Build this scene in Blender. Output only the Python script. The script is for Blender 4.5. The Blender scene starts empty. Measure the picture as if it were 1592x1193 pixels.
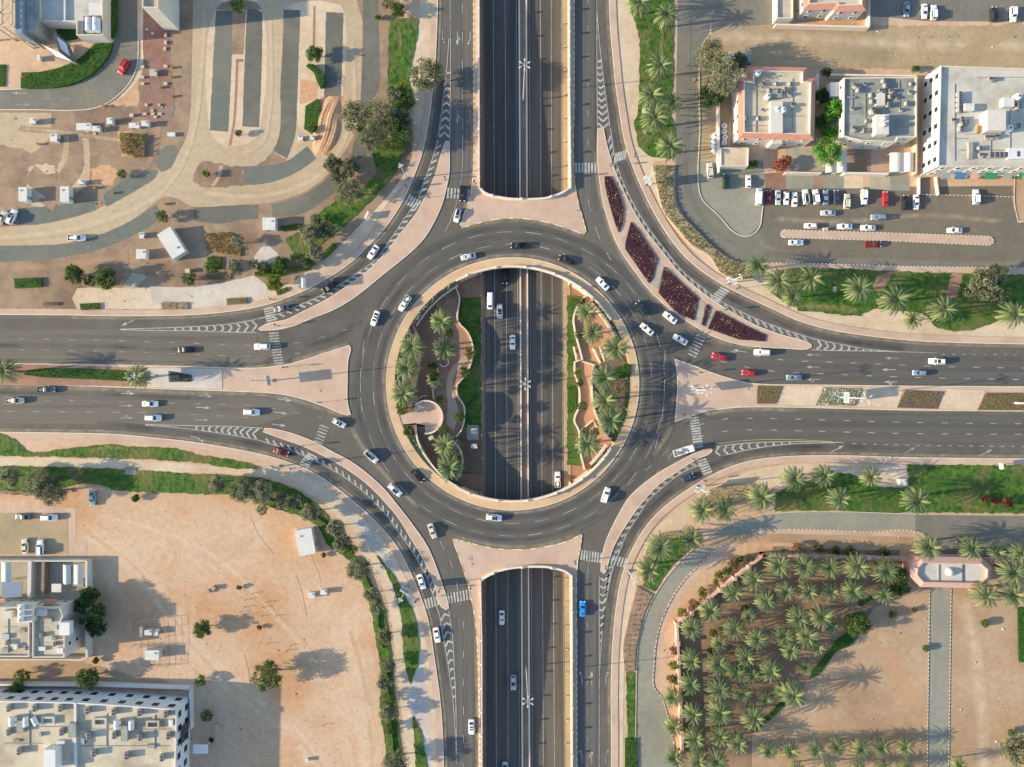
import bpy, math, random
from mathutils import Vector
from mathutils.geometry import tessellate_polygon

# ---------------------------------------------------------------- camera, light
S = 0.2          # metres per photograph pixel on the ground
H = 212.0        # flying height of the drone camera
SUN_ELEV = 17.6
SHADOW_DIR = 6.5 # degrees, shadows fall to the east, a little north
scene = bpy.context.scene
cam_d = bpy.data.cameras.new("camera"); cam = bpy.data.objects.new("camera", cam_d)
scene.collection.objects.link(cam); scene.camera = cam
cam.location = (0, 0, H); cam.rotation_euler = (0, 0, 0)
cam_d.sensor_width = 36; cam_d.lens = 36 * H / (1592 * S); cam_d.clip_end = 6000; cam_d.clip_start = 1
world = bpy.data.worlds.new("World"); scene.world = world; world.use_nodes = True
wn = world.node_tree.nodes; sky = wn.new("ShaderNodeTexSky"); sky.sky_type = 'NISHITA'; sky.sun_disc = False
sky.sun_elevation = math.radians(SUN_ELEV); sky.sun_rotation = math.radians(270 - SHADOW_DIR)
sky.air_density = 1.0; sky.dust_density = 0.6; sky.ozone_density = 1.6
world.node_tree.links.new(sky.outputs[0], wn["Background"].inputs[0]); wn["Background"].inputs[1].default_value = 0.155
sun_d = bpy.data.lights.new("sun", 'SUN'); sun_d.energy = 4.4; sun_d.angle = math.radians(0.6); sun_d.color = (1.0, 0.84, 0.575)
sun = bpy.data.objects.new("sun", sun_d); scene.collection.objects.link(sun)
_e, _a = math.radians(SUN_ELEV), math.radians(SHADOW_DIR)
sun.rotation_euler = Vector((math.cos(_e)*math.cos(_a), math.cos(_e)*math.sin(_a), -math.sin(_e))).to_track_quat('-Z', 'Y').to_euler()
scene.view_settings.view_transform = 'Standard'; scene.view_settings.look = 'None'
scene.view_settings.exposure = 1.05; scene.view_settings.gamma = 1.0
scene.render.engine = 'CYCLES'

# ---------------------------------------------------------------- helpers
col = scene.collection
rng = random.Random(7)
EXT = 400
def ext(p):
    x, y = p[0], p[1]
    if x <= 0: x -= EXT
    if x >= 1592: x += EXT
    if y <= 0: y -= EXT
    if y >= 1192: y += EXT
    return (x, y)
def W(px, py, z=0.0):
    k = S * (H - z) / H
    return ((px - 796) * k, (596.5 - py) * k, z)
def catmull(pts, closed=True, step=6.0):
    n = len(pts); out = []
    if n < 3: return list(pts)
    def tang(i):
        if not closed and (i == 0 or i == n - 1): return (0, 0)
        a, b, c = pts[(i-1) % n], pts[i], pts[(i+1) % n]
        v1 = (b[0]-a[0], b[1]-a[1]); v2 = (c[0]-b[0], c[1]-b[1])
        l1 = math.hypot(*v1) or 1e-6; l2 = math.hypot(*v2) or 1e-6
        d = (v1[0]*v2[0]+v1[1]*v2[1])/(l1*l2)
        if d < 0.62: return None
        t = (v1[0]/l1+v2[0]/l2, v1[1]/l1+v2[1]/l2); m = math.hypot(*t) or 1
        return (t[0]/m, t[1]/m)
    T = [tang(i) for i in range(n)]
    for i in range(n if closed else n-1):
        p, q = pts[i], pts[(i+1) % n]; L = math.hypot(q[0]-p[0], q[1]-p[1])
        u = ((q[0]-p[0])/(L or 1), (q[1]-p[1])/(L or 1))
        ta, tb = T[i], T[(i+1) % n]
        if not ta or ta == (0, 0): ta = u
        if not tb or tb == (0, 0): tb = u
        k = max(1, min(30, int(L/step)))
        if abs(ta[0]*u[1]-ta[1]*u[0]) < .01 and abs(tb[0]*u[1]-tb[1]*u[0]) < .01: k = 1
        for j in range(k):
            t = j/k; h1 = 2*t**3-3*t*t+1; h2 = -2*t**3+3*t*t; h3 = t**3-2*t*t+t; h4 = t**3-t*t
            out.append((h1*p[0]+h2*q[0]+L*(h3*ta[0]+h4*tb[0]), h1*p[1]+h2*q[1]+L*(h3*ta[1]+h4*tb[1])))
    if not closed: out.append(tuple(pts[-1]))
    return out
def offs(pts, d):
    """offset an open pixel polyline; positive d = to the right of travel on the picture"""
    out = []; n = len(pts)
    for i in range(n):
        a = pts[max(0, i-1)]; b = pts[min(n-1, i+1)]
        tx, ty = b[0]-a[0], b[1]-a[1]; L = math.hypot(tx, ty) or 1
        out.append((pts[i][0]-ty/L*d, pts[i][1]+tx/L*d))
    return out
def circle(cx, cy, r, n=72, a0=0, a1=360):
    return [(cx+r*math.cos(math.radians(a0+(a1-a0)*i/n)), cy-r*math.sin(math.radians(a0+(a1-a0)*i/n))) for i in range(n if a1-a0 >= 360 else n+1)]
def strip(pts, d0, d1, smooth=True):
    p = [ext(q) for q in pts]
    if smooth: p = catmull(p, False)
    return offs(p, d0) + offs(p, d1)[::-1]

class MB:
    """collects faces for one mesh object"""
    def __init__(s): s.v = []; s.f = []; s.m = []
    def face(s, pts, m=0):
        b = len(s.v); s.v.extend(pts); s.f.append(tuple(range(b, b+len(pts)))); s.m.append(m)
    def box(s, c, d, rz=0.0, m=0, taper=1.0):
        x, y, z = c; a, b, h = d[0]/2, d[1]/2, d[2]; cs, sn = math.cos(rz), math.sin(rz); B = len(s.v)
        for k, t in ((0, 1.0), (1, taper)):
            for i, j in ((-1, -1), (1, -1), (1, 1), (-1, 1)):
                u, w = i*a*t, j*b*t; s.v.append((x+u*cs-w*sn, y+u*sn+w*cs, z+k*h))
        for q in ((3, 2, 1, 0), (4, 5, 6, 7), (0, 1, 5, 4), (1, 2, 6, 5), (2, 3, 7, 6), (3, 0, 4, 7)):
            s.f.append(tuple(B+i for i in q)); s.m.append(m)
    def tube(s, p, q, r0, r1, n=8, m=0, cap=True):
        p, q = Vector(p), Vector(q); d = (q-p)
        if d.length < 1e-6: return
        d.normalize(); u = d.orthogonal().normalized(); w = d.cross(u); B = len(s.v)
        for c, r in ((p, r0), (q, r1)):
            for i in range(n):
                a = 2*math.pi*i/n; s.v.append(tuple(c+u*math.cos(a)*r+w*math.sin(a)*r))
        for i in range(n):
            j = (i+1) % n; s.f.append((B+i, B+j, B+n+j, B+n+i)); s.m.append(m)
        if cap:
            s.f.append(tuple(B+n+i for i in range(n))); s.m.append(m); s.f.append(tuple(B+i for i in reversed(range(n)))); s.m.append(m)
    def dome(s, c, rx, rz, n=12, k=5, m=0):
        B = len(s.v)
        for j in range(k):
            a = math.pi/2*j/k
            for i in range(n):
                t = 2*math.pi*i/n; s.v.append((c[0]+rx*math.cos(a)*math.cos(t), c[1]+rx*math.cos(a)*math.sin(t), c[2]+rz*math.sin(a)))
        s.v.append((c[0], c[1], c[2]+rz))
        for j in range(k-1):
            for i in range(n):
                i2 = (i+1) % n; s.f.append((B+j*n+i, B+j*n+i2, B+(j+1)*n+i2, B+(j+1)*n+i)); s.m.append(m)
        for i in range(n): s.f.append((B+(k-1)*n+i, B+(k-1)*n+(i+1) % n, B+k*n)); s.m.append(m)
    def cap(s, loops, z, m=0):
        """loops = world 2D loops"""
        L = [[Vector((p[0], p[1], 0)) for p in lp] for lp in loops]; flat = [p for lp in L for p in lp]; B = len(s.v)
        s.v.extend((p.x, p.y, z) for p in flat)
        for t in tessellate_polygon(L):
            a, b, c = (flat[i] for i in t)
            if (b-a).cross(c-a).z < 0: t = (t[0], t[2], t[1])
            s.f.append(tuple(B+i for i in t)); s.m.append(m)
    def sides(s, loop, z0, z1, m=0, closed=True):
        n = len(loop)
        for i in range(n if closed else n-1):
            a, b = loop[i], loop[(i+1) % n]
            s.face([(a[0], a[1], z0), (b[0], b[1], z0), (b[0], b[1], z1), (a[0], a[1], z1)], m)
    def build(s, name, mats, parent=None, smooth=False):
        me = bpy.data.meshes.new(name); me.from_pydata(s.v, [], s.f); 
        if not isinstance(mats, (list, tuple)): mats = [mats]
        for m in mats: me.materials.append(m)
        if len(mats) > 1: me.polygons.foreach_set("material_index", s.m)
        if smooth: me.polygons.foreach_set("use_smooth", [True]*len(me.polygons))
        me.update(); o = bpy.data.objects.new(name, me); col.objects.link(o)
        if parent: o.parent = parent
        return o
def tag(o, label=None, cat=None, group=None, kind=None):
    if label: o['label'] = label
    if cat: o['category'] = cat
    if group: o['group'] = group
    if kind: o['kind'] = kind
    return o
def thing(name, label, cat, loc=(0, 0, 0), rz=0.0, group=None, sc=1.0):
    o = bpy.data.objects.new(name, None); col.objects.link(o); o.location = loc; o.rotation_euler = (0, 0, rz)
    o.scale = (sc, sc, sc) if not isinstance(sc, tuple) else sc; o.empty_display_size = 0.5
    return tag(o, label, cat, group)
def copy_tree(o, parent=None):
    c = o.copy(); col.objects.link(c); c.parent = parent
    for ch in list(o.children): copy_tree(ch, c)
    return c

# ---------------------------------------------------------------- materials
MAT = {}
def mat(name, c1, c2=None, scale=0.5, c3=None, big=0.03, rough=0.9, bump=0.0, stretch=None, metal=0.0, fine=True, spec=0.3, lo=.35, hi=.65, trans=0.0):
    m = bpy.data.materials.new(name); m.use_nodes = True; nt = m.node_tree; N = nt.nodes; L = nt.links
    b = N["Principled BSDF"]; b.inputs["Roughness"].default_value = rough; b.inputs["Metallic"].default_value = metal
    b.inputs["Specular IOR Level"].default_value = spec
    b.inputs["Base Color"].default_value = (*c1, 1)
    MAT[name] = m
    if c2:
        geo = N.new("ShaderNodeNewGeometry"); mp = N.new("ShaderNodeMapping"); L.new(geo.outputs["Position"], mp.inputs[0])
        if stretch: mp.inputs["Scale"].default_value = stretch
        def noise(sc, det, lo_, hi_, rg=.6):
            n = N.new("ShaderNodeTexNoise"); n.inputs["Scale"].default_value = sc; n.inputs["Detail"].default_value = det; n.inputs["Roughness"].default_value = rg
            L.new(mp.outputs[0], n.inputs["Vector"]); r = N.new("ShaderNodeMapRange"); r.inputs[1].default_value = lo_; r.inputs[2].default_value = hi_
            L.new(n.outputs["Fac"], r.inputs[0]); return r.outputs[0]
        def mixc(f, a, bb):
            x = N.new("ShaderNodeMix"); x.data_type = 'RGBA'; L.new(f, x.inputs[0])
            for s_, v in ((6, a), (7, bb)):
                if isinstance(v, tuple): x.inputs[s_].default_value = (*v, 1)
                else: L.new(v, x.inputs[s_])
            return x.outputs[2]
        f = noise(scale, 5, lo, hi); c = mixc(f, c1, c2)
        if c3: c = mixc(noise(big, 4, .48, .66), c, c3)
        if fine:
            g = noise(4.0, 6, .2, .8, .8); x = N.new("ShaderNodeMix"); x.data_type = 'RGBA'; x.blend_type = 'MULTIPLY'; x.inputs[0].default_value = 1
            cr = N.new("ShaderNodeMapRange"); cr.inputs[3].default_value = .78; cr.inputs[4].default_value = 1.2; L.new(g, cr.inputs[0])
            L.new(c, x.inputs[6]); L.new(cr.outputs[0], x.inputs[7]); c = x.outputs[2]
        if fine and scale <= .2:
            y = N.new("ShaderNodeMix"); y.data_type = 'RGBA'; y.blend_type = 'MULTIPLY'; y.inputs[0].default_value = 1; c2_ = N.new("ShaderNodeMapRange"); c2_.inputs[3].default_value = .84; c2_.inputs[4].default_value = 1.12
            L.new(noise(.55, 7, .3, .7, .75), c2_.inputs[0]); L.new(c, y.inputs[6]); L.new(c2_.outputs[0], y.inputs[7]); c = y.outputs[2]
        L.new(c, b.inputs["Base Color"])
        if bump:
            bp = N.new("ShaderNodeBump"); bp.inputs["Strength"].default_value = min(1, bump); bp.inputs["Distance"].default_value = bump*.3
            n = N.new("ShaderNodeTexNoise"); n.inputs["Scale"].default_value = max(.6, scale*1.3); n.inputs["Detail"].default_value = 6; L.new(mp.outputs[0], n.inputs["Vector"])
            L.new(n.outputs["Fac"], bp.inputs["Height"]); L.new(bp.outputs[0], b.inputs["Normal"])
    if trans:
        tr = N.new("ShaderNodeBsdfTranslucent"); ms = N.new("ShaderNodeMixShader"); ms.inputs[0].default_value = trans
        src = b.inputs["Base Color"].links[0].from_socket if b.inputs["Base Color"].links else None
        if src: L.new(src, tr.inputs[0])
        else: tr.inputs[0].default_value = (*c1, 1)
        L.new(b.outputs[0], ms.inputs[1]); L.new(tr.outputs[0], ms.inputs[2]); L.new(ms.outputs[0], N["Material Output"].inputs[0])
    return m
mat('sand', (.53, .355, .225), (.62, .435, .295), .07, (.49, .275, .14), .035, bump=.5)
mat('sand_track', (.47, .36, .25), (.55, .43, .31), .12, None, bump=.1)
mat('sand_brown', (.40, .26, .155), (.46, .32, .20), .09, (.33, .215, .125), .03, bump=.3)
mat('dirt', (.265, .18, .118), (.36, .25, .165), .18, (.205, .135, .09), .05, bump=.4)
mat('dirt_olive', (.37, .27, .155), (.44, .33, .20), .1, (.30, .235, .145), .05, bump=.2)
mat('dirt_red', (.225, .115, .085), (.29, .16, .12), .35, (.28, .19, .14), .08, bump=.2)
mat('orange_soil', (.50, .27, .14), (.60, .36, .21), .6, bump=.5)
mat('tan_road', (.46, .35, .225), (.51, .39, .255), .06, (.42, .31, .195), .03)
mat('cream', (.58, .45, .31), (.64, .50, .355), .12, (.52, .38, .25), .05)
mat('pink', (.51, .355, .26), (.56, .40, .295), .25, (.455, .31, .225), .08)
mat('pink_mosaic', (.42, .37, .33), (.60, .53, .47), 1.2, (.50, .39, .32), .1, fine=True)
mat('sandstone', (.58, .39, .22), (.64, .44, .26), .3, (.50, .33, .19), .08)
mat('grove_soil', (.215, .135, .082), (.275, .18, .11), .3, (.31, .20, .12), .07, bump=.4)
mat('maroon', (.11, .022, .022), trans=.1); mat('maroon_b', (.06, .03, .018), trans=.1)
mat('white_paver', (.52, .46, .39), (.60, .53, .45), .4, (.47, .39, .31), .08)
mat('brick', (.31, .17, .115), (.38, .22, .15), .5, (.27, .145, .10), .1)
mat('brick_sunlit', (.46, .255, .15), (.53, .31, .19), .5, (.41, .22, .13), .1)  # same terrace brick, with the east garden's sunlight put into the colour
mat('gravel_grey', (.120, .118, .098), (.150, .146, .122), .35, (.18, .165, .13), .06, fine=True, bump=.25)
mat('gravel_green', (.125, .138, .118), (.155, .168, .142), .35, (.18, .175, .14), .06, bump=.25)
mat('asphalt', (.112, .100, .084), (.138, .123, .102), .10, (.098, .089, .077), .03, rough=.85)
mat('asphalt_ns', (.100, .093, .083), (.150, .137, .118), .6, (.092, .087, .080), .2, stretch=(1, .03, 1), rough=.85, lo=.3, hi=.7)
mat('asphalt_ew', (.130, .116, .094), (.165, .146, .116), .5, (.105, .097, .085), .2, stretch=(.03, 1, 1), rough=.85, lo=.3, hi=.7)
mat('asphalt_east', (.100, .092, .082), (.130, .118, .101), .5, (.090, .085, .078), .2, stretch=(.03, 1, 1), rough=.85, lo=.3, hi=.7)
mat('asphalt_trench', (.080, .074, .066), (.128, .114, .094), .55, (.068, .064, .058), .3, stretch=(1, .02, 1), rough=.8, lo=.3, hi=.7)
mat('asphalt_old', (.165, .155, .128), (.20, .187, .152), .15, (.215, .19, .145), .05)
mat('asphalt_lot', (.150, .130, .098), (.178, .155, .118), .12, (.19, .155, .11), .05)
mat('concrete_grey', (.265, .255, .20), (.295, .282, .222), .2, (.23, .222, .175), .05)
mat('concrete_warm', (.36, .32, .24), (.42, .37, .28), .2)
mat('paint', (.36, .34, .30), (.56, .54, .49), 1.2, (.27, .25, .22), .6, fine=True)
mat('paint_worn', (.22, .205, .18), (.42, .40, .36), 1.0, fine=True)
mat('kerb', (.60, .50, .37), (.70, .59, .45), .5)
mat('kerb_yellow', (.55, .36, .10)); mat('kerb_white', (.72, .68, .60)); mat('kerb_black', (.17, .155, .13))
mat('parapet', (.66, .55, .44), (.72, .62, .52), .4)
mat('wall_tan', (.52, .40, .27), (.58, .45, .31), .5)
mat('grass', (.024, .070, .010), (.085, .165, .020), .6, (.145, .14, .045), .10, bump=1.0, lo=.36, hi=.64)
mat('grass_worn', (.10, .125, .03), (.19, .17, .06), .25, (.20, .145, .07), .06, bump=.7)
mat('soil', (.15, .10, .07), (.21, .14, .09), .6)
mat('grass_dark', (.035, .085, .016), (.075, .13, .022), .35, (.13, .12, .04), .08, bump=.8)
mat('hedge_g', (.045, .115, .018), trans=.25); mat('hedge_g2', (.095, .185, .03), trans=.25); mat('hedge_y', (.23, .24, .05), trans=.25)
mat('hedge_b', (.20, .15, .075), trans=.2); mat('hedge_r', (.26, .125, .05), trans=.2); mat('twig', (.16, .12, .08))
mat('leaf_grey', (.19, .205, .115), trans=.35); mat('leaf_grey2', (.29, .29, .18), trans=.35); mat('leaf_grey3', (.12, .14, .075), trans=.35)
mat('leaf_green', (.10, .165, .04), trans=.35); mat('leaf_green2', (.15, .215, .05), trans=.3); mat('leaf_dark', (.035, .075, .022), trans=.25)
mat('leaf_yellow', (.22, .24, .04), trans=.25); mat('leaf_bright', (.07, .26, .025), trans=.3); mat('leaf_bright2', (.13, .36, .05), trans=.3)
mat('flower_red', (.42, .035, .07), trans=.2); mat('flower_orange', (.36, .15, .05), trans=.2)
mat('flower_purple', (.062, .023, .033), trans=.1); mat('flower_plum', (.10, .042, .052), trans=.1); mat('mast_grey', (.50, .50, .47), rough=.5); mat('leaf_pale', (.34, .32, .21), trans=.3); mat('canopy_frame', (.16, .16, .14)); mat('flower_violet', (.14, .11, .24)); mat('flower_white', (.72, .72, .68)); mat('flower_pale', (.42, .31, .16))
mat('palm_a', (.125, .190, .080), trans=.3); mat('palm_b', (.34, .35, .15), trans=.3); mat('palm_c', (.060, .120, .058), trans=.3); mat('palm_dry', (.36, .27, .13), trans=.2); mat('palm_heart', (.45, .36, .05))
mat('bark', (.16, .115, .075), (.22, .16, .11), 3.0)
mat('white_wall', (.56, .51, .43), (.62, .565, .485), .3); mat('cool_wall', (.60, .59, .57), (.66, .65, .63), .3)
mat('roof_cream', (.50, .43, .315), (.57, .495, .37), .3, (.36, .29, .20), .09); mat('roof_grey', (.25, .265, .23), (.33, .34, .29), .4, (.20, .20, .17), .15)
mat('roof_white', (.50, .475, .41), (.56, .53, .46), .3, (.37, .33, .26), .09)
mat('terracotta', (.50, .21, .14), (.57, .26, .175), .8); mat('terracotta_pale', (.52, .31, .245), (.58, .35, .28), .8)
mat('cabin_white', (.56, .55, .50), (.63, .615, .565), .6); mat('metal_white', (.78, .77, .74), rough=.5); mat('metal_grey', (.35, .35, .34), rough=.45, metal=.5)
mat('metal_dark', (.05, .05, .055), rough=.5); mat('beige_steel', (.55, .46, .32)); mat('glass', (.02, .03, .04), rough=.08, spec=.6); mat('glass_pale', (.22, .28, .34), rough=.1)
mat('rubber', (.02, .02, .02), rough=.8); mat('lamp_clear', (.8, .8, .78), rough=.15); mat('lamp_red', (.45, .02, .02), rough=.25)
mat('bed_dark', (.03, .03, .035)); mat('tank', (.62, .64, .64), (.70, .72, .72), .8, rough=.4); mat('orange_sign', (.8, .22, .05)); mat('blue_awning', (.06, .16, .32)); mat('green_awning', (.03, .22, .10)); mat('yellow_box', (.65, .45, .04)); mat('wood', (.22, .13, .05), (.32, .20, .08), 1.0)
mat('canopy_grey', (.42, .42, .38), (.48, .48, .44), .5)
CARCOL = {'white': (.78, .78, .76), 'silver': (.46, .48, .50), 'grey': (.14, .15, .16), 'black': (.015, .016, .018), 'red': (.50, .015, .02), 'dark red': (.22, .02, .025), 'blue': (.01, .26, .75), 'navy': (.03, .05, .10),
          'steel blue': (.19, .26, .33), 'beige': (.60, .55, .43), 'dark green': (.012, .035, .033), 'teal': (.20, .33, .31)}
for k, c in CARCOL.items(): mat('paint_' + k, c, rough=.28, spec=.6)

# ring material: wear runs round the roundabout
m = bpy.data.materials.new('asphalt_ring'); m.use_nodes = True; MAT['asphalt_ring'] = m; nt = m.node_tree; N = nt.nodes; L = nt.links
geo = N.new("ShaderNodeNewGeometry"); sp = N.new("ShaderNodeSeparateXYZ"); L.new(geo.outputs["Position"], sp.inputs[0])
def mth(op, a, b_=None):
    n = N.new("ShaderNodeMath"); n.operation = op
    for i, v in enumerate((a, b_)):
        if v is None: continue
        if isinstance(v, (int, float)): n.inputs[i].default_value = v
        else: L.new(v, n.inputs[i])
    return n.outputs[0]
rr = mth('SQRT', mth('ADD', mth('MULTIPLY', sp.outputs[0], sp.outputs[0]), mth('MULTIPLY', sp.outputs[1], sp.outputs[1])))
an = mth('ARCTAN2', sp.outputs[1], sp.outputs[0]); cb = N.new("ShaderNodeCombineXYZ"); L.new(mth('MULTIPLY', rr, .55), cb.inputs[0]); L.new(mth('MULTIPLY', an, 1.2), cb.inputs[1])
n1 = N.new("ShaderNodeTexNoise"); n1.inputs["Scale"].default_value = 1; n1.inputs["Detail"].default_value = 6; L.new(cb.outputs[0], n1.inputs["Vector"])
n2 = N.new("ShaderNodeTexNoise"); n2.inputs["Scale"].default_value = 4; n2.inputs["Detail"].default_value = 5; L.new(geo.outputs["Position"], n2.inputs["Vector"])
cr = N.new("ShaderNodeValToRGB"); cr.color_ramp.elements[0].position = .3; cr.color_ramp.elements[0].color = (.070, .067, .062, 1); cr.color_ramp.elements[1].position = .7; cr.color_ramp.elements[1].color = (.128, .114, .094, 1)
L.new(mth('ADD', mth('MULTIPLY', n1.outputs[0], .85), mth('MULTIPLY', n2.outputs[0], .15)), cr.inputs[0]); L.new(cr.outputs[0], N["Principled BSDF"].inputs["Base Color"]); N["Principled BSDF"].inputs["Roughness"].default_value = .85

# ---------------------------------------------------------------- flat layers
_zr = [0.004]; _zp = [0.150]
def wl(pts, z=0.0): return [W(p[0], p[1], z)[:2] for p in pts]
NAT = {'grass': 1.0, 'grass_dark': 1.2, 'dirt': 1.6, 'dirt_red': 1.0, 'tan_road': .35, 'sand_track': 2.5, 'gravel_grey': .45, 'gravel_green': .5, 'orange_soil': 1.6, 'sand_brown': 2.0, 'dirt_olive': 1.5, 'soil': 1.0, 'cream': .5, 'grove_soil': 1.2}
def rough_edge(p, amp):
    out = []; n = len(p); r = random.Random(int(abs(p[0][0]*7+p[0][1]*3))); ph = [r.random()*6.28 for _ in range(4)]; acc = 0
    for i in range(n):
        a, c = p[i], p[(i+1) % n]; L_ = math.hypot(c[0]-a[0], c[1]-a[1]); k = max(1, min(200, int(L_/3.0))); nx, ny = (-(c[1]-a[1])/(L_ or 1), (c[0]-a[0])/(L_ or 1))
        for j in range(k):
            t = j/k; s_ = acc+L_*t; d = amp*(.55*math.sin(s_*.21+ph[0])+.45*math.sin(s_*.47+ph[1])+.35*math.sin(s_*.083+ph[2])+.4*r.uniform(-1, 1))
            if amp < .6 and j == 0: d = 0
            out.append((a[0]+(c[0]-a[0])*t+nx*d, a[1]+(c[1]-a[1])*t+ny*d))
        acc += L_
    return out
def fade_mat(key, base, c, strength=.6, scale=.35):
    """the base ground with a second colour that thins out towards the strip's edges"""
    m = MAT[base].copy(); m.name = key; MAT[key] = m; N = m.node_tree.nodes; L = m.node_tree.links; b = N["Principled BSDF"]; src = b.inputs["Base Color"].links[0].from_socket
    at = N.new("ShaderNodeAttribute"); at.attribute_name = 'fade'; geo = N.new("ShaderNodeNewGeometry"); n = N.new("ShaderNodeTexNoise"); n.inputs["Scale"].default_value = scale; n.inputs["Detail"].default_value = 8; n.inputs["Roughness"].default_value = .65; L.new(geo.outputs["Position"], n.inputs["Vector"])
    mr = N.new("ShaderNodeMapRange"); mr.inputs[1].default_value = .32; mr.inputs[2].default_value = .68; L.new(n.outputs[0], mr.inputs[0]); mu = N.new("ShaderNodeMath"); mu.operation = 'MULTIPLY'; L.new(at.outputs["Fac"], mu.inputs[0]); L.new(mr.outputs[0], mu.inputs[1]); m1 = N.new("ShaderNodeMath"); m1.operation = 'MULTIPLY'; L.new(mu.outputs[0], m1.inputs[0]); m1.inputs[1].default_value = strength
    x = N.new("ShaderNodeMix"); x.data_type = 'RGBA'; L.new(m1.outputs[0], x.inputs[0]); L.new(src, x.inputs[6]); x.inputs[7].default_value = (*c, 1); L.new(x.outputs[2], b.inputs["Base Color"]); return m
FADE = {}; _sz = [.0368]; SOFTC = {'dust': ((.40, .31, .20), .75, .35), 'track_pale': ((.60, .475, .33), .8, .25), 'track_dark': ((.33, .215, .125), .6, .4), 'stain': ((.075, .065, .055), .6, .3), 'rubbed': ((.034, .035, .036), .95, .12), 'pale_wear': ((.24, .21, .17), .6, .3), 'reddish': ((.50, .27, .135), .75, .12), 'worn_lawn': ((.27, .20, .10), .9, .35), 'grass_lush': ((.018, .075, .010), .8, .3)}
def soft(pts, wpx, key, smooth=True, closed=False):
    """stain, dust or wheel track: a strip whose cover thins out towards both edges"""
    if key not in MAT: base, k_ = key.split('+'); fade_mat(key, base, *SOFTC[k_])
    b, al = FADE.setdefault(key, (MB(), [])); p = [ext(q) for q in pts]; p = catmull(p, closed, 5) if smooth else p
    if closed: p = p + [p[0]]
    _sz[0] += .0001; z = _sz[0] - (.0355 if key.startswith('sand+') else 0); l, r = offs(p, wpx/2), offs(p, -wpx/2); n = len(p)
    for i in range(n-1):
        e0 = min(1, i/3, (n-1-i)/3) if not closed else 1; e1 = min(1, (i+1)/3, (n-2-i)/3) if not closed else 1
        b.face([W(*l[i], z), W(*l[i+1], z), W(*p[i+1], z), W(*p[i], z)]); al += [0, 0, e1, e0]
        b.face([W(*p[i], z), W(*p[i+1], z), W(*r[i+1], z), W(*r[i], z)]); al += [e0, e1, 0, 0]
def flush_soft():
    for key, (b, al) in FADE.items():
        o = b.build('ground', MAT[key]); at = o.data.attributes.new('fade', 'FLOAT', 'POINT'); at.data.foreach_set('value', [float(x) for x in al]); tag(o, kind='structure')
def sheet(name, pts, m, smooth=True, holes=(), z=None, kind='structure', label=None, cat=None):
    """thin paved or bare layer lying on the ground"""
    if z is None: _zr[0] += .0003; z = _zr[0]
    p = [ext(q) for q in pts]
    if smooth: p = catmull(p)
    if smooth and m in NAT: p = rough_edge(p, NAT[m])
    b = MB(); b.cap([wl(p, z)] + [wl(h, z) for h in holes], z); o = b.build(name, MAT[m])
    return tag(o, label, cat, None, kind)
def raised(name, pts, m, smooth=True, holes=(), rim='kerb', h=None, kind='structure', base=0.0, do_ext=True, rimw=1.3):
    """raised pavement with a kerb round it"""
    if h is None: _zp[0] += .0012; h = _zp[0]
    p = [ext(q) for q in pts] if do_ext else list(pts)
    if smooth: p = catmull(p)
    b = MB(); b.cap([wl(p, h)] + [wl(q, h) for q in holes], h, 0)
    for lp in [p] + list(holes): b.sides(wl(lp, h), base, h, 1)
    if rim:
        for lp in [p] + list(holes): kerb_strip(b, lp, h+.012, rim, rimw, sign=1)
    o = b.build(name, [MAT[m], MAT['kerb'], MAT['kerb'], MAT['kerb_yellow'] if rim == 'yellow' else (MAT['kerb_black'] if rim == 'bw' else MAT['kerb']), MAT['kerb_white'] if rim in ('yellow', 'bw') else MAT['kerb']])
    return tag(o, None, None, None, kind)
def kerb_strip(b, loop, z, rim, w=1.3, sign=1, closed=True):
    n = len(loop)
    area = sum(loop[i][0]*loop[(i+1) % n][1]-loop[(i+1) % n][0]*loop[i][1] for i in range(n))
    sg = 1 if area > 0 else -1
    acc = 0.0
    def off(i):
        a, c = loop[(i-1) % n], loop[(i+1) % n]
        if not closed: a = loop[max(0, i-1)]; c = loop[min(n-1, i+1)]
        tx, ty = c[0]-a[0], c[1]-a[1]; l = math.hypot(tx, ty) or 1
        return (loop[i][0]-ty/l*w*sg, loop[i][1]+tx/l*w*sg)
    O = [off(i) for i in range(n)]
    for i in range(n if closed else n-1):
        j = (i+1) % n; a, c, ao, co = loop[i], loop[j], O[i], O[j]; l = math.hypot(c[0]-a[0], c[1]-a[1])
        if l > 900: continue
        k = max(1, int(round(l/(5 if rim == 'yellow' else 3)))) if rim in ('yellow', 'bw') else 1
        for q in range(k):
            t0, t1 = q/k, (q+1)/k; lp = lambda u, v, t: (u[0]+(v[0]-u[0])*t, u[1]+(v[1]-u[1])*t)
            acc += l/k; mi = 3 if int(acc/(5 if rim == 'yellow' else 3)) % 2 else 4
            pts = [W(*lp(a, c, t0), z), W(*lp(a, c, t1), z), W(*lp(ao, co, t1), z), W(*lp(ao, co, t0), z)]
            b.face(pts, mi)
    return b
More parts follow.
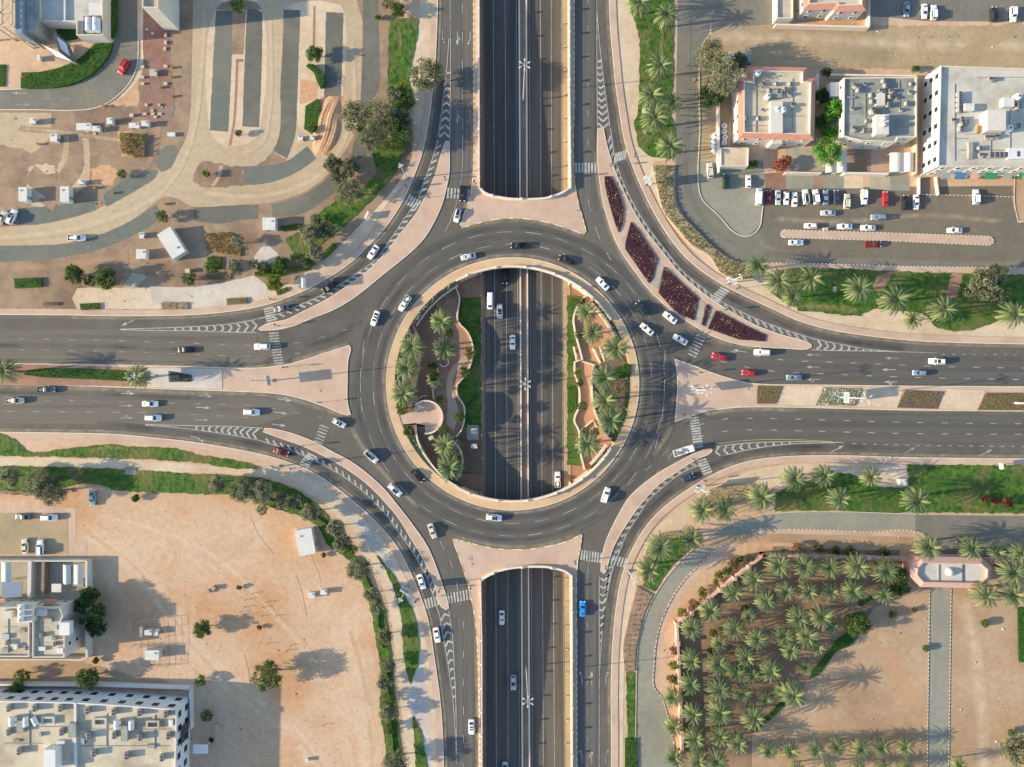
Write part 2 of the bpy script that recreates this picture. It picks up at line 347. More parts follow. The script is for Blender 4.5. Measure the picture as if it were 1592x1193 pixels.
def path_wall(name, pts, hgt, z0, m, width=.35, label=None, cat='wall', smooth=True, closed=False, group=None, zref=None, mats=None):
    """free-standing or retaining wall following a pixel polyline given at height zref"""
    zt = z0+hgt; zref = zt if zref is None else zref
    p = [ext(q) for q in pts]; p = catmull(p, closed) if smooth else p
    w = [Vector(W(q[0], q[1], zref)[:2]) for q in p]; n = len(w); b = MB(); L_, R_ = [], []
    for i in range(n):
        a = w[(i-1) % n] if closed else w[max(0, i-1)]; c = w[(i+1) % n] if closed else w[min(n-1, i+1)]
        t = (c-a).normalized() if (c-a).length else Vector((1, 0)); nn = Vector((-t.y, t.x))*width/2
        L_.append(w[i]+nn); R_.append(w[i]-nn)
    for i in range(n if closed else n-1):
        j = (i+1) % n; l0, l1, r0, r1 = L_[i], L_[j], R_[i], R_[j]
        b.face([(l0.x, l0.y, zt), (r0.x, r0.y, zt), (r1.x, r1.y, zt), (l1.x, l1.y, zt)])
        b.face([(l0.x, l0.y, z0), (l1.x, l1.y, z0), (l1.x, l1.y, zt), (l0.x, l0.y, zt)])
        b.face([(r1.x, r1.y, z0), (r0.x, r0.y, z0), (r0.x, r0.y, zt), (r1.x, r1.y, zt)])
    if not closed:
        for i in (0, n-1): b.face([(L_[i].x, L_[i].y, z0), (R_[i].x, R_[i].y, z0), (R_[i].x, R_[i].y, zt), (L_[i].x, L_[i].y, zt)])
    return tag(b.build(name, MAT[m]), label, cat, group), w
# ---------------------------------------------------------------- underpass
TL = -.0042                                   # the underpass runs a touch off north
def fz(y): return -6.0 + max(0.0, abs(y)-65)*.033
def tx(pxc, z=0.0): return (pxc-796)*S*(H-z)/H  # world x of a line read at the picture's middle row
YS = [-246, -200, -160, -119, -95, -65, 0, 65, 95, 119, 160, 200, 246]
XL, XR = tx(746.3), tx(886.6)
def lane_sheet(b, p0, p1, dz, y0=-246, y1=246, m=0):
    ys = sorted([y for y in YS if y0 < y < y1] + [y0, y1])
    for a, c in zip(ys, ys[1:]):
        b.face([(p0+TL*a, a, fz(a)+dz), (p1+TL*a, a, fz(a)+dz), (p1+TL*c, c, fz(c)+dz), (p0+TL*c, c, fz(c)+dz)], m)
def lane_block(b, p0, p1, d0, d1, y0=-246, y1=246, m=0):
    lane_sheet(b, p0, p1, d1, y0, y1, m)
    ys = sorted([y for y in YS if y0 < y < y1] + [y0, y1])
    for a, c in zip(ys, ys[1:]):
        for p in (p0, p1): b.face([(p+TL*a, a, fz(a)+d0), (p+TL*c, c, fz(c)+d0), (p+TL*c, c, fz(c)+d1), (p+TL*a, a, fz(a)+d1)], m)
F = lambda px: tx(px, -6.0)
b = MB(); lane_sheet(b, F(751.5), F(812), 0); lane_sheet(b, F(818), F(876), 0); tag(b.build('road', MAT['asphalt_trench']), kind='structure')
b = MB(); lane_block(b, XL-.6, F(752), -.3, .18); tag(b.build('pavement', MAT['brick']), kind='structure')
b = MB(); lane_block(b, F(876), XR+.6, -.3, .18); tag(b.build('pavement', MAT['dirt_olive']), kind='structure')
b = MB(); lane_block(b, F(811), F(819), -.2, .22); tag(b.build('median', MAT['dirt']), kind='structure')
for px, lb in ((809.6, 'white concrete barrier along the west side of the underpass median'), (820.4, 'white concrete barrier along the east side of the underpass median')):
    b = MB(); lane_block(b, F(px)-.24, F(px)+.24, 0, .85); tag(b.build('concrete_barrier', MAT['parapet']), lb, 'barrier', 'barriers of the underpass median')
b = MB()
for px in (769.6, 787.8, 842, 859): lane_sheet(b, F(px)-.10, F(px)+.10, .006)
for px in (753.5, 805.3, 825, 874.5): lane_sheet(b, F(px)-.08, F(px)+.08, .006)
tag(b.build('lane_line', MAT['paint_worn']), kind='structure')

top_arc = [(746, 293), (752, 299.5), (760, 303.5), (775, 307), (790, 309.5), (815, 310.5), (835, 310), (850, 308.5), (865, 304), (876, 299), (886, 292)]
bot_arc = [(747, 903), (757, 896), (770, 889.5), (785, 885), (800, 882.5), (822, 881), (850, 881.5), (868, 885), (880, 889), (888, 895)]
hole_top = [(744.2, -640)] + catmull(top_arc, False) + [(882.5, -640)]
hole_bot = [(750.5, 1832)] + catmull(bot_arc, False) + [(890.5, 1832)]
CX, CY, RH = 797, 597, 182
hole_mid = circle(CX, CY, RH, 96)
g = MB(); R = 2200
g.cap([[(-R, -R), (R, -R), (R, R), (-R, R)], wl(hole_top), wl(hole_mid), wl(hole_bot)], 0.0)
tag(g.build('ground', MAT['sand']), kind='structure')
# bridge decks between the openings
def deck(arc, a0, a1, lb):
    lower = circle(CX, CY, RH-.5, 24, a0, a1)
    lp = [(x, y) for x, y in arc] + lower
    b = MB(); b.cap([wl(lp)], -.06); b.cap([wl(lp)], -1.5); b.sides(wl(lp), -1.5, -.06)
    tag(b.build('bridge_deck', MAT['parapet']), lb, 'bridge', 'decks over the underpass')
deck(catmull(top_arc, False), 60.6, 106.2, 'concrete bridge deck carrying the ring road over the underpass, north side')
deck(catmull(bot_arc, False)[::-1], 253.8, 299.4, 'concrete bridge deck carrying the ring road over the underpass, south side')
def side_wall(x, y0, y1, lb):
    b = MB(); ys = sorted([y for y in YS if y0 < y < y1] + [y0, y1])
    for a, c in zip(ys, ys[1:]):
        for d in (0, .5 if x > 0 else -.5):
            b.face([(x+d+TL*a, a, fz(a)-.4), (x+d+TL*c, c, fz(c)-.4), (x+d+TL*c, c, -.01), (x+d+TL*a, a, -.01)])
    tag(b.build('retaining_wall', MAT['wall_tan']), lb, 'wall', 'retaining walls of the underpass')
side_wall(XL, 34, 246, 'tall retaining wall on the west side of the northern underpass cutting')
side_wall(XR, 31, 246, 'tall sunlit retaining wall on the east side of the northern underpass cutting')
side_wall(XL, -246, -34, 'tall retaining wall on the west side of the southern underpass cutting')
side_wall(XR, -246, -31, 'tall sunlit retaining wall on the east side of the southern underpass cutting')
for a0, a1, lb in ((105.5, 254.5, 'curved retaining wall round the western half of the sunken garden'), (-61, 61, 'curved retaining wall round the eastern half of the sunken garden')):
    path_wall('retaining_wall', circle(CX, CY, RH+.6, 40, a0, a1), 5.9, -6.0, 'wall_tan', .3, lb, smooth=False, group='curved retaining walls of the sunken garden', zref=0)
# parapets with pillars
def parapet(pts, lb, step=7.4, hgt=1.3, ph=1.9, smooth=True, grp='parapets of the underpass', w=.42, pw=.55):
    root = thing('parapet', lb, 'parapet', (0, 0, 0), 0, grp)
    o, wv = path_wall('coping_wall', pts, hgt, 0.0, 'parapet', w, None, None, smooth=smooth, zref=hgt); 
    for k in ('label', 'category'):
        if k in o: del o[k]
    o.parent = root; b = MB(); acc = step/2; 
    for a, c in zip(wv, wv[1:]):
        d = (c-a).length; ang = math.atan2((c-a).y, (c-a).x)
        while acc < d:
            p = a+(c-a)*(acc/d); b = MB()
            b.box((0, 0, 0), (pw, pw, ph), ang); b.box((0, 0, ph), (pw*1.3, pw*1.3, .12), ang, taper=.7); acc += step
            b.build('pillar', MAT['parapet'], root).location = (p.x, p.y, 0)
        acc -= d
parapet([(744.8, 294), (744.4, 200), (743.6, 0)], 'cream parapet along the west edge of the northern underpass cutting')
parapet([(887.3, 293), (885.6, 150), (884.6, 0)], 'cream parapet with pillars along the east edge of the northern cutting')
parapet([(746.5, 902), (748.5, 1000), (749.5, 1193)], 'cream parapet along the west edge of the southern underpass cutting')
parapet([(889, 895), (889.5, 1000), (890, 1193)], 'cream parapet with pillars along the east edge of the southern cutting')
parapet([(x, y-.8) for x, y in top_arc], 'curved cream parapet closing the end of the northern cutting', 9.2, 1.2, 1.6, w=.6)
parapet([(x, y+.6) for x, y in bot_arc], 'curved cream parapet closing the end of the southern cutting', 9.2, 1.2, 1.6, w=.6)
parapet(circle(CX, CY, 183, 40, 33, 119), 'curved cream parapet round the north of the sunken garden', 9.2, 1.1, 1.5, w=.6)
parapet(circle(CX, CY, 183, 40, 241, 327), 'curved cream parapet round the south of the sunken garden', 9.2, 1.1, 1.5, w=.6)
# bollards on the underpass pavements
bol = thing('bollard', 'short dark bollard on the underpass pavement', 'bollard', (0, 0, 0), 0, 'bollards on the underpass pavements')
b = MB(); b.tube((0, 0, 0), (0, 0, .95), .16, .13, 8); b.build('post', MAT['metal_dark'], bol)
b = MB(); b.dome((0, 0, .96), .15, .12, 8, 3); b.build('cap', MAT['metal_white'], bol)
k = 0
for side, px in (('west', 748.8), ('east', 879.5)):
    for i, y in enumerate([114, 106.6, 99.2, 91.8, 84.4, 77, 69.6, 62.2] + [28, 20.6, 13.2, 5.8, -1.6, -9, -16.4, -23.8] + [-62.2, -69.6, -77, -84.4, -91.8, -99.2, -106.6, -114]):
        o = bol if k == 0 else copy_tree(bol); k += 1
        sec = ('northern cutting', 'sunken garden stretch', 'southern cutting')[i//8]
        o.location = (F(px)+TL*y, y, fz(y)+.18)
        o['label'] = 'short dark bollard on the %s pavement of the %s, %s from the north' % (side, sec, ('first', 'second', 'third', 'fourth', 'fifth', 'sixth', 'seventh', 'eighth')[i % 8])

# ---------------------------------------------------------------- sunken garden terraces
def terrace(name, pts, z, zb, m, smooth=True, kind='structure', side='wall_tan'):
    p = catmull(pts) if smooth else pts; b = MB(); w = wl(p, z); b.cap([w], z, 0); b.sides(w, zb, z, 1)
    return tag(b.build(name, [MAT[m], MAT[side]]), kind=kind)
lowL = circle(CX, CY, 181, 30, 105.5, 254.5); lowR = circle(CX, CY, 181, 24, -61, 61)
terrace('ground', lowL, -5.95, -6.4, 'brick', False)
terrace('ground', lowR, -5.95, -6.4, 'brick', False)
g_ = sheet('grass', [(713, 463), (747.5, 463), (748.5, 660), (749, 736), (716, 736), (719, 717), (715.7, 700), (717, 669), (722, 648), (720.7, 630), (711, 600), (722, 586), (733, 561), (735, 539), (727, 517), (712, 499)], 'grass', z=-5.75, kind='stuff', label='grass strip in shade beside the west pavement of the underpass', cat='grass')
sheet('ground', [(716, 664), (748, 664), (748, 734), (716, 734)], 'soil', False, z=-5.74)
sheet('grass', [(881.8, 462), (906, 460), (899, 474), (892, 494), (894, 514), (899, 534), (905, 559), (893, 563), (894, 581), (900, 600), (901.4, 610), (900, 632), (893, 653), (901, 671), (902, 697), (907, 724), (882, 724)], 'grass_dark', z=-5.75, kind='stuff', label='sunlit rough grass strip beside the east pavement of the underpass', cat='grass')
R1 = [(909, 461), (899, 474), (892, 494), (894, 514), (899, 534), (905.6, 559), (893.5, 563), (894, 581), (899.5, 599), (901.4, 612), (900.6, 632), (893, 653.7), (900.6, 671), (901.4, 697), (909, 731)]
L1 = [(709, 448), (714, 462), (711.5, 499), (727, 517), (735, 539), (733, 561), (722, 586), (710.6, 598), (710.6, 615), (720.7, 630), (722, 648.7), (717, 669), (709, 679)]
L2 = [(689, 664), (700.6, 682), (715.7, 700.6), (719, 717), (715.7, 736), (709, 747.6)]
arcL = circle(CX, CY, 180.5, 24, 119, 240)
terrace('ground', [(709, 448)] + L1[1:] + [(700, 682)] + L2[2:] + [circle(CX, CY, 180.5, 1, 236, 237)[0]] + circle(CX, CY, 180.5, 30, 119, 236)[::-1], -4.2, -6, 'brick', False)
terrace('ground', [(909, 461)] + R1[1:] + circle(CX, CY, 180.5, 24, -49, 48), -2.6, -6, 'brick_sunlit', False)
path_wall('garden_wall', L1, .9, -4.2, 'parapet', .45, 'wavy cream wall between the brick terrace and the shaded grass strip', group='garden walls', zref=-3.3)
path_wall('garden_wall', L2, .9, -4.2, 'parapet', .45, 'wavy cream wall east of the two southern palms in the west garden', group='garden walls', zref=-3.3)
path_wall('garden_wall', R1, .9, -2.6, 'parapet', .5, 'wavy sunlit cream wall beside the east grass strip', group='garden walls', zref=-1.7)
R2 = [(959, 522), (947, 530), (936, 538), (940, 562), (931, 566), (924, 569), (921, 585), (920.5, 607), (924, 635), (932, 657), (946, 681)]
terrace('ground', R2 + circle(CX, CY, 180.5, 20, -28, 24), -.25, -6, 'soil')
path_wall('garden_wall', R2[5:], 1.0, -.6, 'parapet', .55, 'tall curved white wall holding the palm bed of the east garden', group='garden walls', zref=.4)
path_wall('garden_wall', [(922, 541.5), (934, 565.5)], .9, -2.6, 'parapet', .5, 'short straight wall on the west side of the east garden stairs', smooth=False, group='garden walls')
path_wall('garden_wall', [(932, 539), (941, 562)], .9, -1.2, 'parapet', .5, 'short straight wall on the east side of the east garden stairs', smooth=False, group='garden walls')
path_wall('garden_wall', [(892, 539), (897, 562)], .8, -3.6, 'parapet', .45, 'short wall by the lower steps of the east garden', smooth=False, group='garden walls')
path_wall('garden_wall', [(901, 671), (922, 654), (928, 664)], .8, -2.6, 'parapet', .4, 'angled wall enclosing the southern bed of the east garden', smooth=False, group='garden walls')
path_wall('garden_wall', [(905, 562), (924, 567.5)], .8, -2.6, 'parapet', .4, 'short wall linking the wavy wall to the tall white wall', smooth=False, group='garden walls')
def steps(x0, y0, x1, y1, wpx, za, zb, n, lb):
    a, c = Vector(W(x0, y0, za)[:2]), Vector(W(x1, y1, zb)[:2]); ang = math.atan2((c-a).y, (c-a).x); root = thing('stairs', lb, 'stairs', (a.x, a.y, zb), 0, 'stairs of the sunken garden'); b = MB(); L_ = (c-a).length
    for i in range(n):
        p = (c-a)*((i+.5)/n); z = za+(zb-za)*(i+1)/n; b.box((p.x, p.y, -3), (L_/n+.01, wpx*S, z-zb+3), ang)
    b.build('steps', MAT['dirt'], root)
steps(928, 541, 938, 564, 6, -.3, -2.5, 12, 'brown stairs between two short walls in the east garden')
steps(895, 540, 902, 561, 5, -2.6, -5.7, 14, 'stairs going down to the east grass strip')
steps(656, 664, 658, 684, 13, 0, -4.1, 16, 'broad shaded stairs going down from the round plaza')
steps(708, 684, 719, 694, 6, -4.2, -5.7, 8, 'stairs going down to the electrical boxes by the underpass')
steps(678, 476, 691, 465, 6, -2.4, -4.1, 8, 'shaded stairs by the north wall of the west garden')
# west rim beds and round plaza
terrace('ground', [(642, 507), (650, 522), (652, 560), (645, 600), (640, 620), (641, 641), (622, 652), (618, 640)] + circle(CX, CY, 180.5, 8, 166, 152), -.25, -6, 'soil', False)
plz = circle(662, 649, 25, 22, -92, 128); terrace('pavement', plz + [(640, 641), (612, 649), (618, 661), (646, 658), (661, 662)], .05, -6, 'pink', False)
path_wall('garden_wall', circle(662, 649, 25.6, 24, -95, 132), 1.0, 0, 'parapet', .5, 'round cream wall enclosing the circular plaza', smooth=False, group='garden walls')
terrace('ground', [(618, 661), (646, 661), (648.6, 684), (658.7, 705.7), (672, 724), (684, 737.6), (700.6, 751), (716, 761)] + circle(CX, CY, 180.5, 16, 242, 202)[:], -.2, -6, 'soil', False)
path_wall('garden_wall', [(646, 661), (648.6, 684), (658.7, 705.7), (672, 724), (684, 737.6), (700.6, 751), (722, 762)], 1.0, -.2, 'parapet', .5, 'long curved white wall south of the round plaza', group='garden walls')
path_wall('garden_wall', circle(CX, CY, 176, 24, 119, 149), 1.0, -2.0, 'parapet', .5, 'long curved white wall north of the west garden palms', smooth=False, group='garden walls', zref=0)
path_wall('garden_wall', circle(CX, CY, 175, 24, 24, 47), 1.2, -2.0, 'parapet', .7, 'curved white wall behind the northern palms of the east garden', smooth=False, group='garden walls', zref=0)
path_wall('garden_wall', circle(CX, CY, 175, 20, -46, -33), 1.2, -2.0, 'parapet', .7, 'curved white wall behind the southern palm of the east garden', smooth=False, group='garden walls', zref=0)
path_wall('garden_wall', [(674, 621), (672, 606), (679, 600), (683, 590), (679, 583), (680, 573)], .8, -4.2, 'parapet', .4, 'thin winding wall leading from the plaza past the smallest palm', group='garden walls')
path_wall('garden_wall', circle(690, 563, 7, 14, 200, 420), .7, -4.2, 'parapet', .4, 'small semicircular planter wall south of the middle west palm', smooth=False, group='garden walls')
path_wall('garden_wall', [(645, 626), (655, 617), (664, 615)], .8, -4.2, 'parapet', .4, 'short curved wall just north of the round plaza', group='garden walls')
sheet('path', [(694, 600), (699, 578), (712, 562), (724, 552), (728, 560), (716, 570), (706, 584), (704, 604), (712, 640), (706, 670), (694, 660), (696, 630)], 'pink', z=-4.17)

# ---------------------------------------------------------------- roads
NWo = [(0, 487), (100, 490.5), (200, 492), (300, 490), (357, 485), (411, 475.5), (451, 462), (489, 445), (526, 423), (548, 407), (570, 386), (600, 354), (628, 311), (643, 277), (657, 238), (665, 200), (671, 160), (678, 85), (682, 0)]
SWo = [(0, 671), (94, 672.6), (188.6, 675.4), (236, 680), (300, 687), (357, 696), (413, 707.5), (451, 719), (483, 732), (517, 753), (545, 775), (580, 806), (618, 850), (642, 897), (659, 940), (667, 968), (676, 1024.6), (684, 1081), (688.5, 1137.7), (690.5, 1192)]
NEo = [(946, 0), (948, 38), (952, 85), (956.6, 132), (962, 170), (971, 222), (981, 253), (994, 285), (1009, 317), (1028, 351), (1047, 379), (1067, 402), (1092, 423), (1120, 441.5), (1148.6, 456.6), (1177, 470), (1205, 483), (1240, 499), (1284, 512), (1328.5, 520), (1395, 528), (1461, 532.5), (1592, 536)]
SEo = [(950.5, 1192), (950, 1138), (949.6, 1081), (950.6, 1025), (953, 987), (958, 940), (964.7, 902.6), (973, 876), (984.5, 850), (1001.5, 821.5), (1026, 793.6), (1054, 771), (1082.6, 752), (1111, 736), (1139, 724), (1167.5, 716), (1205, 710.7), (1240, 708.5), (1306, 708), (1417, 711), (1592, 714)]
cNW, cSW, cNE, cSE = (catmull([ext(p) for p in q], False) for q in (NWo, SWo, NEo, SEo))
def raw(name, pts, m, holes=()):
    _zr[0] += .0003; z = _zr[0]; b = MB(); b.cap([wl(pts)] + [wl(h) for h in holes], z); return tag(b.build(name, MAT[m]), kind='structure')
raw('road', cNW + [(743.2, -EXT), (744, 291), (700, 420), (600, 560), (600, 640), (690, 800), (747, 904), (750, 1192+EXT)] + cSW[::-1], 'asphalt')
raw('road', cNE + cSE[::-1] + [(892, 1192+EXT), (890, 896), (905, 800), (990, 640), (990, 560), (905, 400), (888, 291), (886, -EXT)], 'asphalt')
raw('road', circle(CX, CY, 264, 96), 'asphalt', [circle(CX, CY, 190, 96)])
# straight stretches worn along their lanes
raw('road', [(701, -EXT), (737, -EXT), (738, 270), (700, 330), (697, 250)], 'asphalt_ns')
raw('road', [(893, -EXT), (928, -EXT), (929, 230), (932, 290), (940, 330), (905, 330), (894, 290)], 'asphalt_ns')
raw('road', [(703, 960), (741, 960), (744, 1192+EXT), (712, 1192+EXT)], 'asphalt_ns')
raw('road', [(897, 890), (931, 890), (930, 1192+EXT), (896, 1192+EXT)], 'asphalt_ns')
raw('road', [(-EXT, 512), (190, 512), (400, 516), (440, 535), (400, 571), (132, 566), (-EXT, 562)], 'asphalt_ew')
raw('road', [(-EXT, 597), (94, 600), (300, 608), (430, 613), (470, 640), (400, 662), (226, 660), (-EXT, 655)], 'asphalt_ew')
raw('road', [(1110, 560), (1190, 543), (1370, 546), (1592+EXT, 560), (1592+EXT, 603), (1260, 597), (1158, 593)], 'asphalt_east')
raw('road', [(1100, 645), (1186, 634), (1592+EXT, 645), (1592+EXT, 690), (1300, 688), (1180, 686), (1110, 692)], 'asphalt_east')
raw('road', circle(CX, CY, 252, 96), 'asphalt_ring', [circle(CX, CY, 196, 96)])
# dust that gathers at the edges of the ring
for a0, a1 in ((196, 262), (278, 300), (100, 118)): pass

# islands (raised, pink pavers)
raised('pavement', [ext((0, 562)), (132, 566), (300, 569.5), (404, 571.5), (441, 567), (470, 560), (507, 548), (543, 536.5), (545.5, 540), (541.5, 560), (540.5, 589), (541, 628), (545.5, 645), (540, 646), (507.5, 634), (470, 621), (432, 613), (375, 609.5), (300, 607), (188, 603), (94, 600), ext((0, 597))], 'pink', do_ext=False)
raised('pavement', [(1049, 558), (1073, 566), (1101, 577), (1130, 586.7), (1158, 594), (1186, 597), (1260, 598), (1417, 600), ext((1592, 603)), ext((1592, 643)), (1417, 638.7), (1240, 634), (1186, 633.4), (1148.6, 634), (1120, 637), (1092, 642), (1073, 648.5), (1049, 657), (1052, 624), (1053, 588)], 'pink', do_ext=False)
raised('pavement', [(736, -EXT), (737.6, 200), (736.5, 270), (730, 313), (722.6, 332), (716, 350), (719, 354), (741, 347), (770, 340.6), (798, 338.7), (826, 340.6), (854.6, 346), (883, 355), (909, 364), (911, 361), (905.7, 341.5), (897, 310), (892, 270), (892, 150), (891.5, -EXT)] + [(886, -EXT)] + [(887.8, 291), (877, 300), (866, 305.5), (850, 310), (835, 311.5), (815, 312), (790, 311), (775, 308.5), (760, 305), (751, 300.5), (744.2, 294)] + [(742.8, -EXT)], 'pink', smooth=False, rim=None, do_ext=False)
raised('pavement', [(704, 838.5), (719.5, 842), (742, 848), (768.6, 853.5), (797, 855.5), (825, 854.5), (853.5, 850), (880, 843), (904, 831.5), (901, 855), (897.7, 871), (896, 893), (896, 1004), (897, 1192+EXT), (891.5, 1192+EXT), (889.5, 894), (880, 887.5), (868, 883.5), (850, 879.8), (822, 879.3), (800, 880.8), (785, 883.3), (770, 887.8), (757, 894.3), (745.8, 902), (749.5, 1192+EXT), (744, 1192+EXT), (743, 1004), (740, 968.5), (734.6, 936.5), (727, 904.5), (716, 870.5)], 'pink', smooth=False, rim=None, do_ext=False)
def kline(pts, rim, side=1, w=1.4, z=None, smooth=True):
    p = [ext(q) for q in pts]; p = catmull(p, False) if smooth else p
    if side < 0: p = p[::-1]
    b = MB(); n = len(p); z = (z or .19)
    q = offs(p, w)
    area = sum(p[i][0]*p[(i+1) % n][1]-p[(i+1) % n][0]*p[i][1] for i in range(n)); 
    if area < 0: p = p[::-1]
    kerb_strip(b, p, z, rim, w, closed=False)
    for a, c in zip(p, p[1:]):
        A, C = W(*a), W(*c); b.face([(A[0], A[1], 0), (C[0], C[1], 0), (C[0], C[1], z), (A[0], A[1], z)], 4)
    return tag(b.build('kerb', [MAT['kerb']]*3 + ([MAT['kerb_black' if rim == 'bw' else 'kerb_yellow'], MAT['kerb_white']] if rim in ('bw', 'yellow') else [MAT['kerb']]*2)), kind='structure')
kline([(736, 0), (737.6, 200), (736.5, 270), (730, 313), (722.6, 332), (716, 351)], 'yellow')
kline([(717, 354), (741, 347), (770, 340.6), (798, 338.7), (826, 340.6), (854.6, 346), (883, 355), (909, 364)], 'yellow')
kline([(891.6, 0), (892, 150), (892, 270), (897, 310), (905.7, 341.5), (911, 361)], 'yellow')
kline([(704, 838.5), (719.5, 842), (742, 848), (768.6, 853.5), (797, 855.5), (825, 854.5), (853.5, 850), (880, 843), (904, 831.5)], 'yellow')
kline([(704, 838.5), (716, 870.5), (727, 904.5), (734.6, 936.5), (740, 968.5), (743, 1004), (744, 1192)], 'yellow')
kline([(904, 831.5), (901, 855), (897.7, 871), (896, 893), (896, 1004), (897, 1192)], 'yellow')
# slip road islands
raised('pavement', [(692, 219.5), (699, 219.5), (698.5, 272), (694, 294), (688, 317), (673.5, 349), (662, 368), (647, 385), (619, 409), (600, 424), (569.7, 449), (547, 466), (517, 483), (488.6, 494), (460, 506), (432, 513), (404, 514.5), (401, 511), (413, 503.7), (447, 496), (460, 489.5), (479, 480), (513, 462), (551, 436), (573.5, 419), (600, 391), (624.5, 360), (649, 328), (660, 306), (675.5, 273.5), (683, 247)], 'pink')
raised('pavement', [(408.5, 672), (411, 665.5), (420.7, 666), (451, 672.6), (488.6, 686.7), (517, 702), (545, 717), (573.5, 738), (600, 763), (614, 780), (642, 816), (665, 850), (680, 885.6), (691, 917.7), (697, 938), (698, 946), (693, 949), (685.6, 944), (678, 919.5), (668.6, 893), (655, 865), (636.6, 834.7), (618, 804.5), (597, 780), (590, 772), (564, 748), (536, 728), (507.5, 712), (470, 694), (441.5, 684)], 'pink')
raised('pavement', [(929, 199), (938.7, 199), (942.4, 219), (949, 243.4), (958.5, 270), (971.6, 300), (986.7, 330), (1005.6, 360), (1028, 388.6), (1054, 421), (1082.6, 447), (1111, 468), (1139, 485.5), (1177, 506), (1214.6, 520), (1258, 533), (1262, 536), (1262, 540), (1256, 543), (1224, 542.4), (1186, 540.6), (1148.6, 536), (1111, 524.5), (1082.6, 509.4), (1054, 490.6), (1026, 468), (1007, 449), (988, 424), (966, 392), (954.7, 370), (945, 343), (937.7, 317), (933, 290.5), (930, 266), (928, 238)], 'pink')
raised('pavement', [(939, 893), (933.5, 888), (936, 865), (941, 844), (950.5, 821.5), (962, 799), (979, 772), (1007, 747), (1035.5, 728), (1063.7, 712.6), (1082.6, 703), (1092, 699.5), (1103, 697), (1108, 699), (1107, 703), (1100, 708), (1092, 711), (1077, 718.5), (1054, 733.5), (1026, 753), (997.7, 783), (977, 812), (963.7, 833), (954, 852), (947, 872.5), (942, 890)], 'pink')
# centre island ring
raised('pavement', circle(CX, CY, 197, 110), 'sandstone', smooth=False, holes=[circle(CX, CY, 183.5, 96)], do_ext=False, rim=None)
b = MB(); cr_ = circle(CX, CY, 197, 110); kerb_strip(b, cr_, .19, 'yes', 1.5); tag(b.build('kerb', [MAT['kerb']]*4+[MAT['kerb']]), kind='structure')
# outer pavements: pink paver strips along the road edge
def pave(c, d, m='pink', rimd=1.3, kb=True, h=.15):
    _zp[0] += .0012; z = _zp[0]
    b = MB(); s = c + offs(c, d)[::-1]; b.cap([wl(s)], z, 0); b.sides(wl(c), 0, z+.012, 1, closed=False); k = c + offs(c, rimd if d > 0 else -rimd)[::-1]; b.cap([wl(k)], z+.012, 1)
    tag(b.build('pavement', [MAT[m], MAT['kerb']]), kind='structure')
pave(cNW, -10); pave(cSW, 10); pave(cNE, -11); pave(cSE, 11)
# remaining setting, north-east
raw2 = sheet
sheet('pavement', [(950, 0), (958, 60), (966, 132), (974, 180), (984, 224), (994, 252), (1010, 290), (1028, 325), (1052, 360), (1080, 392), (1110, 420), (1150, 447), (1192, 466), (1240, 488), (1300, 504), (1400, 518), (1500, 524), (1592, 526), (1592, 480), (1527, 490), (1500, 500), (1457, 495), (1373, 470), (1284, 480), (1205, 460), (1180, 425), (1110, 390), (1060, 340), (1030, 290), (1016, 250), (1046, 250), (1050, 0)], 'cream')
sheet('road', [(1053.5, 0), (1051.5, 100), (1050.5, 246), (1052, 313), (1060, 332), (1088.6, 364), (1117, 388.6), (1141, 403.6), (1164, 408.5), (1240, 408.6), (1417, 414), (1592, 420.7), (1592, 330), (1592, 284), (1470, 290), (1190, 292), (1186, 321), (1180, 350), (1160, 368), (1141, 362), (1117, 336), (1090.4, 309), (1086, 294), (1087, 200), (1088, 90), (1102, 55), (1101, 0)], 'asphalt_old')
sheet('road', [(1187, 293), (1592, 288), (1592, 398), (1240, 392), (1190, 380), (1182, 350), (1187, 320)], 'asphalt_lot')
sheet('ground', [(1089, 80), (1102, 55), (1125, 40), (1205, 38), (1370, 40), (1592, 40), (1592, 110), (1440, 108), (1270, 108), (1140, 118), (1130, 250), (1089, 250)], 'dirt_olive')
sheet('road', [(1102, 0), (1206, 0), (1206, 38), (1125, 42), (1106, 52)], 'asphalt_old', False)
sheet('road', [(1352, 0), (1592, 0), (1592, 37), (1440, 33), (1378, 27), (1352, 26)], 'asphalt_old', False)
sheet('pavement', [(1087, 250), (1186, 250), (1188, 270), (1187, 321), (1180, 350), (1160, 367), (1141, 361), (1117, 336), (1090.4, 309), (1086, 294)], 'concrete_grey')
for pts, mm in ((((1188, 270), (1222, 268), (1222, 294), (1190, 294)), 'dirt_red'), (((1222, 266), (1264, 268), (1264, 294), (1222, 294)), 'concrete_grey'), (((1264, 268), (1280, 268), (1280, 293), (1264, 294)), 'dirt'), (((1280, 268), (1312, 270), (1312, 293), (1280, 293)), 'concrete_grey'),
                (((1312, 270), (1342, 270), (1342, 293), (1312, 293)), 'cream'), (((1352, 270), (1384, 272), (1384, 296), (1352, 294)), 'concrete_warm'), (((1384, 272), (1414, 272), (1414, 297), (1384, 296)), 'concrete_grey'), (((1432, 275), (1457, 276), (1457, 302), (1430, 301)), 'dirt'), (((1222, 230), (1290, 232), (1290, 268), (1222, 268)), 'concrete_warm'), (((1312, 222), (1354, 222), (1354, 268), (1312, 268)), 'dirt'), (((1354, 222), (1384, 224), (1384, 268), (1354, 268)), 'pink')):
    sheet('pavement', pts, mm, False)
sheet('ground', [(1576, 276), (1592, 276), (1592, 372), (1582, 345), (1576, 320)], 'sand_brown')
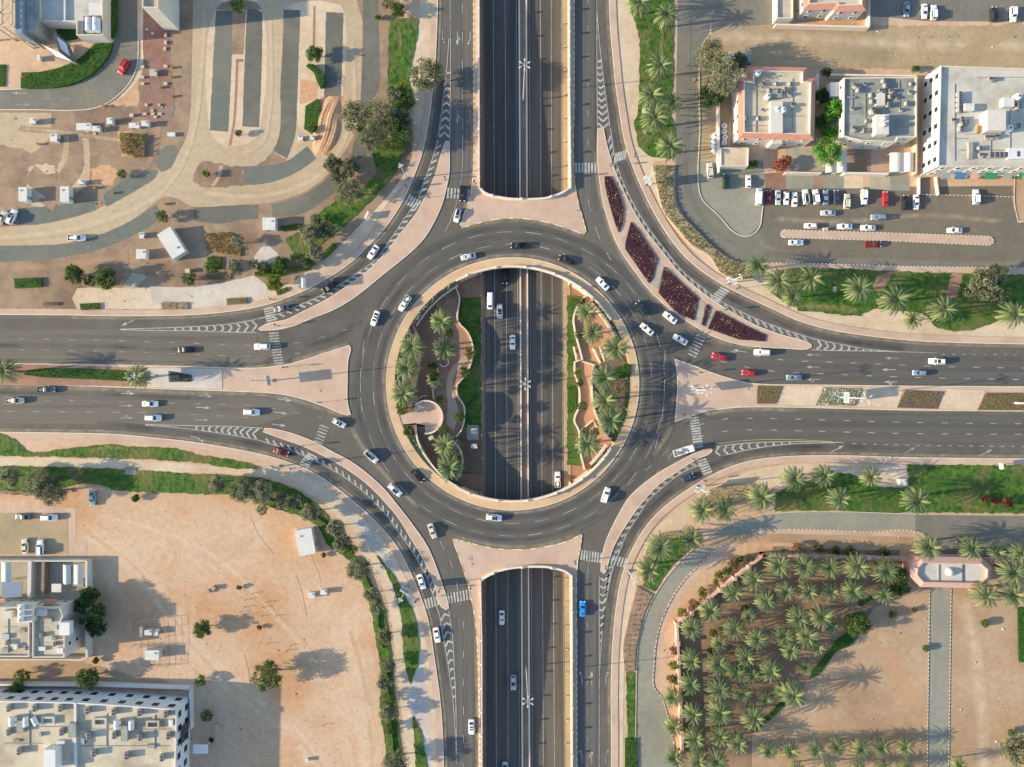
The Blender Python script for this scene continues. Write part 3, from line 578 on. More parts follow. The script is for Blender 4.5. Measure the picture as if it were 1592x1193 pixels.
raised('pavement', [(1219, 357), (1380, 361.5), (1538, 367), (1543, 369), (1546, 374), (1544, 379.5), (1538, 382), (1380, 375), (1219, 370), (1215, 368), (1213.5, 363.5), (1215, 359)], 'pink', rim='bw', rimw=.9, smooth=False)
sheet('pavement', [(1175, 409), (1240, 409), (1417, 414), (1592, 421), (1592, 430), (1480, 426), (1390, 421), (1280, 417), (1175, 420)], 'pink')
kline([(1102, 55), (1092, 68), (1088.6, 85), (1087.5, 200), (1086, 294), (1090.4, 309), (1117, 336), (1141, 362), (1154, 368), (1168, 367), (1181, 354.6), (1185, 332), (1187, 320)], 'kerb')
kline([(1190, 409.5), (1240, 409.6), (1417, 415), (1592, 421.7)], 'bw', w=1)
kline([(1577, 276), (1577, 320), (1583, 345), (1592, 372)], 'kerb')
kline([(1430, 302), (1500, 303.5), (1576, 306)], 'bw', w=1.0)
sheet('pavement', [(1044, 60), (1053, 0), (1052.8, 60), (1051, 150), (1049.5, 200), (1046, 200), (1047, 120)], 'pink')
# north-west: unsurfaced lots, gravel strips, winding sand-coloured lanes
sheet('ground', [(0, 165), (215, 165), (222, 0), (630, 0), (625, 120), (640, 240), (600, 320), (540, 370), (450, 440), (380, 468), (0, 482)], 'dirt')
sheet('ground', [(0, 174), (80, 176), (76, 215), (45, 240), (0, 275)], 'tan_road'); sheet('ground', [(0, 232), (28, 230), (48, 238), (30, 262), (0, 272)], 'dirt')
sheet('ground', [(44, 262), (62, 255), (88, 262), (88, 310), (70, 322), (40, 318)], 'orange_soil' if False else 'sand_track')
sheet('path', [(101, 200), (108, 205), (105, 245), (92, 270), (87, 265), (97, 240)], 'tan_road'); sheet('path', [(125, 198), (138, 205), (140, 260), (137, 285), (118, 300), (112, 290), (128, 268), (130, 230)], 'tan_road')
sheet('ground', [(222, 24), (275, 26), (273, 120), (272, 204), (218, 180), (222, 100)], 'dirt_red')
sheet('ground', [(276, 20), (302, 16), (299, 110), (297, 203), (268, 205), (272, 105)], 'gravel_green')
sheet('road', [(0, 137.5), (57, 138), (94, 134), (132, 121), (160, 98), (175, 70), (181, 38), (182, 0), (215, 0), (215, 38), (213, 104), (204, 126), (179, 153), (151, 168), (113, 172.5), (57, 171.5), (0, 171)], 'asphalt_old')
kline([(0, 171), (57, 171.5), (113, 172.5), (151, 168), (179, 153), (204, 126), (213, 104), (215, 38), (215, 0)], 'kerb')
kline([(0, 137.5), (57, 138), (94, 134), (132, 121), (160, 98), (175, 70), (181, 38), (182, 0)], 'kerb')
sheet('pavement', [(215, 0), (223, 0), (222, 60), (220, 115), (205, 137), (180, 160), (190, 145), (204, 126), (213, 104), (215, 60)], 'cream')
sheet('road', [(257, 0), (300, 0), (300, 18), (258, 21)], 'gravel_grey', False)
sheet('ground', [(272, 18), (600, 0), (607, 30), (603, 120), (605, 200), (575, 235), (560, 262), (530, 290), (500, 320), (400, 350), (300, 345), (255, 318), (240, 345), (120, 400), (0, 410), (0, 325), (60, 330), (150, 300), (215, 262), (262, 215)], 'dirt')
sheet('path', [(300, 18), (298, 110), (296, 175), (288, 218), (268, 248), (230, 278), (190, 303), (150, 326), (100, 342), (50, 350), (0, 352), (0, 381), (50, 381), (100, 378.5), (160, 363), (205, 342), (238, 318), (256, 306), (272, 308), (300, 321), (340, 321), (380, 318), (420, 315), (460, 304), (490, 288), (512, 268), (530, 243), (548, 215), (560, 190), (562, 100), (563, 30), (556, 8), (550, 0), (300, 0)], 'tan_road')
sheet('ground', [(335, 15), (345, 4), (365, 0), (390, 0), (402, 6), (408, 18), (404, 198), (400, 210), (388, 222), (370, 227), (348, 226), (330, 213), (326, 200)], 'cream')
sheet('ground', [(336, 16), (362, 16), (360, 100), (355, 205), (326, 203), (331, 100)], 'gravel_green')
sheet('ground', [(337, 15), (348, 4), (390, 1), (404, 10), (408, 16), (384, 16), (362, 17)], 'dirt')
sheet('ground', [(362, 17), (382, 17), (379, 85), (360, 85)], 'dirt', False)
sheet('path', [(367, 92), (379, 92), (379, 96), (371, 97), (369, 150), (366, 190), (360, 226), (355, 227), (362, 190), (365, 140)], 'brick')
sheet('ground', [(384, 15), (396, 14), (408, 20), (407, 100), (403, 198), (377, 197), (380, 100)], 'gravel_grey')
sheet('ground', [(440, 18), (450, 8), (466, 4), (500, 2), (530, 8), (535, 20), (531, 168), (528, 190), (510, 205), (490, 212), (472, 205), (462, 190), (464, 100), (466, 17)], 'cream')
sheet('ground', [(441, 15), (467, 16), (464, 100), (462, 160), (458, 215), (446, 247), (424, 234), (433, 215), (436, 130), (439, 80)], 'gravel_grey')
sheet('ground', [(507, 19), (534, 20), (532, 100), (530, 168), (503, 170), (505, 95)], 'gravel_grey')
sheet('path', [(487, 10), (491, 10), (490, 75), (486, 75)], 'brick')
sheet('ground', [(562, 0), (583, 0), (589, 40), (590, 90), (588, 140), (570, 165), (560, 165), (563, 100), (564, 40)], 'gravel_grey')
sheet('ground', [(553, 215), (575, 195), (600, 190), (596, 230), (570, 240), (556, 250), (545, 245)], 'gravel_grey')
sheet('ground', [(302, 268), (310, 254), (322, 250), (340, 255), (378, 259), (400, 258), (424, 235), (446, 248), (438, 256), (400, 262), (378, 264), (378, 288), (312, 290), (301, 282)], 'dirt')
sheet('path', [(341, 257), (347, 258), (343, 275), (334, 289), (328, 289), (338, 273)], 'tan_road')
sheet('ground', [(378, 259), (420, 257), (447, 250), (478, 227), (492, 247), (470, 263), (440, 278), (410, 286), (378, 288)], 'gravel_green')
sheet('ground', [(300, 323), (402, 318), (402, 340), (370, 343), (345, 348), (318, 346), (300, 343)], 'gravel_grey')
sheet('ground', [(422, 318), (460, 308), (500, 285), (515, 270), (530, 290), (500, 315), (470, 332), (424, 338)], 'gravel_grey')
sheet('ground', [(0, 382), (60, 382), (100, 380), (160, 364), (210, 340), (243, 318), (250, 330), (243, 345), (207, 366), (151, 389), (100, 400), (57, 405), (0, 408)], 'gravel_green')
sheet('ground', [(27, 324), (60, 322), (95, 318), (145, 310), (150, 327), (100, 341), (48, 350), (28, 348)], 'gravel_green')
sheet('ground', [(160, 303), (207, 272), (225, 262), (247, 267), (243, 275), (217, 293), (166, 322)], 'gravel_green')
sheet('ground', [(240, 252), (258, 227), (270, 225), (279, 234), (264, 262), (250, 268)], 'gravel_green')
sheet('ground', [(140, 262), (170, 256), (185, 270), (175, 288), (145, 285)], 'orange_soil')
sheet('ground', [(467, 122), (496, 130), (492, 154), (466, 163)], 'orange_soil', False)
sheet('ground', [(182, 204), (222, 206), (224, 240), (190, 244)], 'orange_soil')
sheet('pavement', [(230, 446), (300, 446), (345, 440), (395, 428), (410, 440), (428, 462), (400, 470), (330, 478), (238, 481)], 'white_paver')
sheet('ground', [(120, 448), (232, 447), (238, 481), (120, 481), (112, 465)], 'cream'); sheet('pavement', [(398, 395), (412, 378), (432, 395), (440, 410), (455, 425), (425, 420), (390, 412)], 'white_paver')
sheet('pavement', [(206, 425), (232, 428), (208, 450), (190, 444)], 'concrete_warm')
sheet('ground', [(600, 320), (655, 250), (665, 170), (672, 85), (676, 0), (650, 0), (648, 60), (636, 110), (643, 180), (642, 240), (615, 290), (560, 350), (480, 425), (430, 450), (380, 470), (200, 482), (430, 462), (500, 430), (560, 380)], 'cream')
# south-west
sheet('pavement', [(0, 709), (150, 714), (300, 722), (400, 730), (430, 727), (470, 732), (510, 755), (560, 800), (605, 850), (630, 897), (648, 940), (657, 968), (666, 1024), (674, 1081), (679, 1137), (682, 1192), (630, 1192), (628, 1150), (623, 1100), (618, 1050), (613, 1000), (607, 960), (598, 921), (583, 893), (564, 861), (536, 823), (507, 786), (480, 768), (445, 752), (400, 741), (300, 735), (0, 722)], 'cream')
sheet('pavement', [(515, 772), (540, 790), (570, 820), (600, 860), (622, 905), (638, 945), (650, 985), (658, 1040), (666, 1100), (672, 1192), (655, 1192), (645, 1130), (634, 1090), (645, 1050), (652, 1010), (650, 975), (635, 930), (612, 890), (585, 855), (555, 820)], 'pink_mosaic')
sheet('road', [(0, 797), (105, 798), (106, 862), (0, 864)], 'dirt_olive', False)
for pts in ([(0, 789), (118, 790), (118, 798), (0, 796)], [(106, 790), (118, 790), (118, 872), (107, 872)], [(0, 863), (108, 864), (108, 872), (0, 871)]): sheet('pavement', pts, 'pink', False)
sheet('pavement', [(107, 842), (135, 842), (135, 870), (107, 871)], 'pink', False)
sheet('ground', [(0, 1028), (130, 1030), (180, 1045), (260, 1060), (290, 1075), (0, 1075)], 'sand_brown')
# south-east
sheet('ground', [(1040, 835), (1080, 822), (1150, 850), (1240, 826), (1430, 830), (1448, 850), (1592, 850), (1592, 1192), (1034, 1192), (1018, 1080), (1018, 1030), (1028, 970), (1060, 900), (1110, 855)], 'sand')
sheet('ground', [(1053, 971), (1188, 863), (1410, 870), (1592, 876), (1592, 1192), (1062, 1192)], 'sand_brown', False)
sheet('ground', [(1056, 972), (1188, 866), (1410, 872), (1412, 925), (1360, 945), (1330, 990), (1300, 1010), (1262, 1055), (1225, 1090), (1170, 1140), (1160, 1192), (1062, 1192)], 'grove_soil', False)
sheet('pavement', [(950, 1192), (953, 1000), (965, 935), (984, 880), (1012, 832), (1050, 795), (1100, 762), (1150, 738), (1210, 724), (1300, 722), (1409, 722), (1412, 757), (1364, 757), (1340, 746), (1290, 750), (1180, 760), (1100, 778), (1075, 800), (1060, 825), (1020, 838), (1000, 870), (985, 930), (974, 980), (970, 1060), (972, 1192)], 'cream')
sheet('road', [(992, 1192), (989, 1060), (992, 1000), (1003, 958), (1020, 922), (1045, 887), (1075, 856), (1110, 829), (1150, 809), (1200, 798.5), (1300, 795.5), (1420, 799), (1592, 803), (1592, 870), (1540, 866), (1447, 866), (1447, 840), (1434.7, 828), (1350, 825.6), (1240, 822), (1200, 823), (1160, 832), (1120, 850), (1090, 875), (1062, 903), (1042, 934), (1028, 965), (1021, 990), (1017, 1030), (1017, 1070), (1029, 1085), (1033, 1192)], 'concrete_grey')
sheet('road', [(1423, 800), (1592, 803), (1592, 868), (1540, 866), (1447, 866), (1447, 840), (1434.7, 828), (1423, 827)], 'asphalt_old', False)
sheet('pavement', [(1434.7, 829), (1350, 826.6), (1240, 823), (1200, 824), (1160, 833), (1120, 851), (1090, 876), (1062, 904), (1042, 935), (1028, 966), (1021, 991), (1017, 1031), (1017, 1070), (1024, 1078), (1025, 1035), (1030, 994), (1037, 968), (1051, 940), (1070, 910), (1097, 884), (1126, 860), (1163, 841), (1200, 833), (1240, 831), (1350, 834), (1425, 838), (1447, 850), (1447, 840)], 'pink')
kline([(1033, 1192), (1029, 1085), (1017, 1070), (1017, 1031), (1021, 991), (1028, 966), (1042, 935), (1062, 904), (1090, 876), (1120, 851), (1160, 833), (1200, 824), (1240, 823), (1350, 826.6), (1434.7, 829), (1447, 840), (1447, 850)], 'bw', w=1)
kline([(992, 1192), (989, 1060), (992, 1000), (1003, 958), (1020, 922), (1045, 887), (1075, 856), (1110, 829), (1150, 809), (1200, 798.5), (1300, 795.5), (1420, 799), (1592, 803)], 'kerb', w=.9)
sheet('road', [(1445.5, 914), (1478, 914), (1468.5, 1192), (1436, 1192)], 'concrete_grey', False)
kline([(1445, 914), (1435.5, 1192)], 'bw', smooth=False, w=1.0); kline([(1478.5, 914), (1469, 1192)], 'bw', smooth=False, w=1.0)
# medians' beds and light paving
zt = .19
def top(name, pts, m, smooth=False, kind='structure'): 
    _zp[0] += .0012; p = catmull([ext(q) for q in pts]) if smooth else [ext(q) for q in pts]; b = MB(); b.cap([wl(p)], _zp[0]+.05); return tag(b.build(name, MAT[m]), kind=kind)
top('pavement', [(230, 572), (346, 574), (346, 605), (230, 602)], 'white_paver')
top('ground', [(0, 566), (60, 567), (230, 573), (230, 601), (0, 594)], 'brick')
top('ground', [(262, 576.5), (298, 583), (298, 594), (263, 594.5)], 'gravel_grey')
for q in ([(1218, 600), (1280, 601), (1268, 631), (1206, 629)], [(1342, 602), (1405, 604), (1394, 634), (1330, 632)], [(1470, 605), (1532, 607), (1520, 637), (1457, 635)]): top('pavement', q, 'cream')
for q in ([(1092, 398), (1040, 398), (1040, 440), (1092, 440)],): pass
for q in ([(966, 372), (981, 352), (972, 385)], [(1022, 410), (1032, 415), (1022, 450), (1011, 440)], [(1086, 465), (1096, 471), (1092, 508), (1080, 500)], [(1105, 478), (1112, 482), (1100, 512), (1094, 508)]): top('pavement', q, 'concrete_warm')

# ---------------------------------------------------------------- lawns
def lawn(pts, lb, m='grass'):
    return sheet('grass', pts, m, kind='stuff', label=lb, cat='grass', z=.17+rng.random()*.02)
lawn([(971, 0), (981, 19), (990.6, 43), (994, 70), (994, 113), (993, 160), (991, 177), (986, 192), (989, 206), (993, 228), (1005, 240), (1032, 246), (1048, 246), (1049, 200), (1043, 180), (1046, 120), (1046, 0)], 'green lawn with palms between the slip road and the service street')
lawn([(1195, 440), (1205, 420), (1240, 417), (1356, 420), (1392, 422), (1480, 425), (1592, 430), (1592, 503), (1556, 499), (1527, 508), (1501, 515), (1457, 509), (1440, 492), (1404, 480), (1373, 478), (1330, 490), (1284, 487), (1240, 478), (1212, 466)], 'deep green lawn with palms south of the car park')
for q in ([(1388, 421), (1374, 452), (1356, 452), (1362, 430)], [(1480, 424), (1497, 426), (1487, 464), (1470, 462)]):
    sheet('path', q, 'brick', False, z=.20)
lawn([(606, 33), (628, 28), (650, 30), (648, 60), (640, 95), (636, 125), (646, 160), (630, 175), (604, 160), (603, 90)], 'bright green lawn strip west of the northern approach road')
lawn([(577, 235), (602, 225), (622, 240), (618, 262), (597, 290), (566, 322), (535, 352), (508, 372), (480, 398), (460, 402), (443, 370), (462, 362), (492, 352), (497, 332), (525, 312), (555, 300), (588, 268)], 'green lawn strip curving beside the north-west slip road')
lawn([(0, 677), (18, 680), (30, 692), (45, 702), (75, 702), (100, 698), (150, 693), (215, 695), (285, 700), (300, 706), (360, 715), (405, 726), (395, 729), (300, 719), (150, 712), (0, 707)], 'long thin lawn between the western road and the footpath')
lawn([(0, 723), (150, 728), (300, 737), (400, 743), (440, 753), (470, 768), (500, 792), (530, 835), (556, 872), (577, 905), (592, 932), (600, 960), (606, 1000), (611, 1050), (616, 1100), (622, 1150), (625, 1192), (598, 1192), (598, 1150), (590, 1100), (592, 1050), (585, 1000), (577, 950), (562, 905), (540, 870), (508, 845), (492, 815), (460, 795), (420, 785), (380, 772), (300, 768), (250, 766), (180, 762), (140, 750), (100, 758), (0, 752)], 'broad lawn curving round the sandy lot in the south-west')
lawn([(579, 856), (592, 870), (612, 895), (630, 925), (645, 960), (652, 1000), (650, 1030), (637, 1066), (631, 1040), (626, 1000), (622, 950), (610, 912), (596, 880)], 'leaf-shaped lawn between footpath and south-west slip road')
lawn([(640, 1108), (655, 1140), (668, 1192), (650, 1192), (644, 1150)], 'narrow wedge of lawn by the southern footpath')
lawn([(1205, 795), (1205, 767), (1228, 758), (1295, 736), (1324, 738), (1340, 746), (1364, 756), (1413, 758), (1411, 723), (1592, 723), (1592, 801), (1420, 797), (1300, 794)], 'large green lawn with palms south of the eastern road')
lawn([(1000, 912), (1004, 898), (1030, 850), (1062, 832), (1075, 850), (1068, 858), (1042, 884), (1017, 920)], 'small lawn with palms beside the grey lane')
lawn([(973, 1046), (987, 1046), (988, 1100), (990, 1150), (991, 1192), (972, 1192), (975, 1120)], 'narrow lawn between the cream path and the grey lane')

# ---------------------------------------------------------------- dust, wheel tracks, stains
soft(circle(CX, CY, 200.5, 90), 9, 'asphalt_ring+dust', False, True)
for r_, w_ in ((209, 12), (227, 13), (243, 9)): soft(circle(CX, CY, r_, 90), w_, 'asphalt_ring+rubbed', False, True)
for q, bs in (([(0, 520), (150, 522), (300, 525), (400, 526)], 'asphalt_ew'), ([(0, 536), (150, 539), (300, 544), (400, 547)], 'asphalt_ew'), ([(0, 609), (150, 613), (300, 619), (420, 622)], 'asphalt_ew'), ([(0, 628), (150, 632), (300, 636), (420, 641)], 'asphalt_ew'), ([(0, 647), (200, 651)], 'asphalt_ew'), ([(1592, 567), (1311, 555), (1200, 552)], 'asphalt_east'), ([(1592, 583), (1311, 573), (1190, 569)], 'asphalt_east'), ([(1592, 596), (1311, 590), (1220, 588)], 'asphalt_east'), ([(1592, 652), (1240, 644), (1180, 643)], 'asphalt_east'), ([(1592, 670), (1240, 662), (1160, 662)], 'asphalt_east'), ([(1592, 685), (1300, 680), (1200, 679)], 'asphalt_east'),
              ([(710, 0), (710, 240)], 'asphalt_ns'), ([(728, 0), (728, 260)], 'asphalt_ns'), ([(714, 1192), (714, 975)], 'asphalt_ns'), ([(732, 1192), (731, 975)], 'asphalt_ns'), ([(905, 1192), (905, 905)], 'asphalt_ns'), ([(922, 1192), (922, 905)], 'asphalt_ns'), ([(904, 0), (904, 245)], 'asphalt_ns'), ([(920, 0), (920, 235)], 'asphalt_ns')): soft(q, 11, bs+'+rubbed')
for c, s_ in ((cNW, 1), (cSW, -1), (cNE, 1), (cSE, -1)):
    n_ = len(c); soft(offs(c[n_//5:-n_//5], 13*s_), 11, 'asphalt+rubbed', False)
for c, s_ in ((cNW, 1), (cSW, -1), (cNE, 1), (cSE, -1)): soft(offs(c, 3*s_), 7, 'asphalt+dust', False)
for q, w_ in (([(1010, 500), (1030, 560), (1030, 640)], 16), ([(590, 480), (570, 560), (572, 640)], 12), ([(640, 430), (700, 392), (770, 375)], 9), ([(930, 800), (960, 760), (1010, 715)], 12), ([(560, 500), (520, 525), (470, 540)], 12), ([(905, 395), (950, 440), (1000, 490)], 12)): soft(q, w_, ('asphalt_ring+rubbed' if q[0][0] in (590, 640, 905) else 'asphalt+rubbed'))
for q in ([(544, 660), (560, 690), (600, 740), (650, 790)], [(717, 356), (741, 349), (798, 342), (854, 349), (908, 368)], [(705, 834), (742, 844), (797, 851), (853, 846), (903, 827)], [(707, 842), (719, 870), (730, 904), (738, 940), (741, 1004), (742, 1192)], [(1060, 655), (1092, 645), (1148, 637), (1240, 637), (1592, 646)], [(1046, 660), (1035, 680), (1015, 710)], [(0, 560), (132, 564), (300, 567.5), (404, 569), (470, 557), (543, 534)], [(0, 600), (94, 603), (300, 611), (432, 617), (507, 638), (545, 651)], [(926, 238), (931, 290), (943, 343), (964, 392), (1005, 449), (1054, 493), (1111, 528), (1186, 544)], [(735, 0), (736, 200), (734, 280), (720, 335)]): soft(q, 10, 'asphalt+dust')
# sandy lot, south-west
for d, w_, k_ in ((0, 26, 'sand+track_pale'), (-6, 6, 'sand+track_pale'), (7, 5, 'sand+track_dark'), (14, 14, 'sand+track_pale')):
    soft(offs(catmull([(130, 812), (165, 840), (205, 868), (240, 905), (270, 950), (300, 995), (345, 1045), (400, 1088), (455, 1130), (510, 1192)], False), d), w_, k_)
for q, w_, k_ in (([(520, 870), (540, 960), (560, 1060), (565, 1192)], 30, 'sand+track_pale'), ([(545, 980), (570, 1080), (575, 1192)], 8, 'sand+track_dark'), ([(150, 800), (260, 830), (340, 870), (430, 960), (520, 1080), (550, 1192)], 9, 'sand+track_pale'), ([(300, 760), (420, 800), (500, 870), (545, 950)], 60, 'sand+reddish'), ([(560, 960), (590, 1040), (600, 1130)], 14, 'sand+reddish'), ([(420, 1080), (480, 1100), (520, 1150)], 70, 'sand+reddish'), ([(0, 770), (60, 775), (130, 790)], 22, 'sand+reddish'), ([(250, 1000), (300, 1040), (340, 1100)], 5, 'sand+track_dark'),
                  (circle(243, 862, 24, 20, -140, 110), 2.4, 'sand+track_pale'), (circle(243, 862, 29, 20, -150, 90), 2, 'sand+track_dark'), (circle(243, 862, 34, 20, -160, 80), 2.2, 'sand+track_pale'), (circle(240, 868, 40, 20, -170, 60), 2, 'sand+track_dark'), (circle(312, 872, 22, 20, 60, 300), 2.2, 'sand+track_pale'), ([(330, 900), (400, 940), (470, 1010), (520, 1100)], 3, 'sand+track_pale'), ([(340, 905), (410, 935), (480, 1005), (530, 1100)], 2, 'sand+track_dark'), ([(545, 1085), (570, 1100), (575, 1120)], 12, 'sand+track_pale'),
                  ([(350, 1105), (362, 1108), (370, 1120)], 18, 'sand+stain'), ([(420, 1125), (450, 1135), (460, 1160)], 16, 'sand+track_pale'), ([(180, 1020), (200, 1030), (215, 1022)], 16, 'sand+reddish')): soft(q, w_, k_)
# grove and drive
for q, w_, k_ in (([(1350, 990), (1400, 1040), (1420, 1110)], 50, 'sand_brown+reddish'), ([(1500, 930), (1520, 1040), (1530, 1192)], 26, 'sand_brown+track_pale'), ([(1388, 1105), (1410, 1118), (1432, 1140)], 2, 'sand_brown+track_dark'), ([(1392, 1115), (1412, 1126), (1432, 1148)], 2, 'sand_brown+track_dark'), ([(1485, 930), (1484, 1040), (1480, 1150)], 10, 'sand_brown+track_dark'), ([(1527, 1050), (1560, 1060), (1592, 1072)], 2, 'sand_brown+track_dark'), ([(1528, 1118), (1560, 1095), (1580, 1080)], 2, 'sand_brown+track_dark'), ([(1458, 920), (1454, 1060), (1450, 1192)], 9, 'concrete_grey+pale_wear'), ([(1070, 850), (1160, 838), (1260, 838), (1420, 842)], 14, 'sand_brown+track_dark'), ([(1230, 842), (1300, 840), (1380, 848)], 9, 'sand_brown+track_dark')): soft(q, w_, k_)
# north-west lots
for q, w_, k_ in (([(0, 365), (80, 362), (170, 340), (250, 300), (290, 240), (312, 120), (314, 0)], 9, 'tan_road+track_pale'), ([(310, 300), (420, 303), (500, 268), (545, 190), (548, 60)], 9, 'tan_road+track_pale'), ([(420, 20), (418, 180), (405, 225), (370, 240)], 7, 'tan_road+track_pale'), ([(0, 372), (90, 368), (180, 345)], 3, 'tan_road+track_dark'), ([(45, 270), (85, 300), (70, 320)], 30, 'dirt+reddish'), ([(60, 285), (88, 280)], 22, 'dirt+reddish'), ([(250, 185), (225, 260), (205, 270)], 12, 'dirt+reddish'), ([(30, 200), (90, 205), (200, 220)], 9, 'dirt+track_pale'), ([(160, 420), (260, 400), (330, 355)], 16, 'dirt+track_dark'), ([(0, 420), (100, 412), (200, 398)], 14, 'dirt+reddish'), ([(0,2000),(1,2001)], 1, 'dirt+track_pale'), ([(0,2000),(1,2001)], 1, 'dirt+track_pale'), ([(0,2000),(1,2001)], 1, 'dirt+track_pale'), ([(0,2000),(1,2001)], 1, 'dirt+track_pale'), ([(0,2000),(1,2001)], 1, 'dirt+track_pale'), ([(0,2000),(1,2001)], 1, 'dirt+track_pale')): soft(q, w_, k_)
# north-east lots
for q, w_, k_ in (([(1200, 340), (1300, 345), (1450, 335), (1560, 345)], 12, 'asphalt_lot+dust'), ([(1190, 395), (1350, 398), (1592, 405)], 8, 'asphalt_lot+stain'), ([(1275, 325), (1300, 336), (1335, 336)], 3, 'asphalt_lot+stain'), ([(1070, 20), (1068, 200), (1068, 290), (1100, 350), (1150, 385)], 8, 'asphalt_old+stain'), ([(1110, 60), (1250, 60), (1420, 70), (1592, 62)], 26, 'dirt_olive+track_pale'), ([(1430, 60), (1440, 100)], 14, 'dirt_olive+reddish'), ([(1590, 40), (1540, 60), (1500, 90)], 24, 'dirt_olive+track_dark'), ([(1190, 90), (1300, 85), (1400, 95)], 10, 'dirt_olive+track_dark')): soft(q, w_, k_)
flush_soft(); FADE.clear(); _S = soft
def lawn_patch(q, w_, key):
    key = 'grass+'+key
    if key not in MAT: base, k_ = key.split('+'); fade_mat(key, base, *SOFTC[k_])
    b, al = FADE.setdefault(key, (MB(), [])); p = catmull(q, False, 5); n = len(p)
    for i in range(n-1):
        e0 = min(1, i/3, (n-1-i)/3); e1 = min(1, (i+1)/3, (n-2-i)/3); l, r = offs(p, w_/2), offs(p, -w_/2); _sz[0] += .0001; z = _sz[0]+.158
        b.face([W(*l[i], z), W(*l[i+1], z), W(*p[i+1], z), W(*p[i], z)]); al += [0, 0, e1, e0]; b.face([W(*p[i], z), W(*p[i+1], z), W(*r[i+1], z), W(*r[i], z)]); al += [e0, e1, 0, 0]
for q, w_ in (([(1003, 60), (1010, 75), (1012, 90)], 14), ([(1030, 40), (1028, 80), (1030, 95)], 8), ([(1000, 225), (1020, 205), (1042, 190)], 4), ([(1240, 476), (1290, 478), (1340, 484)], 16), ([(1200, 450), (1215, 460), (1240, 470)], 10), ([(1425, 480), (1440, 470), (1455, 478)], 12), ([(1464, 735), (1467, 760), (1462, 785)], 6), ([(1420, 750), (1440, 745), (1460, 750)], 8), ([(1500, 785), (1520, 790), (1545, 797)], 6), ([(575, 925), (590, 940), (600, 952)], 3), ([(597, 960), (600, 980), (590, 1010)], 4), ([(140, 700), (170, 695), (200, 700)], 8), ([(130, 735), (145, 745), (150, 752)], 8), ([(600, 1060), (604, 1100), (606, 1150)], 12), ([(618, 40), (622, 60), (620, 90)], 9), ([(520, 310), (560, 310), (590, 290)], 10), ([(1560, 490), (1575, 480), (1592, 470)], 10)): lawn_patch(q, w_, 'worn_lawn')
for q, w_ in (([(1225, 770), (1300, 780), (1400, 785)], 26), ([(1430, 740), (1500, 755), (1592, 745)], 30), ([(1230, 450), (1330, 465), (1480, 480)], 22), ([(1530, 440), (1592, 445)], 30), ([(1020, 20), (1015, 110), (1020, 200)], 14), ([(20, 735), (150, 745), (300, 755)], 16), ([(420, 765), (480, 790), (530, 850)], 12)): lawn_patch(q, w_, 'grass_lush')
flush_soft()

FADE.clear(); _r = random.Random(5)
for i in range(14):
    x, y, d_ = _r.uniform(180, 540), _r.uniform(800, 1180), _r.uniform(-1.3, -.5); L_ = _r.uniform(50, 160); c_ = _r.uniform(-.009, .009); q = []
    for k_ in range(9): q.append((x, y)); x += math.cos(d_)*L_/8; y -= math.sin(d_)*L_/8; d_ += c_*L_/8
    if all(130 < u < 585 and 790 < v < 1190 and not (u < 300 and v > 1040) and not (u < 270 and v > 900) for u, v in q):
        soft(q, _r.choice((2, 3, 4, 8)), _r.choice(('sand+track_pale', 'sand+track_pale', 'sand+reddish')))
flush_soft(); FADE.clear()
# loose stones and dry tufts on the bare ground
b = MB(); r = random.Random(11)
AREAS = [(130, 790, 560, 1190, 380), (300, 1080, 580, 1190, 80), (0, 180, 215, 330, 200), (120, 380, 420, 470, 160), (1240, 830, 1440, 860, 160), (1350, 960, 1440, 1150, 120), (1485, 930, 1575, 1190, 160), (1110, 45, 1592, 105, 260), (1060, 850, 1200, 880, 60), (1030, 960, 1050, 1190, 70), (140, 1025, 290, 1065, 90), (220, 100, 262, 205, 70)]
for x0, y0, x1, y1, n in AREAS:
    for _ in range(n):
        x, y, _z = W(r.uniform(x0, x1), r.uniform(y0, y1)); s_ = r.uniform(.06, .22)*(2 if r.random() < .06 else 1); m = r.choices([0, 1, 2], [4, 2, 3])[0]
        if y > 0 and x < -30 and m == 0 and r.random() < .4: m = 2
        b.box((x, y, 0), (s_*1.4, s_, s_*.6), r.random()*3, m, .6)
tag(b.build('rubble', [MAT['sand_brown'], MAT['cabin_white'], MAT['hedge_b']]), 'loose stones and dry tufts strewn over the bare ground', 'rubble', None, 'stuff')
# ---------------------------------------------------------------- painted markings
mk = MB(); mkw = MB(); ZM = .060
def line(pts, w=.15, b=None, smooth=True, z=ZM):
    b = b or mk; p = [ext(q) for q in pts]; p = catmull(p, False, 10) if smooth else p
    l, r = offs(p, w/S/2), offs(p, -w/S/2)
    for i in range(len(p)-1): b.face([W(*l[i], z), W(*l[i+1], z), W(*r[i+1], z), W(*r[i], z)])
def dash(pts, on, off, w=.18, b=None, start=0.0, z=ZM):
    """on / off in pixels"""
    p = catmull([ext(q) for q in pts], False, 4); acc = start; seg = []; tot = on+off
    for a, c in zip(p, p[1:]):
        L_ = math.hypot(c[0]-a[0], c[1]-a[1]); t = 0.0
        while t < L_:
            ph = acc % tot; st = min(L_-t, (on-ph) if ph < on else (tot-ph)); st = max(st, .01)
            if ph < on-.001: seg.append(((a[0]+(c[0]-a[0])*t/L_, a[1]+(c[1]-a[1])*t/L_), (a[0]+(c[0]-a[0])*(t+st)/L_, a[1]+(c[1]-a[1])*(t+st)/L_)))
            t += st; acc += st
    for s_, e_ in seg: line([s_, e_], w, b, False, z)
def quad(a, c, w, b=None, z=ZM): line([a, c], w, b, False, z)
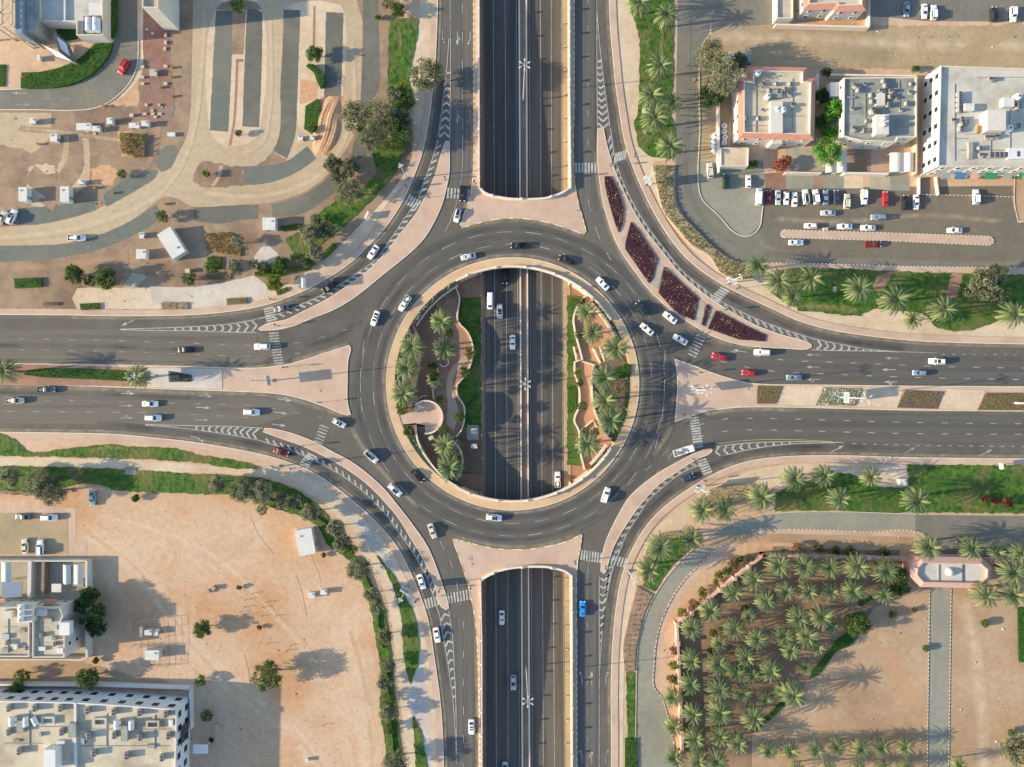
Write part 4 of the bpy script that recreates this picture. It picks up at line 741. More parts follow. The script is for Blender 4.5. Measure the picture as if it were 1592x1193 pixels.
def zebra(p0, p1, L_, n, w=.5, ang=None, b=None, z=ZM+.004):
    """bars spread from p0 to p1, each L_ pixels long across"""
    dx, dy = p1[0]-p0[0], p1[1]-p0[1]; l = math.hypot(dx, dy)
    ux, uy = (-dy/l, dx/l) if ang is None else (math.cos(math.radians(ang)), -math.sin(math.radians(ang)))
    for i in range(n):
        t = (i+.5)/n; c = (p0[0]+dx*t, p0[1]+dy*t); quad((c[0]-ux*L_/2, c[1]-uy*L_/2), (c[0]+ux*L_/2, c[1]+uy*L_/2), w, b or mk, z)
# ring lanes
for r_, ph in ((217, 3), (236.5, 14)):
    n = int(2*math.pi*r_/44)
    for i in range(n):
        a = i*360/n+ph; 
        line(circle(CX, CY, r_, 3, a, a+23/r_*57.3), .16, mkw if i % 3 else mk, False)
zebra((694, 300), (731, 303), 16, 7, .62); zebra((632, 309), (652, 320), 16, 5, .62, ang=60); zebra((893, 261), (928, 261), 15, 7, .62, ang=90)
zebra((955, 246), (974, 240), 15, 5, .62, ang=80); zebra((1128, 449), (1110, 468), 15, 6, .6, ang=-28); zebra((1091, 521), (1075, 555), 15, 7, .55, ang=-25, b=mkw)
zebra((1079, 648), (1086, 697), 15, 12, .5, ang=8); zebra((1090, 714), (1101, 737), 15, 6, .55, ang=18); zebra((898, 862), (936, 868), 16, 9, .55, ang=84)
zebra((945, 869), (974, 876), 15, 6, .55, ang=70); zebra((695, 931), (733, 924), 16, 8, .55, ang=97); zebra((660, 940), (687, 931), 16, 6, .6, ang=100)
zebra((505, 661), (494, 690), 15, 6, .5, ang=-20, b=mkw); zebra((486, 706), (471, 726), 15, 6, .5, ang=-28); zebra((425, 516), (434, 567), 15, 12, .5, ang=6, b=mkw); zebra((417, 478), (422, 500), 15, 6, .5, ang=12)
# gores: two converging lines, chevrons, hatching
def gore(la, lb_, n, t0, t1, point, w=.55):
    """la, lb_: lines sampled from the tip; chevrons between t0 and t1; point +1 aims away from the tip"""
    A, B = catmull(la, False, 3), catmull(lb_, False, 3)
    def at(P, t):
        L_ = [0]; 
        for a, c in zip(P, P[1:]): L_.append(L_[-1]+math.hypot(c[0]-a[0], c[1]-a[1]))
        d = t*L_[-1]
        for i in range(len(P)-1):
            if L_[i+1] >= d:
                u = (d-L_[i])/max(1e-6, L_[i+1]-L_[i]); return (P[i][0]+(P[i+1][0]-P[i][0])*u, P[i][1]+(P[i+1][1]-P[i][1])*u)
        return P[-1]
    line(la, .22); line(lb_, .22)
    for i in range(n):
        t = t0+(t1-t0)*i/max(1, n-1); a, c = at(A, t), at(B, t); wd = math.hypot(a[0]-c[0], a[1]-c[1])
        m_ = ((a[0]+c[0])/2, (a[1]+c[1])/2); nx = at(A, min(1, t+.03)); pv = at(A, max(0, t-.03)); dx, dy = nx[0]-pv[0], nx[1]-pv[1]; l = math.hypot(dx, dy) or 1
        k = point*max(2.0, wd*.42); tip = (m_[0]+dx/l*k, m_[1]+dy/l*k)
        ina = lambda p: (p[0]+(m_[0]-p[0])*.12, p[1]+(m_[1]-p[1])*.12)
        quad(ina(a), tip, w); quad(ina(c), tip, w, z=ZM+.003)
def hatch(edge, line_, n, w=.42, skew=6, b=None, z=ZM+.003):
    A, B = catmull(edge, False, 3), catmull(line_, False, 3)
    for i in range(n):
        t = (i+.5)/n; a = A[int(t*(len(A)-1))]; t2 = min(1, t+skew/100.0); c = B[int(max(0, t2)*(len(B)-1))]
        quad(a, c, w, b or mk, z)
nwl = [(683, 209), (672.6, 247), (662, 275), (651, 307), (628, 341), (600, 383), (588.5, 400), (564, 419), (535.7, 437.7), (498, 460), (460, 477), (432, 488.6), (400, 496)]
gore([(698, 60), (694, 113), (688, 165), (681, 218)], [(700.5, 60), (700.5, 113), (700, 165), (699, 218)], 9, .35, .97, -1)
line([(700, 0), (700, 60)]); line(nwl, .24)
gore([(187, 512), (240, 510.5), (300, 508), (357, 504), (398, 497)], [(187, 513), (240, 514), (300, 514.5), (357, 516.5), (398, 517)], 11, .40, .97, 1)
swl = [(404, 685), (451, 700), (488.6, 716), (526, 736), (564, 764), (600, 800), (618, 825), (646, 865), (661, 893), (672.5, 923), (684, 959)]
gore([(226, 660), (270, 661.5), (300, 662), (357, 663), (408, 666)], [(226, 661), (270, 664.5), (300, 668), (357, 676), (404, 685)], 10, .45, .97, -1); line(swl, .24)
gore([(709, 1192), (706, 1110), (696, 1030), (688, 985), (684, 959)], [(709.5, 1192), (709, 1110), (706, 1030), (703, 985), (698, 950)], 10, .45, .97, 1)
nel = [(949, 200), (956.6, 247), (968, 281), (985, 317), (1005.6, 351), (1028, 381), (1064, 424.5), (1092, 447), (1120, 468), (1148.6, 483), (1186, 500), (1224, 514), (1265, 527)]
gore([(928, 19), (928, 60), (928, 113), (928.5, 160), (929, 197)], [(928.5, 19), (931.5, 60), (937, 113), (943, 160), (948, 197)], 11, .42, .97, 1); line([(928, 0), (928, 19)]); line(nel, .24)
gore([(1400, 547), (1357, 544), (1310, 536), (1265, 527)], [(1400, 547.5), (1357, 546), (1310, 545.5), (1262, 544)], 9, .25, .95, -1); line([(1400, 547), (1457, 549)])
sel = [(1092, 722), (1064, 733), (1035, 754), (1007, 780), (992, 802.6), (973, 833), (962, 861), (954, 880), (945, 921), (935.5, 987)]
line(sel, .24)
gore([(932, 1040), (932, 987), (931.5, 940), (932, 895)], [(932.5, 1040), (936, 987), (943, 930), (949, 888)], 9, .3, .97, -1); line([(932, 1040), (931, 1192)])
gore([(1300, 687.5), (1223, 687), (1160, 689), (1112, 695)], [(1300, 688.5), (1223, 691), (1160, 700), (1115, 711)], 10, .38, .97, 1); 
line([(1300, 688), (1312, 688.5)])
def hatch2(ln, sp, L_, back, rot, w, bk, trim=(0, 0)):
    p = catmull(ln, False, 2); acc = 0; tot = sum(math.hypot(u[0]-v[0], u[1]-v[1]) for u, v in zip(p, p[1:])); nxt = sp/2+trim[0]
    for u, v in zip(p, p[1:]):
        d = math.hypot(v[0]-u[0], v[1]-u[1])
        while nxt <= acc+d and nxt < tot-trim[1]:
            t = (nxt-acc)/d; q = (u[0]+(v[0]-u[0])*t, u[1]+(v[1]-u[1])*t); a_ = math.atan2(v[1]-u[1], v[0]-u[0])+(math.pi if back else 0)+math.radians(rot)
            quad((q[0]+math.cos(a_)*1.2, q[1]+math.sin(a_)*1.2), (q[0]+math.cos(a_)*L_, q[1]+math.sin(a_)*L_), w, bk, ZM+.003); nxt += sp
        acc += d
hatch2(nwl, 11.6, 10.5, True, 40, .55, mk, (18, 20)); hatch2(swl, 11.6, 9.5, True, 38, .55, mk, (10, 16)); hatch2(nel, 13, 13, False, 33, .8, mkw, (4, 12)); hatch2(sel, 13, 10, False, 40, .8, mkw, (2, 60))
# lane dashes
dash([(719, 0), (719, 235)], 16, 29); line([(719, 210), (719, 260), (714, 300), (704, 335), (692, 360)], .16)
dash([(721, 835), (720, 1192)], 12, 32); dash([(684, 842), (703, 880), (716, 940)], 14, 20)
dash([(914, 0), (914, 250)], 10, 34, b=mkw); dash([(914, 310), (922, 340), (934, 375), (950, 405)], 20, 24); dash([(914, 880), (914, 1192)], 10, 34, b=mkw); line([(935, 838), (922, 835), (917, 860), (914, 900)][2:], .14, mkw)
dash([(0, 524), (150, 529), (300, 534), (400, 537), (470, 532), (540, 512)], 10, 29, b=mkw); dash([(0, 541), (150, 546), (300, 551), (400, 554), (470, 549)], 10, 29, b=mkw)
dash([(0, 618), (150, 624), (300, 628), (400, 632), (500, 650)], 10, 29, b=mkw); dash([(0, 636), (150, 641), (240, 642), (400, 650)], 12, 29, b=mkw)
dash([(1130, 545), (1200, 558), (1311, 564), (1503, 571), (1592, 574)], 10, 28, start=-4); dash([(1120, 562), (1190, 576), (1271, 581), (1503, 589), (1592, 592)], 10, 28)
dash([(1085, 661), (1125, 652), (1165, 650.5), (1240, 652), (1417, 657), (1592, 661)], 10, 28); dash([(1085, 680), (1125, 671), (1170, 668.5), (1240, 670), (1417, 674.5), (1592, 678)], 10, 28)
dash([(1325, 690), (1450, 693), (1592, 695)], 6, 10.5); dash([(1465, 551), (1592, 555)], 4, 12)
dash([(1018, 740), (1040, 712), (1060, 685)], 14, 20, b=mkw); dash([(975, 755), (1000, 735), (1050, 690)], 14, 22, b=mkw)
dash([(1034, 545), (1033, 600), (1028, 660), (1018, 700)], 22, 22); dash([(566, 530), (560, 600), (565, 660)], 22, 22)
# arrows
def arrow(x, y, ang, kind='s', L_=22, b=None):
    b = b or mk; c, s_ = math.cos(math.radians(ang)), math.sin(math.radians(ang)); z = ZM+.002
    def T(u, v): return W(x+u*c-v*s_, y-(u*s_+v*c), z)
    def bar(u0, v0, u1, v1, w): 
        dx, dy = u1-u0, v1-v0; l = math.hypot(dx, dy); nx, ny = -dy/l*w/2, dx/l*w/2
        b.face([T(u0+nx, v0+ny), T(u0-nx, v0-ny), T(u1-nx, v1-ny), T(u1+nx, v1+ny)])
    h = L_/2
    if kind in 'sb': bar(-h, 0, h*.3, 0, 1.0); b.face([T(h*.25, -2.4), T(h, 0), T(h*.25, 2.4)])
    if kind in 'lr':
        k = 1 if kind == 'l' else -1; bar(-h, 0, h*.2, 0, 1.0); bar(h*.2, 0, h*.55, 3*k, 1.2); b.face([T(h*.15, 2.2*k), T(h*.8, 4.6*k), T(h*.85, 1.0*k)])
    if kind == 'b': bar(-h*.3, 0, h*.0, 3, 1.0); b.face([T(-h*.3, 3), T(h*.2, 5.2), T(h*.2, 1.6)])
for a in ((688, 58, 270, 'l'), (711, 60, 270, 'b'), (731, 60, 270, 'r'), (711, 182, 270, 'b'), (731, 182, 270, 'r'), (905, 1054, 90, 'l'), (920, 1054, 90, 'b'), (942, 1054, 90, 'r'), (905, 1176, 90, 'l'), (920, 1176, 90, 'b'), (942, 1176, 90, 'r'),
          (199, 612, 0, 'b'), (196, 631, 0, 's'), (197, 650, 0, 'b'), (159, 669, 0, 'r'), (320, 616, -3, 'b'), (316, 634, -3, 's'), (314, 653, 0, 's'), (443, 622, -8, 'b'), (436, 642, -8, 's'), (434, 661, -8, 's'), (307, 681, -12, 'r'),
          (1386, 557, 180, 's'), (1264, 552, 180, 's'), (1264, 571, 180, 's'), (1382, 575, 180, 's'), (1385, 594, 180, 'b'), (1264, 590, 180, 'b'), (1150, 546, 170, 's'),
          (1302, 698, 28, 's'), (1414, 701, 28, 's'), (1533, 704, 28, 's'), (199, 502, 205, 's'), (36, 163, 0, 's'), (30, 145, 180, 's')):
    arrow(a[0], a[1], a[2], a[3], b=mkw if rng.random() < .35 else None)
# parking bay lines, upper right lot
for i in range(12): quad((1479+i*14.2, 6), (1479+i*14.2, 33), .12, mkw)
dash([(70, 155), (110, 154), (150, 140)], 15, 10, .12, mkw)
tag(mk.build('road_marking', MAT['paint']), kind='structure'); tag(mkw.build('road_marking', MAT['paint_worn']), kind='structure')
# yellow edge line on the eastern exit
ye = MB(); line([(1118, 690), (1160, 685), (1223, 683.5), (1312, 688)], .14, ye); tag(ye.build('road_marking', MAT['kerb_yellow']), kind='structure')

for x, y, w_ in ((898, 328, 6), (730, 868, 6), (731, 327, 5), (733, 877, 3), (1001, 205, 4), (1297, 450, 5), (1162, 605, 3), (497, 608, 3), (1536, 374, 3.5), (1079, 125, 3)):
    _zp[0] += .0012; p_ = [(x-w_/2, y-w_*.7), (x+w_/2, y-w_*.7), (x+w_/2, y+w_*.7), (x-w_/2, y+w_*.7)]; b = MB(); b.cap([wl(p_)], .26); q_ = [(x-w_/4, y-w_*.35), (x+w_/4, y-w_*.35), (x+w_/4, y+w_*.35), (x-w_/4, y+w_*.35)]; b.cap([wl(q_)], .266, 1); tag(b.build('drain_cover', [MAT['roof_cream'], MAT['metal_grey']]), kind='structure')
# ---------------------------------------------------------------- vegetation
def leaf(b, c, s, m, up=.35, r=rng):
    """one leaf clump: a small bent diamond"""
    n = Vector((r.gauss(0, 1), r.gauss(0, 1), r.gauss(up, .8))).normalized(); u = n.orthogonal().normalized(); u.rotate(__import__('mathutils').Quaternion(n, r.random()*6.28)); w = n.cross(u)
    c = Vector(c); a = s*r.uniform(.7, 1.3); k = s*r.uniform(.35, .6)
    b.face([tuple(c-u*a), tuple(c+w*k), tuple(c+u*a), tuple(c-w*k)], m)
def crown_mesh(R, hz, n, size, nm, seed, ragged=.35, clumps=26, r0=None):
    r = random.Random(seed); b = MB(); C = []
    for i in range(clumps):
        a = r.random()*6.283; d = R*math.sqrt(r.random())*.84; z = r.uniform(-.35, 1)*hz*math.sqrt(max(0.05, 1-(d/R)**2))
        C.append((d*math.cos(a), d*math.sin(a), z, R*r.uniform(.18, .20+ragged*.45), r.choices(range(nm), [3, 2, 1.4][:nm])[0]))
    for i in range(n):
        x, y, z, q, m = C[r.randrange(clumps)]; v = Vector((r.gauss(0, 1), r.gauss(0, 1), r.gauss(0, .8))).normalized()*q*(r.random()**.45)
        if r.random() < .25: m = r.randrange(nm)
        leaf(b, (x+v.x, y+v.y, z+v.z*.8), size, m, .5, r)
    return b, C
TREES = {}
def tree_proto(kind, R, seed):
    key = (kind, R, seed)
    if key in TREES: return TREES[key]
    spec = {'grey': (('leaf_grey', 'leaf_grey2', 'leaf_grey3'), .7, 1.0), 'green': (('leaf_green', 'leaf_green2', 'leaf_grey3'), .75, .72), 'dark': (('leaf_dark', 'leaf_green', 'leaf_dark'), .8, .8), 'pale': (('leaf_grey2', 'leaf_pale', 'leaf_grey'), .7, 1.2),
            'bright': (('leaf_bright', 'leaf_bright2', 'leaf_green2'), .7, 1.2), 'yellow': (('leaf_yellow', 'leaf_green2', 'hedge_y'), .7, 1.1), 'red': (('flower_red', 'flower_orange', 'leaf_dark'), .6, .9), 'maroon': (('maroon', 'maroon_b', 'hedge_r'), .6, .8), 'brown': (('hedge_b', 'hedge_r', 'leaf_grey3'), .6, .7)}[kind]
    mats = [MAT[x] for x in spec[0]]; th = R*spec[2]*.75
    n = int(2600*(R/4)**1.35)+650; b, C = crown_mesh(R, R*spec[1], n, .27 if R > 2 else .17, 3, seed, clumps=int(22+R*9))
    for i, v in enumerate(b.v): b.v[i] = (v[0], v[1], max(.05, v[2]+th+R*.25))
    root = bpy.data.objects.new('tree', None)
    cr = bpy.data.objects.new('crown', None); me = bpy.data.meshes.new('crown'); me.from_pydata(b.v, [], b.f)
    for m_ in mats: me.materials.append(m_)
    me.polygons.foreach_set("material_index", b.m); me.update()
    t = MB(); r = random.Random(seed+5); top_ = (r.uniform(-.1, .1)*R, r.uniform(-.1, .1)*R, th*.7); t.tube((0, 0, -.1), top_, .06*R+.05, .045*R+.03, 7)
    for i in range(5):
        q = C[r.randrange(len(C))]; e = (q[0]*.8, q[1]*.8, th+R*.25+q[2]*.6); mid = ((top_[0]+e[0])/2*.8, (top_[1]+e[1])/2*.8, (top_[2]+e[2])/2); t.tube(top_, mid, .04*R+.02, .028*R+.01, 6); t.tube(mid, e, .028*R+.01, .01, 5)
    me2 = bpy.data.meshes.new('trunk'); me2.from_pydata(t.v, [], t.f); me2.materials.append(MAT['bark']); me2.update()
    TREES[key] = (me, me2, th+R*.25); return TREES[key]
def tree(kind, px, py, Rpx, label, name='tree', cat='tree', group=None):
    R = Rpx*S; base = min((1.0, 2.0, 3.0, 4.5, 6.0), key=lambda q: abs(math.log(q/R))); me, me2, hc = tree_proto(kind, base, rng.randrange(2)+int(base*10)); k = R/base
    x, y, _ = W(px, py, hc*k); o = thing(name, label, cat, (x, y, 0), rng.random()*6.28, group, k)
    for n_, m_ in (('trunk', me2), ('crown', me)):
        c = bpy.data.objects.new(n_, m_); col.objects.link(c); c.parent = o
    return o
PALM = []
for sd in range(6):
    r = random.Random(100+sd); b = MB(); nf = 52; hgt = 7.0
    for i in range(nf):
        lay = i/nf; az = i*2.39996+r.uniform(-.12, .12); el = math.radians(72-100*lay+r.uniform(-7, 7)); L_ = r.uniform(3.7, 4.7)*(.70+.3*min(1, lay*1.9)); m = 3 if (lay > .93 and r.random() < .45) else r.choices([0, 1, 2], [3, 2, 3])[0]
        d = Vector((math.cos(az), math.sin(az), 0)); p = Vector((0, 0, hgt)) + d*.15; pts = [p.copy()]; e = el; ns = 7
        for k in range(ns): p = p+(d*math.cos(e)+Vector((0, 0, 1))*math.sin(e))*(L_/ns); e -= math.radians(r.uniform(9, 13)*(1 if lay < .8 else .6)); pts.append(p.copy())
        side = Vector((-d.y, d.x, 0))
        for k in range(ns):
            a, c = pts[k], pts[k+1]; ax = (c-a).normalized(); 
            b.face([tuple(a-side*.05), tuple(c-side*.04), tuple(c+side*.04), tuple(a+side*.05)], 3 if k == 0 else (1 if m != 3 else 3))
            for h_ in (0.15, .65):
                q = a+(c-a)*h_; t = (k+h_)/ns; ll = .44*math.sin(math.pi*min(1, .12+t*.88))**.6+.12
                for sg in (-1, 1):
                    tip = q+ax*ll*.75+side*sg*ll*.72-Vector((0, 0, 1))*ll*.22; b.face([tuple(q), tuple(q+ax*.20), tuple(tip+ax*.1), tuple(tip)], m)
        b.face([tuple(pts[-1]-side*.12), tuple(pts[-1]+(pts[-1]-pts[-2])*.8), tuple(pts[-1]+side*.12)], m)
    me = bpy.data.meshes.new('crown'); me.from_pydata(b.v, [], b.f)
    for x in ('palm_a', 'palm_b', 'palm_c', 'palm_dry'): me.materials.append(MAT[x])
    me.polygons.foreach_set("material_index", b.m); me.update()
    t = MB(); lx, ly = r.uniform(-.3, .3), r.uniform(-.3, .3); pv = (lx, ly, -.1); rr_ = .36
    for k in range(1, 9):
        f = k/8; q = (lx*(1-f)**2, ly*(1-f)**2, hgt*f); t.tube(pv, q, rr_+.03, .27+.03*(k % 2), 8, cap=False); pv = q; rr_ = .26
    m2 = bpy.data.meshes.new('trunk'); m2.from_pydata(t.v, [], t.f); m2.materials.append(MAT['bark']); m2.update()
    h3 = MB(); h3.dome((0, 0, hgt-.15), .5, .55, 8, 3)
    for q in range(6):
        a = q*1.05; h3.tube((.2*math.cos(a), .2*math.sin(a), hgt), (.75*math.cos(a), .75*math.sin(a), hgt-.1), .05, .12, 5)
    m3 = bpy.data.meshes.new('heart'); m3.from_pydata(h3.v, [], h3.f); m3.materials.append(MAT['palm_heart']); m3.update(); PALM.append((me, m2, m3))
def palm(px, py, Rpx, label, group=None, hk=1.0):
    k = Rpx/20.0*rng.uniform(1.02, 1.16); k = max(.45, k); me, m2, m3 = rng.choice(PALM); hc = 7.0*k*hk; x, y, _ = W(px, py, hc)
    o = thing('date_palm', label, 'palm tree', (x, y, 0), rng.random()*6.28, group, (k, k, k*hk)); o.rotation_euler.x = rng.uniform(-.05, .05); o.rotation_euler.y = rng.uniform(-.05, .05)
    for n_, m_ in (('trunk', m2), ('crown', me), ('heart', m3)):
        c = bpy.data.objects.new(n_, m_); col.objects.link(c); c.parent = o
    return o
ORD = ['first', 'second', 'third', 'fourth', 'fifth', 'sixth', 'seventh', 'eighth', 'ninth', 'tenth', 'eleventh', 'twelfth', 'thirteenth', 'fourteenth', 'fifteenth', 'sixteenth', 'seventeenth', 'eighteenth', 'nineteenth', 'twentieth'] + ['number %d' % i for i in range(21, 60)]
g1 = 'palms on the lawn beside the service street'
for i, (x, y, r_) in enumerate([(994, 2, 19), (1037, 25, 19), (1026, 103, 19), (1014, 148, 19), (1045, 160, 15), (1018, 184, 22), (1040, 227, 20)]):
    palm(x, y, r_, 'date palm on the strip lawn beside the northern service street, %s from the top' % ORD[i], g1)
g1 = 'palms south of the car park'
for i, (x, y, r_) in enumerate([(1178, 414, 17), (1211, 438, 20), (1232, 461, 16), (1261, 433, 20), (1338, 449, 20), (1391, 467, 24), (1421, 498, 15), (1467, 480, 20), (1577, 489, 20)]):
    palm(x, y, r_, 'date palm on the lawn south of the car park, %s from the left' % ORD[i], g1)
g1 = 'palms of the sunken garden'
for i, (x, y, r_) in enumerate([(686, 498, 20), (690, 540, 19), (641, 540, 20), (634, 573, 20), (672, 591, 13), (629, 613, 20), (691, 697, 19), (699, 730, 20)]):
    palm(x, y, r_, 'date palm in the western half of the sunken garden, %s from the north' % ORD[i], g1).location.z = -4.2 if i in (0, 1, 4, 6, 7) else -.25
for i, (x, y, r_) in enumerate([(915, 485, 17), (925, 516, 17), (956, 543, 20), (942, 588, 19), (943, 622, 19), (952, 655, 21), (917, 693, 19)]):
    palm(x, y, r_, 'date palm in the eastern half of the sunken garden, %s from the north' % ORD[i], g1).location.z = -2.6 if i in (0, 1, 6) else -.25
palm(8, 578, 20, 'date palm on the western median at the picture edge', 'palms on the western median'); palm(214, 586, 18, 'date palm at the right end of the western median hedge', 'palms on the western median')
g1 = 'palms on the lawns of the south-east corner'
for i, (x, y, r_) in enumerate([(1092, 794, 20), (1125, 793, 20), (1186, 774, 20), (1235, 747, 18), (1280, 741, 17), (1307, 775, 17), (1355, 741, 15), (1426, 780, 21)]):
    palm(x, y, r_, 'date palm south of the eastern road, %s from the left' % ORD[i], g1)
for i, (x, y, r_) in enumerate([(1075, 838, 19), (1026, 852, 20), (1009, 888, 19)]): palm(x, y, r_, 'date palm beside the bend of the grey lane, %s from the right' % ORD[i], g1)
g1 = 'palms round the gatehouse'
for i, (x, y, r_) in enumerate([(1446, 853, 20), (1511, 853, 18), (1551, 859, 13), (1589, 862, 17)]): palm(x, y, r_, 'date palm in the row north of the gatehouse, %s from the left' % ORD[i], g1)
for i, (x, y, r_) in enumerate([(1577, 890, 21), (1534, 926, 20), (1578, 925, 21)]): palm(x, y, r_, 'date palm on the right of the gatehouse, %s from the top' % ORD[i], g1)
rows = [[(1213, 878, 19), (1253, 880, 20), (1292, 882, 18), (1333, 882, 20), (1377, 887, 21)], [(1172, 902, 18), (1222, 920, 16), (1256, 920, 17), (1291, 920, 15), (1327, 921, 17), (1376, 924, 16)],
        [(1141, 924, 17), (1190, 935, 18), (1106, 951, 18), (1166, 957, 13), (1241, 961, 17), (1276, 959, 19)], [(1075, 977, 19), (1142, 977, 17), (1178, 996, 17), (1218, 988, 16), (1256, 990, 18), (1294, 974, 12)],
        [(1118, 1001, 14), (1232, 1012, 16), (1273, 1008, 12), (1075, 1026, 18), (1116, 1032, 17), (1159, 1023, 16)], [(1199, 1043, 19), (1252, 1037, 12), (1144, 1043, 15), (1169, 1050, 15), (1075, 1065, 18), (1118, 1070, 19)],
        [(1154, 1077, 15), (1190, 1086, 12), (1215, 1078, 14), (1236, 1081, 20), (1078, 1110, 18), (1120, 1108, 20), (1171, 1118, 20)], [(1080, 1150, 18), (1118, 1146, 18), (1148, 1158, 18), (1084, 1183, 18), (1115, 1183, 18)]]
for ri, rw in enumerate(rows):
    for i, (x, y, r_) in enumerate(sorted(rw)): palm(x, y, r_*.98, 'grove palm, %s from the left in the %s row from the top' % (ORD[i], ORD[ri]), 'palms of the walled grove', .9)
for i, x in enumerate((1195, 1228, 1268, 1301, 1339, 1371, 1408)): palm(x, 1168 if x < 1290 else 1163, 14, 'small palm in the single row at the bottom of the grove, %s from the left' % ORD[i], 'small palms along the grove bottom', .8)
for i, x in enumerate((1240, 1290, 1335, 1375, 1410)): palm(x, 1196, 13, 'small palm cut by the bottom edge of the picture, %s from the left' % ORD[i], 'small palms along the grove bottom', .8)
for i, (x, y) in enumerate(((1047, 1086), (1048, 1132), (1049, 1178))): palm(x, y, 15, 'date palm just outside the pink grove wall, %s from the top' % ORD[i], 'palms outside the grove wall', .8)
palm(1491, 1190, 12, 'low young palm right of the concrete drive at the bottom edge')
